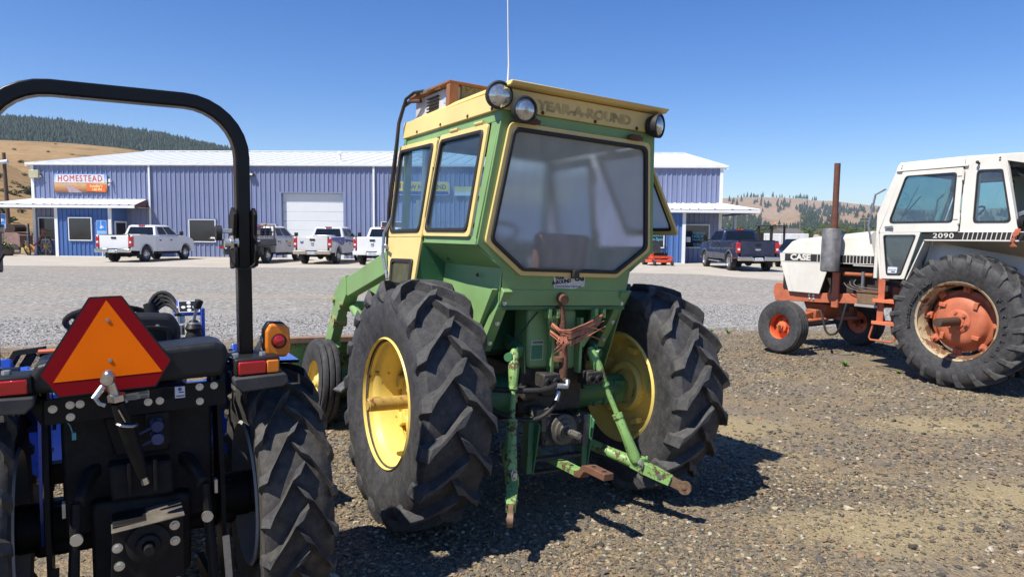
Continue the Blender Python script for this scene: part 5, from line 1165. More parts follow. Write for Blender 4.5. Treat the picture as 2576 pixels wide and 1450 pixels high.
        d = ringpoly(rpoly(do, .03, 3), rpoly(inset(do, .042), .05, 3), f, .009, .032, 'cab_door', JY, t, bevel=.004)
        ringpoly(rpoly(inset(do, .036), .05, 3), rpoly(inset(do, .062), .05, 3), f, .008, .044, 'seal', RUB, d, bevel=.005)
        q = MB(); P = [f(a, b, .02) for a, b in rpoly(inset(do, .045), .05, 3)]; q.add(P, [tuple(range(len(P)))]); q.build('pane', MATS['cab_glass'], d, 0)
        q = MB(); q.slab([(.466, 1.128), (1.155, 1.118), (1.11, 1.0), (.95, .7), (.9, .45), (.466, .45)], f, .009, .031); q.build('door_panel', JY, d, bevel=.004)
        lp = [(.98, .95), (.53, .96), (.52, .8), (.56, .62), (.9, .62)]
        ringpoly(rpoly(lp, .03, 3), rpoly(inset(lp, .03), .03, 3), f, .032, .05, 'lower_seal', RUB, d, bevel=.005)
        q = MB(); q.slab(rpoly(inset(lp, .02), .03, 3), f, .032, .038); q.build('lower_pane', pm('dark_pane', (.03, .045, .03), .08, spec=.7, dust=.5, dcol=(.1, .12, .08)), d, 0)
        for z in (1.72, 1.2): q = MB(); q.cyl(f(.455, z - .07, .03), f(.455, z + .07, .03), .013, .013, 8); q.build('hinge', JY, d)
        q = MB(); q.tube([f(1.1, 1.05, .05), f(1.12, 1.05, .075), f(1.0, 1.03, .08)], .012, 8); q.tube([f(1.13, 1.3, .03), f(1.19, 1.15, .06), f(1.17, .98, .05), f(1.02, .78, .03)], .013, 8); q.build('door_handle', STEEL, d)
        # fender clearance: slanted soffit, inner wall, front bulkhead
        q = MB(); q.plate([(-.365, s * .745, 1.09), (.46, s * .745, 1.085), (.46, s * .56, .945), (-.385, s * .545, .945)], .01); q.build('soffit_panel', JD_ if False else JG, t)
        q = MB(); q.plate([(-.375, s * .545, .944), (.46, s * .56, .944), (.5, s * .6, .2), (-.1, s * .58, .2), (-.34, s * .53, .7)], .01); q.build('inner_wall', JG, t)
        q = MB(); q.plate([(.462, s * .76, 1.085), (.462, s * .56, .945), (.5, s * .6, .2), (.5, s * .86, .2)], .01); q.build('bulkhead', JD_, t)
        q = MB()
        for p in ((-.1, .62, .9), (.3, .66, 1.0)): q.bolt(SL(s)(p[0], 1.95, 0)[:1] + (s * (p[1] - .04), p[2] - .02), (0, s, 0), .01, .012)
        q.build('panel_bolt', RUST, t)
        # sloping rear legs down to the axle
        q = MB(); q.bar([(-.372, s * .5, .80), (-.1, s * .5, .36)], .055, .07, (0, 1, 0)); q.bar([(-.34, s * .532, .80), (-.05, s * .535, .34)], .012, .13, (0, 1, 0)); q.build('cab_leg', JG, t, bevel=.004)
        q = MB()
        for k in (.15, .5, .85): q.bolt((-.36 + .26 * k - .03, s * .5, .77 - .42 * k), (-1, 0, 0), .012, .01)
        q.build('leg_bolt', ZINC, t)
    for z in (1.9,):
        q = MB()
        for xx in (.9, .45, 0, -.35): q.bolt(SL(1)(xx, 1.97, .03), (0, 1, 0), .009, .008)
        for yy in (.35, -.08, -.45): q.bolt(FR(yy, 1.97, .03), (-1, 0, 0), .009, .008)
        q.build('fascia_screw', RUST, t)
    q = MB(); q.slab([(.525, .80), (-.525, .80), (-.49, .69), (.49, .69)], FR, -.012, .016); xb = q.build('rear_cross_panel', JG, t, bevel=.004)
    dec = MB(); dec.slab([(.13, .895), (-.14, .9), (-.14, .83), (-.05, .81), (.12, .815)], FR, .0125, .015); dc = dec.build('maker_decal', pm('torn_decal_white', (.62, .62, .58), .6, var=.2, vs=40, rust=.3, rcol=(.12, .27, .08), rs=60), t, 0)
    ink = pm('decal_ink', (.02, .02, .02), .6); dm = lambda cx, cz, rot=0: (lambda u_, v_, w_: FR(cx - (u_ * cos(rot) - v_ * sin(rot)), cz + u_ * sin(rot) + v_ * cos(rot), .0153 + w_))
    text_mb('YEAR', .032, dm(.08, .885, .1), .001, .002).build('decal_lettering', ink, dc, 0); text_mb('A-ROUND', .034, dm(.06, .858, .12), .001, .002).build('decal_lettering', ink, dc, 0); text_mb('CAB', .042, dm(-.09, .882, .03), .001, .003).build('decal_lettering', ink, dc, 0); text_mb('YEAR-A-ROUND CAB CORP', .018, dm(.0, .826), .001, .0).build('decal_lettering', ink, dc, 0)
    # windshield, floor, interior
    q = MB(); q.bb((1.14, -.66, .45), (1.17, -.6, 1.95)); q.bb((1.14, .6, .45), (1.17, .66, 1.95)); q.bb((1.15, -.62, 1.0), (1.19, .62, 1.16)); q.bb((1.15, -.62, 1.88), (1.19, .62, 1.96)); q.bb((1.15, -.62, .3), (1.19, .62, .62)); q.build('windshield_frame', JG, t)
    q = MB(); q.add([(1.17, .6, 1.15), (1.17, -.6, 1.15), (1.17, -.6, 1.89), (1.17, .6, 1.89)], [(0, 1, 2, 3)]); q.build('windshield', MATS['cab_glass'], t, 0)
    q = MB(); q.bb((.1, -.5, .28), (1.15, .5, .32)); q.build('cab_floor', GREASE, t); q = MB(); q.bb((-.34, -.54, .66), (.12, .54, .685)); q.build('rear_shelf', JD_, t); q = MB(); q.bb((.1, -.54, .3), (.12, .54, .66)); q.build('seat_riser', JD_, t); q = MB(); q.bb((-.38, -.58, 1.93), (1.1, .58, 1.95)); q.build('headliner', pm('grey_liner', (.2, .2, .19), .9), t)
    q = MB(); q.prism(rpoly([(-.16, .69), (.38, .69), (.38, .82), (-.04, .84), (-.1, 1.2), (-.2, 1.2)], .04), 'y', -.28, .17); q.build('operator_seat', pm('brown_vinyl', (.3, .12, .065), .6), t, bevel=.04)
    q = MB(); c = Vector((.88, .02, 1.19)); a = Vector((.5, 0, .87)); o_ = a.orthogonal().normalized(); p_ = a.cross(o_)
    q.tube([c + (o_ * cos(k * pi / 12) + p_ * sin(k * pi / 12)) * .2 for k in range(25)], .015, 8, False); q.cyl(c, c - a * .4, .03, .03, 8)
    for k in range(3): q.cyl(c, c + (o_ * cos(k * 2.1) + p_ * sin(k * 2.1)) * .2, .01, .01, 6)
    q.build('steering_wheel', RUB, t); q = MB(); q.bb((.85, -.35, .35), (1.12, .35, 1.0)); q.build('dashboard', JD_, t, bevel=.04)
    # work lights
    def lamp(p, d, r=.085, bracket=None):
        p = Vector(p); d = Vector(d).normalized(); q = MB(); q.lathe([(.02, -.09), (r * .75, -.075), (r * 1.0, -.03), (r * 1.05, .0), (r * 1.05, .015), (r * .93, .02), (r * .9, .008)], p, d, 32); o = q.build('work_light', RUB, t)
        q = MB(); q.lathe([(r * .92, .006), (r * .75, .016), (r * .4, .024), (.001, .026)], p, d, 28)
        m_ = pm('lamp_glass', (.5, .5, .46), .06, .75, .35, 22); q.build('lamp_lens', m_, o)
        q = MB(); q.bar([p - d * .05, p - d * .05 + Vector(bracket or (0.03, 0, -.08))], .02, .03, (0, 1, 0)); q.build('lamp_bracket', RUST, o)
    lamp((-.45, .67, 2.04), (-.95, .28, -.05), .085, (.02, -.04, -.05)); lamp((-.54, .53, 1.955), (-.98, .05, -.05), .082, (.06, 0, -.04)); lamp((-.53, -.60, 2.0), (-.9, -.42, -.05), .082, (.05, .03, -.06))
    # air conditioner box on the roof
    ax0, ax1, ay = .42, 1.2, .56
    q = MB(); q.bb((ax0 + .05, -ay, 2.09), (ax1, ay, 2.285)); ac = q.build('roof_air_conditioner', pm('ac_grey', (.55, .54, .53), .5, rust=.1, rs=10), t, bevel=.008)
    q = MB(); q.bb((ax0, -.62, 2.1), (ax0 + .06, -.5, 2.285)); q.bb((ax0, .54, 2.1), (ax0 + .06, .615, 2.285)); q.bb((ax0, -.62, 2.285), (ax1 + .02, .62, 2.305)); q.build('rusty_frame', pm('orange_rust', (.24, .1, .045), .85, var=.3, vs=8), ac, bevel=.004)
    mm = pm('screen_mesh', (.2, .18, .1), .7, var=.6, vs=40, bump=.8, bs=120); q = MB(); q.bb((ax0 + .03, -.5, 2.12), (ax0 + .045, .5, 2.284)); q.build('screen_mesh', mm, ac)
    for k in range(5): q = MB(); q.plate([(.72, ay + .003, 2.135 + k * .026), (.92, ay + .003, 2.135 + k * .026), (.92, ay + .02, 2.13 + k * .026), (.72, ay + .02, 2.13 + k * .026)], .011); q.build('louvre', RUB, ac)
    q = MB(); q.bb((.52, ay + .001, 2.17), (.63, ay + .004, 2.26)); q.build('rating_label', pm('label_blue', (.4, .5, .65), .5), ac)
    q = MB(); q.tube([(1.0, .6, 2.24), (1.12, .64, 2.25), (1.22, .66, 2.22), (1.27, .68, 2.08), (1.27, .7, 1.75), (1.26, .74, 1.3), (1.25, .74, 1.0)], .016, 10); q.build('hose', pm('rusty_hose', (.09, .045, .03), .8, var=.3, vs=12), ac); q = MB(); q.tube([(.9, .62, 2.3), (1.05, .64, 2.31), (1.15, .67, 2.27), (1.2, .7, 2.1), (1.2, .73, 1.8), (1.22, .76, 1.4), (1.22, .76, 1.0)], .013, 10); q.build('hose', RUB, ac)
    q = MB(); q.tube([(.62, .59, 2.29), (.75, .6, 2.3), (.95, .62, 2.295)], .014, 8); q.build('hose_fitting', STEEL, ac)
    # antenna
    q = MB(); q.tube([(.1, .3, 2.12), (.1, .3, 2.4), (.12, .31, 2.7), (.16, .32, 3.2), (.2, .32, 3.8)], [.01, .006, .005, .004, .003], 6); q.build('whip_antenna', pm('antenna_white', (.7, .66, .64), .5), t)
    # ------------------------------------------------ rear end
    q = MB(); q.prism(rpoly([(.27, .67), (-.15, .66), (-.17, .22), (.25, .24)], .04), 'x', -.28, -.1); cov = q.build('rockshaft_cover', JG, t, bevel=.02)
    q = MB(); q.prism([(-.1, .2), (-.26, .2), (-.2, .66), (-.1, .66)], 'y', .252, .262); q.build('cover_flange', JG, cov)
    q = MB(); q.bb((-.286, .13, .3), (-.283, .235, .44)); cl = q.build('caution_label', pm('caution_cream', (.45, .5, .33), .6), cov)
    q = MB(); q.bb((-.2885, .137, .306), (-.2865, .228, .405)); q.build('caution_text', pm('caution_green', (.05, .19, .09), .6), cl); text_mb('CAUTION', .019, lambda u_, v_, w_: (-.2868 - w_, .178 - u_, .424 + v_), .001, .001).build('caution_lettering', ink, cl, 0)
    for yy in (.08, -.16):
        q = MB(); q.bb((-.34, yy - .012, .2), (-.28, yy + .012, .6)); q.build('bracket_plate', JG, t, bevel=.003)
    for s, p in ((1, (-.35, .11, .62)), (-1, (-.34, -.3, .62))):
        q = MB(); q.bar([(-.3, p[1] * .4 if s > 0 else -.17, .4), p], .03, .08, (0, 1, 0)); q.bb((p[0] - .03, p[1] - .05, p[2] - .02), (p[0] + .03, p[1] - .02, p[2] + .05)); q.bb((p[0] - .03, p[1] + .02, p[2] - .02), (p[0] + .03, p[1] + .05, p[2] + .05)); q.build('link_bracket', JG2, t, bevel=.006)
    q = MB(); q.tube([(-.36, .05, .7), (-.36, .035, .6), (-.37, .02, .45), (-.38, .015, .3), (-.38, .01, .12)], [.025, .028, .026, .034, .024], 12); q.ball((-.37, .055, .745), .04, 12); q.cyl((-.37, .05, .3), (-.37, .05, .33), .04, .04, 12); q.cyl((-.33, .05, .745), (-.42, .06, .735), .03, .034, 12); q.build('top_link', RUST, t)
    tw = pm('pink_twine', (.46, .17, .1), .9, var=.35, vs=30); q = MB(); rg = random.Random(4)
    for k in range(13):
        z = .48 + rg.uniform(-.04, .05); dz = rg.uniform(-.03, .03)
        q.tube([(-.36, .13, z + .05), (-.42, .09 + rg.uniform(-.02, .02), z), (-.43, .0, z - .02 + dz), (-.40, -.12, z + .01 + dz), (-.38, -.24 - rg.uniform(0, .1), z + rg.choice((.1, -.02, .06)))], .0048, 5)
    for k in range(16): q.tube([(-.43, .06 + rg.uniform(-.04, .05), .48), (-.45, .07 + rg.uniform(-.05, .06), .44), (-.45, .08 + rg.uniform(-.06, .07), .37 + rg.uniform(-.02, .05))], [.004, .003, .001], 4)
    q.build('twine', tw, t)
    # lift arms, links and lower arms
    for s in (1, -1):
        q = MB(); q.bar([(-.05, s * .3, .42), (-.3, s * .33, .36)], .05, .08); q.build('lift_arm', JD_, t, bevel=.01)
        q = MB(); q.cyl((-.28, s * (.36 if s > 0 else .27), .34), (-.36, s * (.46 if s > 0 else .33), .34), .03, .03, 12); q.build('lift_pin', JD_, t)
    def link(a, b, nm):
        a, b = Vector(a), Vector(b); d = b - a; q = MB()
        q.tube([a - d * .04, a, a + d * .12, a + d * .28, a + d * .3], [.02, .034, .04, .03, .022], 10); q.tube([a + d * .28, a + d * .62], .02, 10); q.tube([a + d * .58, a + d * .6, a + d * .72, a + d * .95, b], [.032, .036, .034, .045, .034], 10); q.cyl(a + d * .29, a + d * .32, .034, .034, 12); q.cyl(a + d * .57, a + d * .61, .04, .04, 12)
        o = q.build('lift_link', JG2, t); q = MB(); q.tube([b + Vector((-.05, .02 * cos(k * .52), .035 * sin(k * .52))) for k in range(13)], .004, 5); q.cyl(b + Vector((-.06, 0, 0)), b + Vector((.05, 0, 0)), .016, .016, 8); q.build('linch_pin', ZINC, o)
    link((-.34, .40, .36), (-.62, .555, -.36), 1); link((-.32, -.27, .35), (-.62, -.50, -.41), -1)
    for s in (1, -1):
        r0, jn, e = (Vector((-.12, s * .3, -.34)), Vector((-.62, s * .535, -.44)), Vector((-.9, s * .71, -.54)))
        d = (e - jn).normalized(); q = MB(); q.tube([r0, r0.lerp(jn, .5), jn], [.045, .04, .045], 12); o = q.build('lower_arm', JG2, t)
        q = MB(); q.bar([jn - d * .06, jn + d * .05, jn + d * .24], [.07, .075, .06], [.08, .085, .07]); q.cyl(jn, jn + Vector((0, 0, .06)), .045, .04, 12); q.cyl(jn + d * .05 + Vector((0, 0, .06)), jn + d * .05 + Vector((0, 0, .09)), .01, .01, 8); q.build('arm_end', JG2, o, bevel=.008)
        sd = d.cross(Vector((0, 0, 1))).normalized()
        q = MB(); q.bar([jn + d * .22, e], .03, .065); q.lathe([(.018, -.018), (.045, -.018), (.045, .018), (.018, .018)], e, sd, 20, True); q.build('hitch_eye', pm('worn_eye', (.2, .13, .08), .5, .4, .3, 30), o)
        q = MB(); q.ball(e, .026, 12); q.build('hitch_ball', RUST, o); q = MB(); q.cyl(jn + d * .16 + sd * .038, jn + d * .16 - sd * .038, .018, .018, 10); q.build('arm_pin', STEEL, o)
    # transmission rear, PTO, drawbar
    q = MB(); q.bb((-.22, -.27, -.1), (.3, .27, .24)); q.prism(rpoly([(.14, -.1), (-.22, -.12), (-.23, -.34), (.13, -.32)], .03), 'x', -.33, -.1); q.bb((-.25, -.1, .02), (-.1, .1, .2)); q.cyl((-.24, .17, .05), (-.24, .28, .05), .06, .06, 12); q.build('transmission', GREASE, t, bevel=.015)
    q = MB()
    for yy, zz in ((.1, -.14), (-.18, -.15), (.1, -.28), (-.19, -.3), (-.04, -.13)): q.bolt((-.33, yy, zz), (-1, 0, 0), .018, .02)
    q.bb((-.36, .12, -.2), (-.3, .16, -.08)); q.bb((-.37, -.25, -.33), (-.3, -.2, -.1)); q.bb((-.35, .08, -.1), (-.24, .2, -.04)); q.build('casting_boss', pm('dusty_casting', (.11, .095, .075), .8, var=.4, vs=14), t, bevel=.008)
    q = MB(); q.lathe([(.11, 0), (.11, .03), (.085, .035), (.08, .05), (.055, .055), (.05, .07), (.03, .075), (.03, .02)], (-.33, -.035, -.2), (-1, 0, 0), 28); pt = q.build('pto_seal', pm('dusty_casting', (.1, .08, .06)), t)
    q = MB(); q.cyl((-.36, -.035, -.2), (-.46, -.035, -.2), .026, .026, 16)
    for k in range(6): a = k * pi / 3; q.box((-.5, -.035 + cos(a) * .018, -.2 + sin(a) * .018), (.09, .012, .012), (a, 0, 0))
    q.cyl((-.455, -.035, -.2), (-.545, -.035, -.2), .017, .017, 12); q.build('pto_shaft', pm('dull_spline', (.3, .28, .25), .45, .7), pt)
    for s in (1, -1):
        q = MB(); q.prism([(-.42, -.14), (-.36, -.1), (-.2, -.1), (-.2, -.5), (-.36, -.5)], 'y', s * .235 - .03, s * .235 - .018); q.bb((-.36, s * .235 - .018, -.49), (-.345, s * .235 + .03, -.12)); q.build('drawbar_hanger', JD_, t, bevel=.003)
    q = MB(); q.bb((-.36, -.21, -.41), (-.3, .21, -.39)); q.bb((-.36, -.21, -.5), (-.3, .21, -.485)); q.build('drawbar_support', GREASE, t)
    q = MB(); q.bar([(.1, 0, -.43), (-.62, 0, -.43)], .075, .045); q.build('drawbar', JG2, t, bevel=.004); q = MB(); q.bar([(-.6, 0, -.435), (-.66, 0, -.425), (-.7, 0, -.375), (-.74, 0, -.365), (-.93, 0, -.365)], .08, .045); db = q.build('drawbar_clevis', RUST, t, bevel=.004)
    q = MB()
    for x in (-.77, -.88): q.cyl((x, 0, -.3435), (x, 0, -.342), .018, .018, 12)
    q.cyl((-.52, 0, -.4085), (-.52, 0, -.406), .016, .016, 12); q.build('pin_hole', RUB, db)
    for yy in (.13, -.24):
        q = MB(); q.bb((-.42, yy - .07, .12), (-.3, yy + .07, .22)); rc = q.build('remote_coupler', GREASE, t, bevel=.01)
        q = MB()
        for k in (-.035, .035): q.lathe([(.03, 0), (.03, .02), (.018, .02), (.018, 0)], (-.42, yy + k, .165), (-1, 0, 0), 16, True)
        q.build('coupler_port', RUB, rc)
    q = MB(); q.tube(bez((-.43, .1, .15), (-.5, .2, .1), (-.42, .4, .12), (-.2, .7, .12), 14), .02, 10); q.build('hydraulic_hose', RUB, t); q = MB(); q.tube(bez((-.43, .06, .13), (-.46, .12, -.02), (-.45, .2, -.1), (-.4, .34, -.09), 10) + bez((-.4, .34, -.09), (-.36, .45, -.08), (-.3, .55, -.02), (-.2, .65, .05), 8)[1:], .017, 10); q.build('hydraulic_hose', RUB, t)
    q = MB(); q.tube([(-.43, .03, .17), (-.46, .03, .17), (-.47, .04, .14), (-.44, .1, .14), (-.43, .19, .12)], .022, 10); q.tube([(-.44, .09, .1), (-.46, .12, .04)], .02, 10); q.build('hose_coupling', STEEL, t)
    q = MB(); q.tube([(-.3, .2, .64), (-.3, .26, .58), (-.28, .34, .46), (-.25, .42, .38)], .005, 5); q.build('wiring', RUB, t); q = MB(); q.tube([(-.3, -.28, .5), (-.2, -.3, .3), (-.2, -.3, .05)], .014, 8); q.build('brake_line', RUB, t)
    # ------------------------------------------------ loader
    for s in (1, -1):
        y = s * .72
        q = MB(); q.bar([(.95, y, .98), (2.42, y, .585)], .1, .19, (0, 0, 1)); arm = q.build('loader_arm', JG2 if False else JG, t, bevel=.01)
        q = MB(); q.prism([(2.3, .74), (2.48, .66), (2.68, .5), (2.72, .44), (2.5, .36), (2.36, .42), (2.25, .55)], 'y', y - .065, y + .065); q.build('arm_knee', JG, arm, bevel=.005)
        q = MB(); q.bar([(2.55, y, .5), (2.9, y, -.02), (3.25, y, -.5)], [.1, .1, .1], [.2, .17, .14], (0, 0, 1)); q.build('arm_leg', JG, arm, bevel=.008)
        q = MB()
        for p in ((2.62, .47), (2.38, .44)): q.cyl((p[0], y - .09, p[1]), (p[0], y + .09, p[1]), .028, .028, 12)
        q.cyl((2.66, y - .07, .25), (2.66, y + .07, .25), .06, .06, 16); q.build('pivot_pin', pm('pin_brass', (.3, .3, .12), .6, rust=.4), arm)
        q = MB(); q.bar([(1.25, y * .8, -.3), (1.2, y * .85, .4), (1.0, y * .9, 1.02)], [.1, .12, .14], [.24, .2, .22], (1, 0, 0)); q.build('loader_mast', JG, t, bevel=.008)
        q = MB(); q.cyl((1.4, y * .95, .1), (2.3, y * .95, .42), .045, .045, 14); o = q.build('lift_cylinder', JG, t); q = MB(); q.cyl((2.1, y * .95, .35), (2.5, y * .95, .49), .025, .025, 12); q.build('ram_rod', STEEL, o)
        q = MB(); q.cyl((2.75, y * .98, .0), (3.2, y * .98, -.3), .045, .045, 12); q.build('tilt_cylinder', JG, t)
        q = MB(); q.bar([(2.25, y, -.3), (2.2, y + s * .13, -.38)], .12, .02); q.build('step', STEEL, t)
    q = MB(); q.tube([(2.5, -.72, .42), (2.5, .72, .42)], .05, 12); q.build('cross_tube', JG, t)
    bk = [(3.2, -.02), (3.22, -.35), (3.3, -.62), (3.5, -.76), (4.1, -.79), (4.1, -.765), (3.52, -.735), (3.34, -.6), (3.26, -.35), (3.24, -.02)]
    q = MB(); q.prism(bk, 'y', -1.12, 1.12); b = q.build('bucket', JG2, t, bevel=.004)
    for s in (1, -1): q = MB(); q.prism([(3.24, -.02), (3.35, -.02), (3.75, -.35), (4.1, -.765), (3.52, -.735), (3.34, -.6), (3.26, -.35)], 'y', s * 1.1, s * 1.12); q.build('bucket_side', JG2, b)
    q = MB(); q.bb((3.14, -1.13, -.05), (3.26, 1.13, .02)); q.build('bucket_top_rail', pm('rail_rust', (.26, .15, .1), .85, var=.3, vs=6), b, bevel=.01)
    OFF = Vector((0, 0, 0)); return t
green_tractor()
# ---------------------------------------------------------------- white and orange tractor
CW = pm('tractor_white', (.68, .655, .59), .42, var=.07, vs=2, rust=.12, dust=.22, rcol=(.2, .09, .04), rs=30, drips=.1, dcol=(.5, .44, .34), coat=.2)
CO = pm('faded_orange', (.46, .125, .058), .6, var=.22, vs=5, rust=.2, rcol=(.12, .05, .03), rs=18, dust=.25, dcol=(.42, .2, .12))
CB = pm('stripe_black', (.022, .02, .02), .5, var=.3)
CR = pm('rust_orange', (.34, .1, .04), .7, var=.25, vs=7, rust=.3)
def white_tractor():
    global OFF
    R = .875; th = .016; fh = rad(30.47); lf = Vector((-cos(fh), -sin(fh), 0)); u = Vector((0, 0, 1)) * cos(th) - lf * sin(th)
    t = thing('row_crop_tractor', 'white and orange tractor with tall rusty exhaust stack parked side on', 'tractor', Vector((6.644, 9.494, .905)) - u * R, (th, 0, fh + pi / 2)); OFF = Vector((0, 0, R))
    HT = .85; W = .475
    cream = pm('rim_cream', (.46, .36, .22), .65, var=.25, vs=4, rust=.62, rcol=(.15, .065, .03), rs=8, drips=.5, dcol=(.22, .1, .045))
    for s in (1, -1):
        y = s * HT; q = MB()
        q.lathe([(.49, .185), (.515, .2), (.522, .185), (.50, .165), (.49, .12), (.46, .08), (.46, -.1), (.485, -.15), (.515, -.2), (.5, -.21)], (0, y, 0), (0, s, 0), 72); wh = q.build('rear_wheel', cream, t, 40)
        q = MB(); q.lathe([(.40, -.01), (.405, .0), (.385, .015), (.36, .02), (.34, .035), (.325, .075), (.29, .11), (.22, .13), (.15, .135), (.13, .135)], (0, y - s * .03, 0), (0, s, 0), 64)
        q.lathe([(.40, -.012), (.3, -.02), (.001, -.02)], (0, y - s * .03, 0), (0, s, 0), 48)
        disc = q.build('wheel_disc', CO, wh)
        q = MB(); q.lathe([(.15, .1), (.15, .145), (.135, .155), (.09, .16), (.085, .175), (.001, .175)], (0, y - s * .03, 0), (0, s, 0), 40)
        for k in range(6): a = k * pi / 3 + .3; q.bolt((cos(a) * .11, y + s * .128, sin(a) * .11), (0, s, 0), .019, .03)
        q.build('hub', CO, wh)
        q = MB(); q.cyl((0, y + s * .1, 0), (0, y + s * (.6 if s > 0 else .2), 0), .058, .056, 24); q.build('axle_stub', pm('dark_axle', (.1, .065, .045), .6, .4, .25, 12), wh)
        for k in range(8):
            a = k * pi / 4 + .1; c_, s_ = cos(a), sin(a); q = MB()
            q.box((c_ * .43, y - s * .0, s_ * .43), (.11, .07, .09), (0, -a, 0)); q.bolt((c_ * .415, y + s * .035, s_ * .415), (0, s, 0), .02, .035); q.build('rim_clamp', CO, wh, bevel=.008)
        for k in range(4): a = k * pi / 2 + .75; q = MB(); q.box((cos(a) * .29, y + s * .085, sin(a) * .29), (.09, .06, .05), (0, -a + .6, 0)); q.build('wedge_lug', CO, wh, bevel=.006)
        ag_tyre(y, R, W, .5, 22, phase=.05, lh=.046, wt=.06, wb=.1, arc=.25, side=.80).build('tyre', [M_AGT, M_LUG], wh, 38, bevel=.005, seg=1)
        if s > 0:
            lt = MB()
            def ring_text(body, a0, da, r, size):
                for i, ch in enumerate(body):
                    if ch == ' ': continue
                    a = a0 + da * i; er = Vector((cos(a), 0, sin(a)))  # seen from the left side
                    et = Vector((-sin(a), 0, cos(a)))
                    m_ = text_mb(ch, size, lambda u_, v_, w_: Vector((0, y + W / 2 - .012 + w_ * 1.0, 0)) + er * (r + v_) + et * u_, .012, .003); lt.add(m_.v, m_.f)
            ring_text('TRACTION FIELD & ROAD', -.22, .06, .585, .055); ring_text('Firestone', 2.58, .17, .61, .095)
            stuff(lt.build('sidewall_lettering', M_AGT, wh, 0))
    q = MB(); q.cyl((0, -.75, 0), (0, .75, 0), .14, .14, 16); q.bb((-.35, -.3, -.3), (1.3, .3, .35)); q.build('rear_housing', CR, t, bevel=.03)
    # front wheels, axle
    for s in (1, -1):
        x, y, z = 2.64, s * 1.03, -.384; q = MB(); a = (0, s, .06)
        q.lathe([(.215, .08), (.228, .075), (.225, .06), (.2, .05), (.19, -.02), (.205, -.06), (.17, -.055), (.14, -.03), (.09, -.02), (.085, .03), (.05, .04), (.045, .075), (.001, .08)], (x, y, z), a, 40); wh = q.build('front_wheel', pm('bright_orange', (.66, .14, .05), .5, var=.1, rust=.1), t)
        for k in range(6): an = k * pi / 3; q = MB(); q.bolt((x + cos(an) * .115, y - s * .02, z + sin(an) * .115), (0, s, 0), .014, .02); q.build('wheel_nut', CR, wh)
        q = MB(); q.cyl((x, y, z), (x, y + s * .085, z), .04, .03, 14); q.build('hub_cap', RUST, wh)
        rib_tyre(x, y, z, .425, .25, .21, a, 4).build('tyre', M_AGT, wh, 30)
        q = MB(); q.bar([(2.64, s * .3, -.2), (2.64, s * .8, -.28)], .12, .1); q.bar([(2.64, s * .82, -.4), (2.64, s * .82, -.12)], .1, .1, (1, 0, 0)); q.cyl((2.64, s * .8, -.36), (2.64, s * 1.0, -.36), .05, .05, 12); q.build('front_axle', CR, t, bevel=.01)
        q = MB(); q.cyl((2.5, s * .8, -.3), (2.5, s * .1, -.28), .03, .03, 10); q.build('tie_rod', CO, t)
    q = MB(); q.bar([(2.64, -.35, -.2), (2.64, .35, -.2)], .2, .16); q.prism([(2.4, -.02), (2.9, -.02), (2.75, -.3), (2.55, -.3)], 'y', -.2, .2); q.build('axle_pivot', CR, t, bevel=.02)
    q = MB(); q.cyl((2.5, .7, -.36), (2.45, -.1, -.33), .035, .035, 12); q.build('steer_cylinder', M_BLK, t); q = MB(); q.tube(bez((2.35, .5, -.1), (2.2, .55, -.3), (2.25, .55, -.55), (2.05, .5, -.45)), .018, 8); q.tube(bez((2.05, .5, -.45), (1.95, .5, -.35), (1.95, .5, -.1), (1.92, .45, .05)), .018, 8); q.build('hydraulic_hose', RUB, t)
    # main frame and front bolster
    for s in (1, -1):
        q = MB(); q.prism([(1.3, .04), (1.83, .04), (2.5, .0), (2.9, -.01), (3.36, -.04), (3.41, .1), (3.41, .22), (3.35, .28), (3.17, .28), (3.1, .16), (2.5, .16), (1.83, .2), (1.3, .2)], 'y', s * .34, s * .27); q.build('frame_rail', CO, t, bevel=.008)
        q = MB()
        for x in (2.6, 2.68):
            for z in (.05, .11): q.bolt((x, s * .342, z), (0, s, 0), .016, .014)
        q.build('rail_bolt', ZINC, t)
        q = MB(); q.bb((2.13, s * .34, -.05), (2.25, s * .38, .52)); q.build('muffler_bracket', CO, t, bevel=.006)
    q = MB(); q.bb((3.28, -.27, -.04), (3.41, .27, .24)); q.build('front_weight', CO, t, bevel=.04)
    q = MB(); q.bb((1.25, -.24, .02), (2.95, .24, .62)); q.build('engine', pm('oily_engine', (.035, .026, .022), .7, var=.4, vs=9, dust=.4, dcol=(.12, .07, .05)), t, bevel=.03)
    for k, (a, b, r, m) in enumerate((((1.6, .3, .5), (2.1, .3, .5), .035, CR), ((1.75, .33, .3), (1.75, .33, .55), .03, STEEL), ((1.9, .34, .33), (1.9, .34, .42), .05, M_BLK))): q = MB(); q.cyl(a, b, r, r, 12); q.build('engine_fitting', m, t)
    q = MB()
    for k in range(3): q.tube(bez((2.05 - .1 * k, .36, .36 + .03 * k), (1.9, .45, .22 + .05 * k), (1.75, .42, .3), (1.45, .38, .18 + .06 * k)), .007, 6)
    stuff(q.build('engine_wiring', pm('pale_hose', (.14, .135, .125), .6), t))
    # hood
    hs = lambda s: (lambda x, z, w_: (x, s * (.4 + w_), z))
    q = MB(); prof = [(3.27, .80), (3.06, 1.03), (1.67, 1.17), (1.55, .81)]
    q.add([(x, s * y_, z) for s in (1, -1) for x, y_, z in ((3.27, .36, .80), (3.08, .34, 1.0), (1.67, .36, 1.12), (1.55, .4, .80), (3.04, .24, 1.045), (1.66, .27, 1.185))], [(0, 1, 2, 3), (1, 4, 5, 2), (6, 9, 8, 7), (7, 8, 11, 10), (4, 10, 11, 5), (0, 6, 7, 10, 4, 1), (0, 3, 9, 6), (3, 2, 5, 11, 8, 9)]); hood = q.build('hood', CW, t, 30, bevel=.012)
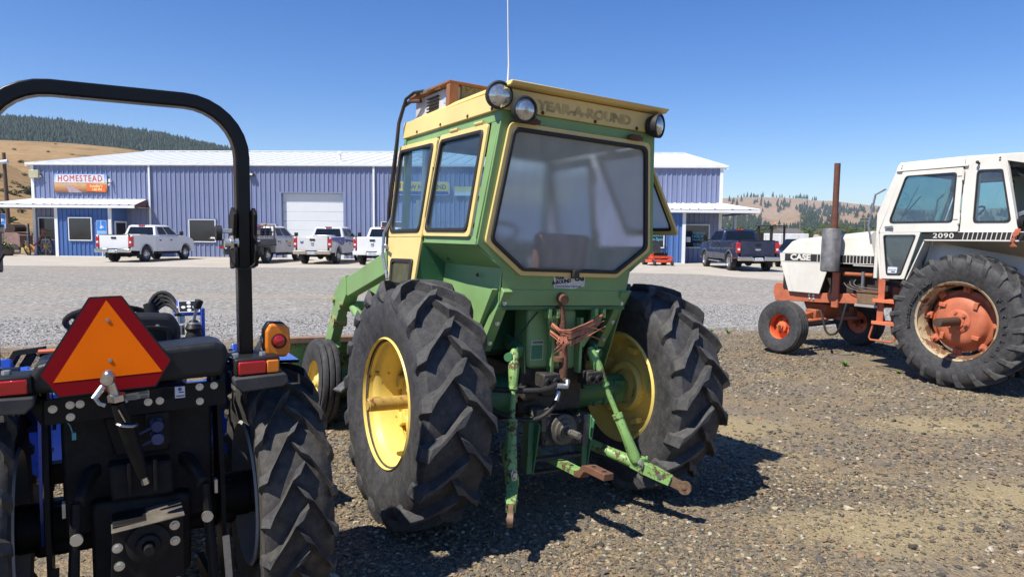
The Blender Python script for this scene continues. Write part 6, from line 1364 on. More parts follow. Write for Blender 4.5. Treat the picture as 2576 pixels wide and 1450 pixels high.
    q = MB(); q.bb((1.55, -.385, .655), (3.2, .385, .798)); q.build('stripe_core', CB, hood)
    for s in (1, -1):
        f = hs(s)
        q = MB(); q.slab([(3.155, .66), (1.55, .675), (1.55, .803), (3.155, .80)], f, -.013, .0); sb = q.build('stripe_band', CB, hood)
        q = MB(); q.slab([(3.25, .66), (3.16, .66), (3.16, .803), (3.268, .803)], f, -.03, .001); q.slab([(3.155, .655), (1.55, .67), (1.55, .68), (3.155, .665)], f, 0, .004); q.slab([(3.155, .795), (1.55, .797), (1.55, .807), (3.155, .805)], f, 0, .004); q.build('stripe_edge', CW, hood)
        for k in range(17): x = 2.53 - k * .058; q = MB(); q.slab([(x, .675), (x - .009, .675), (x - .009, .8), (x, .8)], f, 0, .004); q.build('stripe_bar', CW, sb)
        text_mb('CASE', .135, lambda u_, v_, w_, s=s: (2.85 - s * u_, s * (.4005 + w_), .735 + v_), .004, .006, sx=1.25).build('name_lettering', CW, sb, 0)
        q = MB(); q.slab([(3.25, .655), (3.17, .655), (2.97, .15), (3.06, .15)], f, -.02, -.004); q.slab([(3.165, .655), (2.43, .67), (2.35, .5), (2.46, .15), (2.965, .15)], f, -.02, .0); q.build('side_panel', CW, hood, bevel=.006)
    q = MB(); q.bb((3.1, -.36, .2), (3.2, .36, .8)); q.build('grille', CB, t)
    # muffler and stack
    q = MB(); c = Vector((2.17, .57, 0)); q.lathe([(.001, .53), (.12, .53), (.142, .545), (.142, 1.195), (.13, 1.215), (.05, 1.22)], c, (0, 0, 1), 36); mf = q.build('muffler', pm('galvanised', (.16, .16, .165), .6, .3, .4, 9, drips=.6, dcol=(.08, .065, .055)), t)
    q = MB(); q.cyl((2.13, .57, 1.21), (2.13, .57, 1.45), .056, .056, 20); q.cyl((2.13, .57, 1.45), (2.135, .57, 2.235), .046, .046, 20); q.lathe([(.046, 2.235), (.04, 2.235), (.04, 2.0)], (2.133, .57, 0), (0, 0, 1), 20); q.build('exhaust_stack', pm('stack_rust', (.13, .05, .032), .8, var=.25, vs=10, bump=.2), mf)
    # cab
    Y = .8; SD = lambda s: (lambda x, z, w_: (x, s * (Y - .06 * max(0, (z - 1.2)) + w_), z))
    gl = glass('green_glass', (.52, .72, .74), .1, .1, (.5, .55, .55))
    for s in (1, -1):
        f = SD(s)
        q = MB(); q.slab([(1.03, 2.13), (.97, 2.02), (1.25, 1.16), (1.16, .475), (1.2, .475), (1.29, 1.13), (1.3, 1.42)], f, -.05, .0); q.slab([(1.03, 2.13), (.155, 2.14), (.155, 2.03), (.98, 2.02)], f, -.04, .0); q.slab([(1.06, 2.035), (.1, 2.045), (.1, 2.02), (1.05, 2.01)], f, .001, .03); fr = q.build('cab_frame', CW, t, bevel=.006)
        # rear quarter: ring round its window
        ro = [(.15, 2.14), (-.31, 2.135), (-.545, 1.16), (.14, 1.16)]; ri = [(-.005, 1.965), (-.305, 1.955), (-.46, 1.285), (-.015, 1.285)]
        rp_ = [(.15, 2.14), (-.31, 2.135), (-.545, 1.16), (.14, 1.16)]
        q = MB(); q.ring(rpoly(ro, .02, 3), rpoly(ri, .04, 3), f, -.03, .0); qp = q.build('quarter_panel', CW, t, bevel=.004)
        q = MB(); q.ring(rpoly(ri, .05, 3), rpoly(inset(ri, .018), .045, 3), f, -.01, .012); q.build('seal', RUB, qp); q = MB(); P = [f(a, b, -.004) for a, b in rpoly(inset(ri, .008), .04, 3)]; q.add(P, [tuple(range(len(P)))]); q.build('pane', gl, qp, 0)
        # door
        do = [(.965, 2.005), (.16, 2.01), (.15, 1.165), (.63, 1.155), (.82, .5), (1.155, .49), (1.235, 1.14)]
        do = [(.965, 2.005), (.16, 2.01), (.15, 1.165), (1.235, 1.145)]; di = [(.915, 1.945), (.23, 1.95), (.225, 1.29), (1.105, 1.285)]
        q = MB(); q.ring(rpoly(do, .02, 3), rpoly(di, .05, 3), f, .001, .022); d = q.build('cab_door', CW, t, bevel=.004)
        q = MB(); q.ring(rpoly(di, .055, 3), rpoly(inset(di, .018), .05, 3), f, .008, .032); q.build('seal', RUB, d); q = MB(); P = [f(a, b, .012) for a, b in rpoly(inset(di, .008), .05, 3)]; q.add(P, [tuple(range(len(P)))]); q.build('pane', gl, d, 0)
        lo = [(1.23, 1.145), (.635, 1.155), (.825, .495), (1.155, .485)]; li = [(1.165, 1.115), (.69, 1.12), (.872, .555), (1.085, .545)]
        q = MB(); q.ring(rpoly(lo, .02, 3), rpoly(li, .03, 3), f, .001, .022); q.build('door_lower', CW, d, bevel=.004); q = MB(); q.ring(rpoly(li, .035, 3), rpoly(inset(li, .016), .03, 3), f, .008, .032); q.build('lower_seal', RUB, d); q = MB(); P = [f(a, b, .012) for a, b in rpoly(inset(li, .006), .03, 3)]; q.add(P, [tuple(range(len(P)))]); q.build('lower_pane', gl, d, 0)
        q = MB(); q.slab(rpoly([(1.07, .66), (.93, .66), (.94, .575), (1.075, .57)], .012, 2), f, .014, .017); st = q.build('dealer_sticker', pm('sticker_white', (.65, .68, .75), .4), d, 0)
        q = MB(); q.slab([(1.02, .585), (.965, .585), (.965, .6), (1.02, .6)], f, .0172, .018); q.slab([(1.06, .615), (.95, .618), (.95, .625), (1.06, .622)], f, .0172, .018); q.build('sticker_print', M_BLK, st, 0)
        for z in (1.93, 1.36): q = MB(); q.slab([(.22, z + .03), (.14, z + .03), (.14, z - .03), (.22, z - .03)], f, .023, .032); q.cyl(f(.145, z - .09, .035), f(.145, z + .05, .035), .014, .014, 10); q.build('door_hinge', CW, d)
        q = MB(); q.bar([f(1.13, 1.22, .035), f(1.02, 1.23, .05)], .02, .03, (0, 0, 1)); q.cyl(f(1.12, 1.22, .02), f(1.12, 1.22, .045), .022, .022, 12); q.build('door_handle', STEEL, d)
        q = MB(); q.slab([(.63, 1.157), (-.62, 1.16), (-.55, 1.06), (.58, 1.055)], f, -.02, .004); sb = q.build('stripe_band', CB, t)
        q = MB(); q.slab([(.6, 1.056), (-.56, 1.062), (-.56, 1.045), (.57, 1.04)], f, -.02, .008); q.slab([(.66, 1.165), (-.62, 1.168), (-.62, 1.158), (.63, 1.155)], f, -.02, .008); q.build('stripe_edge', CW, sb)
        for k in range(12): x = .08 - k * .056; q = MB(); q.slab([(x, 1.158), (x - .01, 1.158), (x + .008, 1.06), (x + .018, 1.06)], f, .0045, .008); q.build('stripe_bar', CW, sb)
        text_mb('2090', .095, lambda u_, v_, w_, s=s, f=f: f(.34 - s * u_, 1.108 + v_, .005 + w_), .003, .001, sx=1.35, spacing=1.1).build('model_lettering', CW, sb, 0)
        q = MB(); q.plate([(.6, s * .78, 1.045), (-.62, s * .78, 1.05), (-.95, s * .76, .8), (-1.0, s * .5, .8), (-.62, s * .5, 1.05), (.6, s * .5, 1.045)], .015); q.plate([(.62, s * .56, 1.04), (-.7, s * .56, 1.04), (-.7, s * .56, .3), (.8, s * .56, .3)], .015); q.plate([(.6, s * .79, 1.05), (.82, s * .79, .49), (.86, s * .55, .49), (.62, s * .55, 1.05)], .015); q.build('fender', CW, t)
        q = MB(); q.tube([f(1.2, 1.78, .0), f(1.32, 1.7, .05), f(1.38, 1.25, .06), f(1.34, .98, .02)], .015, 8); q.build('grab_rail', STEEL, t)
        q = MB(); q.cyl(f(-.02, 2.05, .0), f(-.02, 2.05, .04), .014, .014, 8); q.ball(f(-.02, 2.06, .05), .022, 8); q.build('lamp_stud', M_BLK, t)
        q = MB()
        for x, z in ((1.0, 2.09), (1.0, 2.06), (-.26, 2.1), (-.26, 2.07)): q.cyl(f(x, z, .0), f(x, z, .003), .012, .012, 10)
        q.build('screw_hole', RUB, fr)
    q = MB(); q.prism(rpoly([(1.05, 2.1), (1.04, 2.14), (.2, 2.16), (-.32, 2.15), (-.62, 2.14), (-.66, 2.06), (-.58, 2.0), (-.33, 2.06), (.2, 2.1)], .01, 2), 'y', -.73, .73); q.build('cab_roof', CW, t, bevel=.015)
    q = MB(); q.plate([(.98, -.7, 2.05), (.98, .7, 2.05), (1.27, .7, 1.3), (1.27, -.7, 1.3)], .01); q.build('windshield', gl, t, 0)
    q = MB()
    for s in (-1, 1): q.bar([(1.29, s * .73, .48), (1.28, s * .74, 1.2), (1.02, s * .72, 2.1)], .06, .07, (0, 1, 0)); q.bar([(.02, s * .7, 1.2), (.02, s * .68, 2.1)], .05, .08, (0, 1, 0)); q.bar([(-.5, s * .74, 1.2), (-.3, s * .7, 2.1)], .05, .06, (0, 1, 0))
    q.bb((1.27, -.72, .5), (1.31, .72, 1.3)); q.build('pillar', CW, t, bevel=.008)
    q = MB(); q.bb((-.55, -.7, .38), (1.25, .7, .44)); q.build('cab_floor', M_BLK, t); q = MB(); q.bb((-.5, -.66, 1.98), (1.0, .66, 2.05)); q.build('headliner', pm('dark_liner', (.06, .07, .075), .8), t, bevel=.02)
    q = MB(); q.prism(rpoly([(-.35, .75), (.15, .75), (.15, .88), (-.15, .9), (-.33, 1.42), (-.45, 1.4)], .05), 'y', -.26, .26); q.build('operator_seat', M_BLK, t, bevel=.05)
    q = MB(); q.bb((.6, -.3, .45), (.9, .3, 1.2)); q.build('dashboard', M_BLK, t, bevel=.05)
    q = MB(); c = Vector((.42, .02, 1.42)); a = Vector((.55, 0, .83)).normalized(); o_ = a.orthogonal().normalized(); p_ = a.cross(o_); q.tube([c + (o_ * cos(k * pi / 12) + p_ * sin(k * pi / 12)) * .2 for k in range(25)], .014, 8, False); q.cyl(c, c + Vector((.2, 0, -.4)), .03, .03, 8)
    for k in range(3): q.cyl(c, c + (o_ * cos(k * 2.1) + p_ * sin(k * 2.1)) * .2, .01, .01, 6)
    q.build('steering_wheel', M_BLK, t)
    q = MB(); q.bb((.42, .22, 1.72), (.46, .48, 1.8)); q.build('mirror', M_BLK, t, bevel=.01); q = MB(); q.tube([(1.2, .3, 1.4), (1.1, .05, 1.7)], .008, 6); q.tube([(1.22, .35, 1.3), (1.08, .15, 1.85)], .005, 6); q.build('wiper', M_BLK, t)
    # rear hatch swung open, lamp, twine
    q = MB(); q.bar([(-.33, .62, 2.0), (-1.0, .62, 1.42)], .035, .04, (0, 1, 0)); q.bar([(-.33, -.62, 2.0), (-1.0, -.62, 1.42)], .035, .04, (0, 1, 0)); q.bar([(-1.0, .62, 1.42), (-1.0, -.62, 1.42)], .035, .04); q.build('hatch_frame', M_BLK, t); q = MB(); q.add([(-.34, .6, 2.0), (-.99, .6, 1.43), (-.99, -.6, 1.43), (-.34, -.6, 2.0)], [(0, 1, 2, 3)]); q.build('hatch_pane', glass('smoked_glass', (.2, .22, .2), .08, .1), t, 0)
    q = MB(); q.bar([(-.48, .68, 1.38), (-.85, .66, 1.55)], .02, .05); q.build('hatch_strut', STEEL, t)
    q = MB(); q.lathe([(.001, -.09), (.06, -.07), (.09, -.01), (.09, .02), (.08, .03)], (-.57, .72, 1.27), (-1, .1, 0), 24); q.cyl((-.55, .72, 1.17), (-.55, .72, 1.22), .015, .015, 8); q.build('rear_lamp', M_BLK, t)
    q = MB()
    for k in range(6): q.tube([(-.52 - .01 * k, .8, 1.2), (-.5 - .012 * k, .83, 1.13), (-.53 + .01 * k, .835, 1.06), (-.48 - .015 * k, .83, .98)], .006, 5)
    q.build('twine', pm('red_twine', (.4, .11, .06), .9), t); q = MB(); q.tube(bez((-.6, .75, 1.05), (-.66, .76, .95), (-.7, .76, .85), (-.6, .75, .88)), .007, 6); q.tube([(-.63, .75, 1.05), (-.65, .76, .8)], .008, 6); stuff(q.build('hanging_wire', RUB, t))
    # battery box, steps
    q = MB(); q.bb((1.2, .5, .09), (1.52, .82, .25)); bx = q.build('battery_box', pm('box_brown', (.17, .11, .06), .8, var=.3, vs=9, rust=.3), t, bevel=.01); q = MB(); q.bb((1.19, .49, .252), (1.53, .83, .285)); q.build('box_lid', RUST, bx, bevel=.01); q = MB(); q.bb((1.18, .48, .05), (1.54, .84, .088)); q.build('box_tray', pm('tray_grey', (.32, .3, .27), .7), bx)
    q = MB(); q.bb((1.1, .8, -.16), (1.2, .815, .48)); q.build('step_plate', CO, t, bevel=.004)
    for z in (.17, -.15): q = MB(); q.bb((.82, .6, z), (1.22, .9, z + .012)); q.bb((.82, .892, z - .03), (1.22, .904, z + .02)); q.build('step_tread', pm('step_orange', (.62, .17, .08), .6, rust=.2), t, bevel=.003)
    q = MB(); q.tube([(1.2, .87, -.15), (1.26, .87, -.38), (1.24, .87, -.415), (.92, .87, -.41), (.88, .87, -.38), (.86, .87, -.15)], .014, 8); q.build('step_loop', CO, t)
    OFF = Vector((0, 0, 0))
white_tractor()
# ---------------------------------------------------------------- blue compact tractor, rear view
NB = pm('tractor_blue', (.018, .07, .42), .28, var=.08, vs=3, coat=.5); NK = pm('satin_black', (.011, .0105, .0105), .5, spec=.2, var=.25, vs=6, dust=.12, dcol=(.06, .05, .042)); NG = pm('dark_casting', (.017, .016, .016), .6, spec=.2, var=.3, vs=9, dust=.25, dcol=(.07, .06, .05))
def blue_tractor():
    global OFF
    R = .645; fh = rad(30.45)
    t = thing('compact_tractor', 'blue compact tractor with black roll bar and orange warning triangle', 'tractor', (-1.78, 3.26, .015), (0, 0, fh + pi / 2)); OFF = Vector((0, 0, R))
    NT = pm('dusty_new_tyre', (.034, .032, .031), .75, var=.25, vs=8, dust=.6, dcol=(.13, .11, .085), bump=.2, bs=80); rimg = pm('grey_rim', (.34, .33, .31), .5, dust=.3)
    for s in (1, -1):
        y = s * .625; q = MB(); q.lathe([(.352, .14), (.36, .135), (.34, .12), (.31, .08), (.31, -.08), (.34, -.12), (.365, -.15), (.352, -.16), (.33, -.12), (.30, -.07), (.29, .04), (.2, .06), (.12, .02), (.001, .02)], (0, y, 0), (0, s, 0), 56); wh = q.build('rear_wheel', rimg, t, 40)
        ag_tyre(y, R, .325, .35, 20, phase=.2, lh=.045, wt=.045, wb=.075, arc=.33).build('tyre', [NT, M_LUG], wh, 38, bevel=.005, seg=1)
        q = MB(); q.cyl((0, y - s * .2, 0), (0, y + s * .02, 0), .1, .12, 20); 
        for k in range(8): a = k * pi / 4; q.bolt((cos(a) * .16, y + s * .045, sin(a) * .16), (0, -s, 0), .014, .05)
        q.build('hub', NG, wh)
    q = MB(); q.cyl((0, -.5, 0), (0, .5, 0), .11, .11, 18); q.bb((-.09, -.42, -.12), (.09, .42, .1)); q.build('axle_housing', NK, t, bevel=.02)
    for s in (1, -1):
        x, y, z = 1.75, s * .6, -.28; q = MB(); q.lathe([(.2, .1), (.21, .09), (.18, .05), (.1, .03), (.001, .03)], (x, y, z), (0, s, 0), 32); wh = q.build('front_wheel', rimg, t); ag_tyre(y, .38, .26, .2, 15, zc=z, xc=x, lh=.03, wt=.035, wb=.06, arc=.4, n=48).build('tyre', [NT, M_LUG], wh, 38)
    q = MB(); q.bar([(1.75, -.5, -.28), (1.75, .5, -.28)], .12, .14); q.build('front_axle', NK, t, bevel=.02)
    q = MB(); q.prism(rpoly([(.75, .12), (2.15, .05), (2.25, .4), (2.05, .52), (1.2, .66), (.75, .7)], .07), 'y', -.29, .29); q.build('hood', NB, t, bevel=.06, seg=3)
    q = MB(); q.bb((.2, -.22, -.2), (2.1, .22, .12)); q.build('engine', NG, t, bevel=.02)
    # roll bar
    xr = -.25; yl, yr, zt, cr_ = .525, -.45, 1.915, .24
    pth = [(xr, yr, .76), (xr, yr, 1.36), (xr, yr, zt - cr_)] + [(xr, yr + cr_ - cr_ * cos(a), zt - cr_ + cr_ * sin(a)) for a in [k * pi / 16 for k in range(1, 9)]] + [(xr, (yl + yr) / 2, zt)] + [(xr, yl - cr_ + cr_ * sin(a), zt - cr_ + cr_ * cos(a)) for a in [k * pi / 16 for k in range(0, 9)]] + [(xr, yl, 1.36), (xr, yl, .76)]
    q = MB(); q.bar(pth, .085, .062, (1, 0, 0)) if False else None
    def frame_bar(path, wdt, dep):  # section: wdt within the frame plane, dep along x
        m = len(path); P = []
        for i in range(m):
            a = Vector(path[max(0, i - 1)]); b = Vector(path[min(m - 1, i + 1)]); tt = (b - a).normalized(); nrm = Vector((0, -tt.z, tt.y)); c = Vector(path[i])
            P += [c + nrm * wdt / 2 * u_ + Vector((dep / 2 * v_, 0, 0)) for u_, v_ in ((-1, -1), (1, -1), (1, 1), (-1, 1))]
        q = MB(); q.add(P, [(i * 4 + k, i * 4 + (k + 1) % 4, (i + 1) * 4 + (k + 1) % 4, (i + 1) * 4 + k) for i in range(m - 1) for k in range(4)] + [(3, 2, 1, 0), tuple(range(4 * m - 4, 4 * m))]); return q
    rops = frame_bar(pth, .062, .085).build('roll_bar', pm('gloss_black', (.007, .007, .008), .3, var=.2, spec=.25), t, 50, bevel=.009, seg=3)
    for yy in (yr, yl):
        for dy, x0 in ((.045, -.02), (-.045, 0)):
            q = MB(); q.prism(rpoly([(xr - .085 + x0, 1.18), (xr + .05, 1.16), (xr + .05, 1.41), (xr - .02, 1.45), (xr - .085 + x0, 1.42), (xr - .06, 1.32), (xr - .1, 1.25)], .02, 2), 'y', yy + dy - .008, yy + dy + .008); q.build('hinge_plate', NK, rops, bevel=.003)
        q = MB(); q.cyl((xr - .06, yy + .03, 1.285), (xr - .06, yy + .09, 1.285), .022, .022, 12); q.cyl((xr - .06, yy + .053, 1.285), (xr - .06, yy + .066, 1.285), .034, .034, 6); q.cyl((xr - .03, yy + .05, 1.34), (xr - .03, yy + .1, 1.34), .011, .011, 8); q.cyl((xr - .03, yy - .05, 1.34), (xr - .03, yy - .07, 1.34), .018, .018, 6); q.build('hinge_bolt', ZINC, rops)
        q = MB(); q.cyl((xr - .01, yy + .095, 1.33), (xr - .01, yy + .12, 1.33), .035, .035, 14); q.build('rubber_stop', RUB, rops)
        q = MB(); q.tube(bez((xr - .07, yy + .07, 1.28), (xr - .1, yy + .09, 1.15), (xr - .1, yy - .02, 1.12), (xr - .06, yy - .07, 1.24)), .004, 5); q.build('lanyard', RUB, rops)
        q = MB(); q.bb((xr - .13, yy - .09, .735), (xr + .1, yy + .08, .76)); q.build('foot_plate', NK, rops, bevel=.004)
        q = MB()
        for a, b in ((-.1, -.06), (-.1, .06), (.07, .06)): q.bolt((xr + a, yy + b, .76), (0, 0, 1), .017, .02)
        q.build('foot_bolt', ZINC, rops)
    # fenders
    for s in (1, -1):
        q = MB(); P = []; n = 12
        for k in range(n + 1):
            a = rad(25) + rad(72) * k / n; r = R + .07; P.append((cos(a) * r * .95, sin(a) * r * (1.0) + .0))
        for yy0, yy1 in ((s * .36, s * .74),):
            V_ = [(x, yy0, min(z, .7)) for x, z in P] + [(x, yy1, min(z, .68)) for x, z in P] + [(x * .98, yy0, min(z, .7) - .015) for x, z in P] + [(x * .98, yy1, min(z, .68) - .015) for x, z in P]; m = n + 1
            q.add(V_, [(i, i + 1, m + i + 1, m + i) for i in range(n)] + [(2 * m + i, 3 * m + i, 3 * m + i + 1, 2 * m + i + 1) for i in range(n)] + [(m + i, m + i + 1, 3 * m + i + 1, 3 * m + i) for i in range(n)])
        q.plate([(-.3, s * .36, .6), (.55, s * .36, .6), (.5, s * .38, .1), (-.12, s * .38, -.05), (-.25, s * .37, .2)], .012) if s > 0 else None; q.build('fender', NB, t, 40)
        q = MB(); q.bb((-.28, s * .39, -.1), (-.15, s * .43, .72)) if False else q.plate([(-.18, s * .345, .7), (-.02, s * .345, .7), (-.04, s * .345, .0), (-.16, s * .345, -.3), (-.28, s * .345, -.3), (-.28, s * .345, .1)], .02); q.build('side_plate', NK, t)
    # rear plate with bolts, labels
    q = MB(); q.prism(rpoly([(.345, .545), (-.345, .555), (-.345, .665), (.345, .65)], .01, 2), 'x', -.365, -.35); pl = q.build('rear_plate', NK, t, bevel=.002)
    q = MB(); q.plate([(-.35, .345, .545), (-.35, .345, .65), (-.22, .40, .69), (-.22, .40, .6)], .012); q.plate([(-.35, -.345, .555), (-.35, -.345, .665), (-.2, -.36, .68), (-.2, -.36, .6)], .012); q.build('plate_wing', NK, pl)
    for y_, z_ in ((.315, .61), (.255, .62), (.22, .62), (.255, .57), (.06, .62), (-.03, .60), (-.075, .60), (-.235, .645), (-.235, .58), (-.295, .645)):
        q = MB(); q.bolt((-.365, y_, z_), (-1, 0, 0), .011, .01); q.build('plate_bolt', ZINC, pl)
    q = MB(); q.prism(rpoly([(.09, .612), (-.035, .622), (-.035, .652), (.09, .642)], .004, 2), 'x', -.369, -.3655); sp = q.build('serial_plate', pm('serial_alu', (.45, .43, .38), .45, .3), pl)
    q = MB(); q.bb((-.371, -.03, .638), (-.3695, .005, .65)); q.bb((-.371, -.03, .62), (-.3695, .0, .632)); q.bb((-.371, .012, .616), (-.3695, .08, .619)); q.bb((-.371, .012, .624), (-.3695, .08, .627)); q.bb((-.371, .012, .632), (-.3695, .08, .635)); q.build('serial_print', pm('plate_ink', (.2, .19, .17), .6), sp)
    q = MB(); q.bb((-.369, -.175, .605), (-.3655, -.135, .655)); lb = q.build('info_label', pm('label_white', (.7, .7, .72), .5), pl)
    q = MB(); q.cyl((-.369, -.155, .644), (-.371, -.155, .644), .008, .008, 14); q.build('info_dot', pm('label_dark_blue', (.03, .12, .4), .5), lb); q = MB(); q.bb((-.371, -.17, .628), (-.3692, -.15, .632)); q.bb((-.371, -.172, .612), (-.3692, -.14, .616)); q.build('label_print', M_BLK, lb)
    q = MB(); q.cyl((-.366, -.102, .628), (-.3675, -.102, .628), .024, .024, 18); q.build('plate_hole', pm('void', (.003, .003, .003), .9), pl)
    # black moulded tank behind the seat
    q = MB(); q.prism(rpoly([(.385, .68), (.395, .74), (.36, .80), (.3, .815), (-.3, .845), (-.345, .83), (-.36, .77), (-.335, .69)], .03, 4), 'x', -.4, -.14); q.build('rear_cover', pm('moulded_black', (.016, .016, .017), .45, spec=.3, var=.15, vs=30, bump=.12, bs=250), t, 50, bevel=.035, seg=4)
    # warning triangle
    SX = -.43; f = lambda y_, z_, w_: (SX - w_ + (z_ - .87) * .06, y_, z_)
    so_ = [(.17, 1.06), (.06, 1.062), (-.115, .785), (-.055, .685), (.285, .675), (.345, .765)]
    q = MB(); q.slab(rpoly(inset(so_, -.007), .01, 2), f, -.004, .0); sm = q.build('warning_triangle', M_BLK, t); q = MB(); q.slab(so_, f, .0004, .0012); q.build('red_border', pm('reflective_red', (.25, .004, .008), .5, var=.05, spec=.12), sm, 0)
    q = MB(); q.slab([(.113, 1.052), (-.083, .742), (.305, .732)], f, .0016, .0024); q.build('orange_field', pm('fluorescent_orange', (.95, .17, .0), .5, var=.04, spec=.12), sm, 0)
    for z in (.97, .805): q = MB(); q.cyl(f(.11 - (z - .97) * -.02, z, .0024), f(.11 - (z - .97) * -.02, z, .006), .008, .007, 12); q.build('rivet', STEEL, sm)
    q = MB(); q.bar([(-.41, .1, .66), (-.42, .1, .78)], .03, .006, (1, 0, 0)); q.build('sign_bracket', NK, t)
    # tail lights
    for s in (1, -1):
        y0, y1 = s * .375, s * .575
        q = MB(); q.bb((-.42, y0, .685), (-.28, y1, .765)); tl = q.build('tail_light', M_BLK, t, bevel=.012, seg=3)
        q = MB(); q.bb((-.436, s * .39, .693), (-.421, s * .51, .752)); q.build('red_lens', M_RED, tl, bevel=.006); q = MB(); q.bb((-.436, s * .512, .693), (-.421, s * .567, .752)); q.build('amber_lens', M_AMB, tl, bevel=.006)
        q = MB(); q.prism(rpoly([(s * .365, .685), (s * .595, .69), (s * .605, .65), (s * .58, .63), (s * .4, .62), (s * .37, .65)], .01, 2), 'x', -.46, -.24); q.build('light_shelf', pm('dusty_black', (.03, .03, .032), .55, dust=.4, dcol=(.12, .11, .1)), t, bevel=.01)
        # tall amber marker with round red reflector
        q = MB(); am = [(s * .535, .745), (s * .635, .735), (s * .655, .78), (s * .65, .87), (s * .62, .905), (s * .55, .91), (s * .527, .87), (s * .525, .79)]; q.prism(rpoly(am, .02, 3), 'x', -.285, -.235); hb = q.build('marker_lamp', M_BLK, t, bevel=.006)
        q = MB(); q.prism(rpoly(inset(am, .006), .02, 3), 'x', -.315, -.286); q.build('amber_lens', M_AMB, hb, bevel=.012, seg=3); c = (-.315, s * .592, .82)
        q = MB(); q.lathe([(.036, 0), (.036, .008), (.03, .01)], c, (-1, 0, 0), 28); q.build('lens_ring', pm('ring_dark', (.05, .02, .01), .4), hb); q = MB(); q.lathe([(.031, .004), (.026, .014), (.012, .018), (.001, .019)], c, (-1, 0, 0), 24); q.build('red_reflector', M_RED, hb)
        q = MB(); q.bar([(-.25, s * .5, .77), (-.25, s * .53, .82)], .02, .03, (1, 0, 0)); q.bolt((-.26, s * .52, .82), (0, s, 0), .016, .02); q.build('lamp_bracket', STEEL, hb)
    # seat, steering wheel, controls
    q = MB(); q.prism(rpoly([(.22, .6), (-.2, .6), (-.205, .86), (-.17, .93), (.17, .95), (.215, .88)], .05, 4), 'x', .08, .16); st = q.build('seat', pm('seat_vinyl', (.014, .014, .015), .45), t, bevel=.03, seg=3); q = MB(); q.bb((.1, -.22, .5), (.55, .22, .6)); q.build('seat_cushion', MATS['seat_vinyl'], st, bevel=.04); q = MB(); q.ring(rpoly([(.17, .65), (-.16, .65), (-.16, .87), (.16, .89)], .04, 4), rpoly([(.15, .67), (-.14, .67), (-.14, .85), (.14, .87)], .04, 4), lambda u_, v_, w_: (.08 - w_, u_, v_), 0, .012); q.build('seat_rim', M_BLK, st, bevel=.004)
    q = MB(); q.bolt((.078, -.1, .87), (-1, 0, 0), .008, .008); q.build('seat_stud', ZINC, st)
    q = MB(); c = Vector((.7, .1, .84)); a = Vector((.45, 0, .89)).normalized(); o_ = Vector((0, 1, 0)); p_ = a.cross(o_); q.tube([c + (o_ * cos(k * pi / 14) + p_ * sin(k * pi / 14)) * .205 for k in range(29)], .016, 10, False); q.cyl(c - a * .02, c - a * .3, .03, .04, 12)
    for k in range(3): q.cyl(c - a * .02, c + (o_ * cos(k * 2.1 + .5) + p_ * sin(k * 2.1 + .5)) * .2, .014, .012, 8)
    q.build('steering_wheel', M_BLK, t); q = MB(); q.bb((.72, -.22, .35), (.85, .3, .68)); q.build('dash_cowl', M_BLK, t, bevel=.05)
    q = MB(); q.bar([(.6, .3, .69), (.55, .42, .7)], .03, .025); q.build('shuttle_lever', M_BLK, t); q = MB(); q.bb((.5, .33, .712), (.58, .42, .722)); q.build('lever_stripe', pm('lever_orange', (.7, .16, .03), .4), t)
    for y_, z0, c_ in ((-.27, .74, NK),): q = MB(); q.cyl((.35, -.29, .62), (.35, -.29, .82), .045, .035, 14); q.lathe([(.045, .72), (.05, .76), (.035, .8), (.045, .82), (.02, .86)], (.35, -.29, 0), (0, 0, 1), 16); js = q.build('joystick', M_BLK, t); q = MB(); q.tube([(.35, -.29, .85), (.34, -.305, .93)], .008, 8); q.build('lever_rod', STEEL, js); q = MB(); q.cyl((.34, -.305, .925), (.335, -.32, .97), .02, .022, 12); q.build('lever_knob', M_BLK, js, bevel=.005); q = MB(); q.lathe([(.03, .83), (.034, .845), (.02, .855)], (.35, -.29, 0), (0, 0, 1), 16); q.build('lever_collar', STEEL, js)
    q = MB(); q.bb((.38, -.35, .55), (.44, -.33, .92)); q.bb((.4, -.34, .88), (.52, -.2, .9)); q.plate([(.4, -.215, .885), (.4, -.335, .885), (.46, -.335, .955), (.46, -.215, .955)], .008); lp = q.build('control_panel', NB, t, bevel=.004)
    fm = lambda u_, v_, w_: Vector((.43, -.275, .922)) + Vector((0, -1, 0)) * u_ + Vector((.65, 0, .76)) * v_ + Vector((-.76, 0, .65)) * (w_ + .0095)
    q = MB(); q.slab([(-.052, -.038), (.052, -.038), (.052, .038), (-.052, .038)], fm, 0, .001); dc = q.build('control_decal', M_BLK, lp, 0); q = MB()
    for cx, cy in ((0, 0), (0, .024), (0, -.024), (.028, -.004), (-.028, -.004)): q.slab([(cx + .011 * cos(k * pi / 6), cy + .009 * sin(k * pi / 6)) for k in range(12)], fm, .0012, .002)
    q.ring([(-.052, -.038), (.052, -.038), (.052, .038), (-.052, .038)], [(-.048, -.034), (.048, -.034), (.048, .034), (-.048, .034)], fm, .0012, .002); q.build('decal_symbols', pm('label_white', (.7, .7, .72)), dc, 0)
    for k in range(4): q = MB(); q.tube(bez((.5, -.08 - .012 * k, .9), (.5, -.1 - .02 * k, 1.04 - .025 * k), (.5, -.2, 1.03 - .03 * k), (.45 - .02 * k, -.22, .92 - .01 * k)), .011, 8); q.build('loader_hose', RUB, t)
    q = MB()
    for k in range(5): q.cyl((.3 + .03 * k, -.22 - .004 * k, .6 + .06 * k), (.31 + .03 * k, -.22 - .004 * k, .65 + .06 * k), .018, .018, 10)
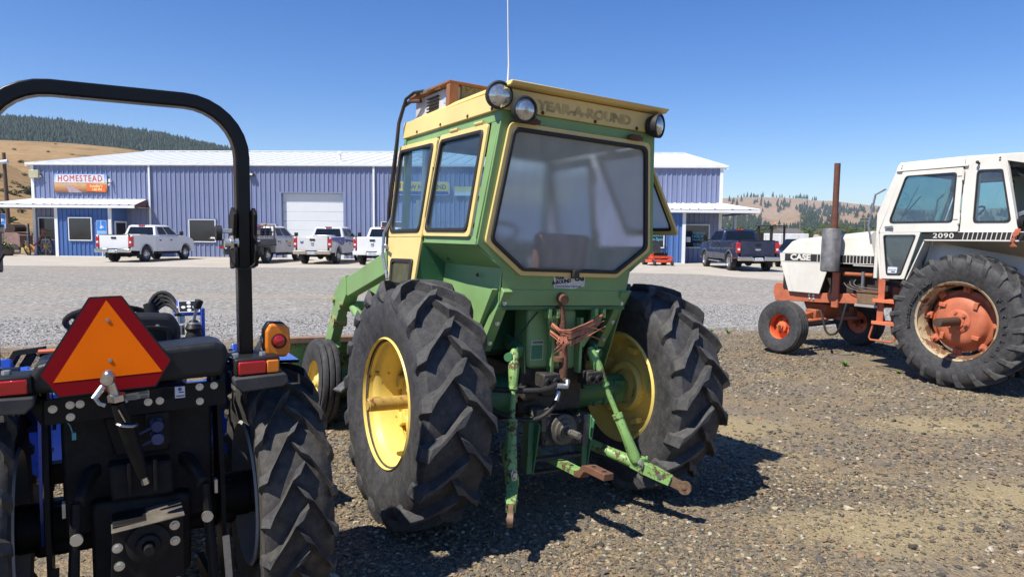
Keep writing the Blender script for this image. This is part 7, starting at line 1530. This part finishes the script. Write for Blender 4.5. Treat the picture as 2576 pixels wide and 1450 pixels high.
    stuff(q.build('hose_fittings', STEEL, t)); q = MB(); q.lathe([(.03, -.05), (.035, 0), (.03, .05)], (.5, -.1, .9), (0, .3, 1), 12); q.build('hose_wrap', RUB, t); q = MB(); q.bb((.2, -.31, .69), (.27, -.25, .73)); q.build('orange_knob', pm('knob_orange', (.75, .2, .03), .4), t, bevel=.01)
    # loader posts ahead (black frame left, blue right)
    for s in (1, -1):
        q = MB(); q.bar([(1.1, s * .5, -.1), (1.05, s * .55, .55)], .1, .1, (1, 0, 0)); q.bar([(1.05, s * .62, .55), (2.4, s * .62, .0)], .07, .13); q.build('loader_arm', NB, t, bevel=.008)
    q = MB(); q.bar([(1.3, .44, .62), (1.35, .58, .6), (1.4, .66, .45)], .05, .03); q.bar([(1.32, .5, .6), (1.4, .6, .42)], .02, .05); q.bar([(1.4, .66, .45), (1.5, .5, .42)], .04, .03); q.build('hose_guard', NK, t)
    q = MB(); q.bar([(3.0, -.8, -.3), (3.0, .8, -.3)], .05, .6); q.build('bucket', NB, t)
    # ------------------------------------------------ dark mechanical rear
    q = MB(); q.bb((-.2, -.3, .0), (.25, .3, .55)); q.prism(rpoly([(.13, .32), (-.12, .31), (-.13, .15), (.12, .16)], .02), 'x', -.3, -.19); q.prism(rpoly([(.2, .16), (-.2, .14), (-.19, -.22), (.2, -.2)], .03), 'x', -.28, -.1); q.build('transmission', NG, t, bevel=.015)
    q = MB(); q.prism([(.14, .52), (-.1, .53), (-.12, .34), (.1, .34)], 'x', -.24, -.2); q.build('lift_cover', NK, t, bevel=.01)
    for s in (1, -1):
        q = MB(); q.bb((-.36, s * .05 - .008, .2), (-.28, s * .05 + .008, .34)); q.build('link_bracket', NK, t, bevel=.003)
        q = MB(); q.bar([(-.12, s * .14, .3), (-.24, s * .2, .27), (-.36, s * .24, .2)], .045, .06, (0, 0, 1)); q.build('lift_arm', NG, t, bevel=.012)
        q = MB(); q.tube([(-.36, s * .25, .2), (-.37, s * .252, .13), (-.38, s * .257, .06), (-.4, s * .265, -.1), (-.42, s * .27, -.3)], [.02, .022, .02, .022, .02], 10); lr = q.build('lift_rod', NK, t)
        q = MB(); q.cyl((-.39, s * .25, .06), (-.41, s * .25, .06), .024, .024, 14); q.build('rod_pin', ZINC, lr); q = MB(); q.bb((-.4, s * .29 - .006, .16), (-.36, s * .29 + .006, .22)); q.build('clip', STEEL, lr)
        q = MB(); q.bar([(-.05, s * .25, -.28), (-.75, s * .33, -.36)], .03, .07); q.build('lower_arm', NK, t, bevel=.008)
        q = MB(); q.bar([(-.36, s * .33, -.06), (-.38, s * .34, -.3)], .012, .03, (0, 1, 0)); q.build('stabiliser', STEEL if s < 0 else NK, t)
    q = MB(); q.prism([(.12, .09), (-.15, .11), (-.15, -.26), (.14, -.24)], 'x', -.42, -.405); q.bb((-.46, -.15, .1), (-.3, .12, .112)); pp = q.build('pto_plate', NK, t, bevel=.003)
    q = MB(); q.prism([(.125, .095), (-.15, .118), (-.15, .124), (.125, .101)], 'x', -.5, -.3); q.build('pto_shield', pm('shield_worn', (.11, .095, .075), .55, var=.4, vs=12, rust=.3), t, bevel=.002)
    for y_, z_ in ((.105, .0), (.1, -.08), (-.115, .055), (-.115, -.015), (.11, -.2), (-.12, -.2)): q = MB(); q.bolt((-.42, y_, z_), (-1, 0, 0), .014, .012); q.build('plate_bolt', ZINC, pp)
    q = MB(); q.lathe([(.085, 0), (.085, .015), (.05, .02), (.045, .04), (.025, .045)], (-.42, -.01, -.0), (-1, 0, 0), 28); q.cyl((-.42, -.01, -.0), (-.52, -.01, -.0), .02, .02, 14); q.build('pto_shaft', NG, pp)
    q = MB(); q.bar([(-.3, .03, -.3), (-.7, .03, -.32)], .05, .03); q.bar([(-.3, -.06, -.3), (-.7, -.06, -.32)], .03, .03); q.build('drawbar', NK, t)
    # top link stowed
    q = MB(); q.tube([(-.45, .0, .3), (-.46, .03, .42), (-.49, .07, .58), (-.5, .085, .64)], [.02, .03, .03, .026], 14); tk = q.build('top_link', NK, t); q = MB(); q.cyl((-.5, .088, .65), (-.503, .09, .675), .034, .034, 6); q.cyl((-.503, .095, .67), (-.51, .112, .73), .018, .02, 12); q.cyl((-.45, .0, .3), (-.445, -.008, .27), .014, .017, 10); q.ball((-.512, .116, .748), .034, 16, (1, .75, 1)); q.cyl((-.48, .112, .748), (-.545, .122, .745), .023, .023, 14); q.build('ball_joint', pm('bright_steel', (.58, .58, .56), .28, .95, .15, 30), tk)
    q = MB(); q.cyl((-.54, .135, .72), (-.555, .168, .675), .012, .013, 10); q.tube([(-.555, .165, .68), (-.56, .15, .655), (-.56, .13, .645)], .008, 8); q.build('link_pin', MATS['bright_steel'], tk); q = MB(); q.tube([(-.5 + .03 * sin(k * .6), .055 + .036 * cos(k * .6), .545 + .006 * cos(k * .6)) for k in range(11)], .006, 6); q.bar([(-.535, .085, .62), (-.525, .062, .565)], .005, .014, (1, 0, 0)); q.build('spring_clip', MATS['bright_steel'], tk)
    # remote caps
    for z_ in (.5, .445):
        q = MB(); q.cyl((-.33, -.06, z_), (-.39, -.06, z_), .026, .026, 16); rc = q.build('remote_valve', STEEL, t); q = MB(); q.cyl((-.39, -.06, z_), (-.42, -.06, z_), .027, .024, 16); q.bar([(-.405, -.035, z_ - .005), (-.405, .01, z_ - .025)], .008, .016, (1, 0, 0)); q.build('dust_cap', pm('cap_navy', (.02, .03, .1), .5), rc)
    q = MB(); q.bb((-.34, -.11, .4), (-.3, -.02, .54)); q.build('valve_block', NG, t); q = MB(); q.tube([(-.3, .28, .55), (-.31, .26, .52), (-.31, .25, .48)], .003, 4); q.bb((-.32, .24, .46), (-.3, .255, .49)); q.build('connector', pm('teal_plug', (.1, .35, .35), .5), t)
    OFF = Vector((0, 0, 0))
blue_tractor()
# ---------------------------------------------------------------- weeds
def weeds():
    m = leaf_mat('weed_green', (.06, .13, .02), (.13, .22, .05))
    for i, (x, y, s, lb) in enumerate(((5.0, 10.3, .12, 'small green weed in the shade beside the white tractor'), (4.0, 13.9, .2, 'green weed tuft at the edge of the pale gravel'), (4.4, 14.0, .13, 'tiny weed beside the pale gravel edge'), (5.55, 9.85, .07, 'thin weed sprig under the white tractor step'), (-1.0, 9.6, .18, 'green weed tuft near the bucket of the green tractor'))):
        t = thing('weed', lb, 'weed', (x, y, float(gz(x, y)))); q = MB(); rg = np.random.default_rng(i)
        for k in range(22):
            a = rg.uniform(0, 6.28); l = s * rg.uniform(.5, 1.0); d = Vector((cos(a), sin(a), rg.uniform(.6, 2))).normalized() * l; w = Vector((-sin(a), cos(a), 0)) * .012
            q.add([w, -w, d * .6 - w * .8, d, d * .6 + w * .8], [(0, 1, 2, 3, 4)])
        q.build('leaves', m, t, 0)
weeds()

def flatten():
    """nothing deeper than thing > part > sub-part"""
    bpy.context.view_layer.update()
    for o in list(COL.objects):
        ch = [o]
        while ch[-1].parent: ch.append(ch[-1].parent)
        if len(ch) > 3: o.parent = ch[-2]
flatten()
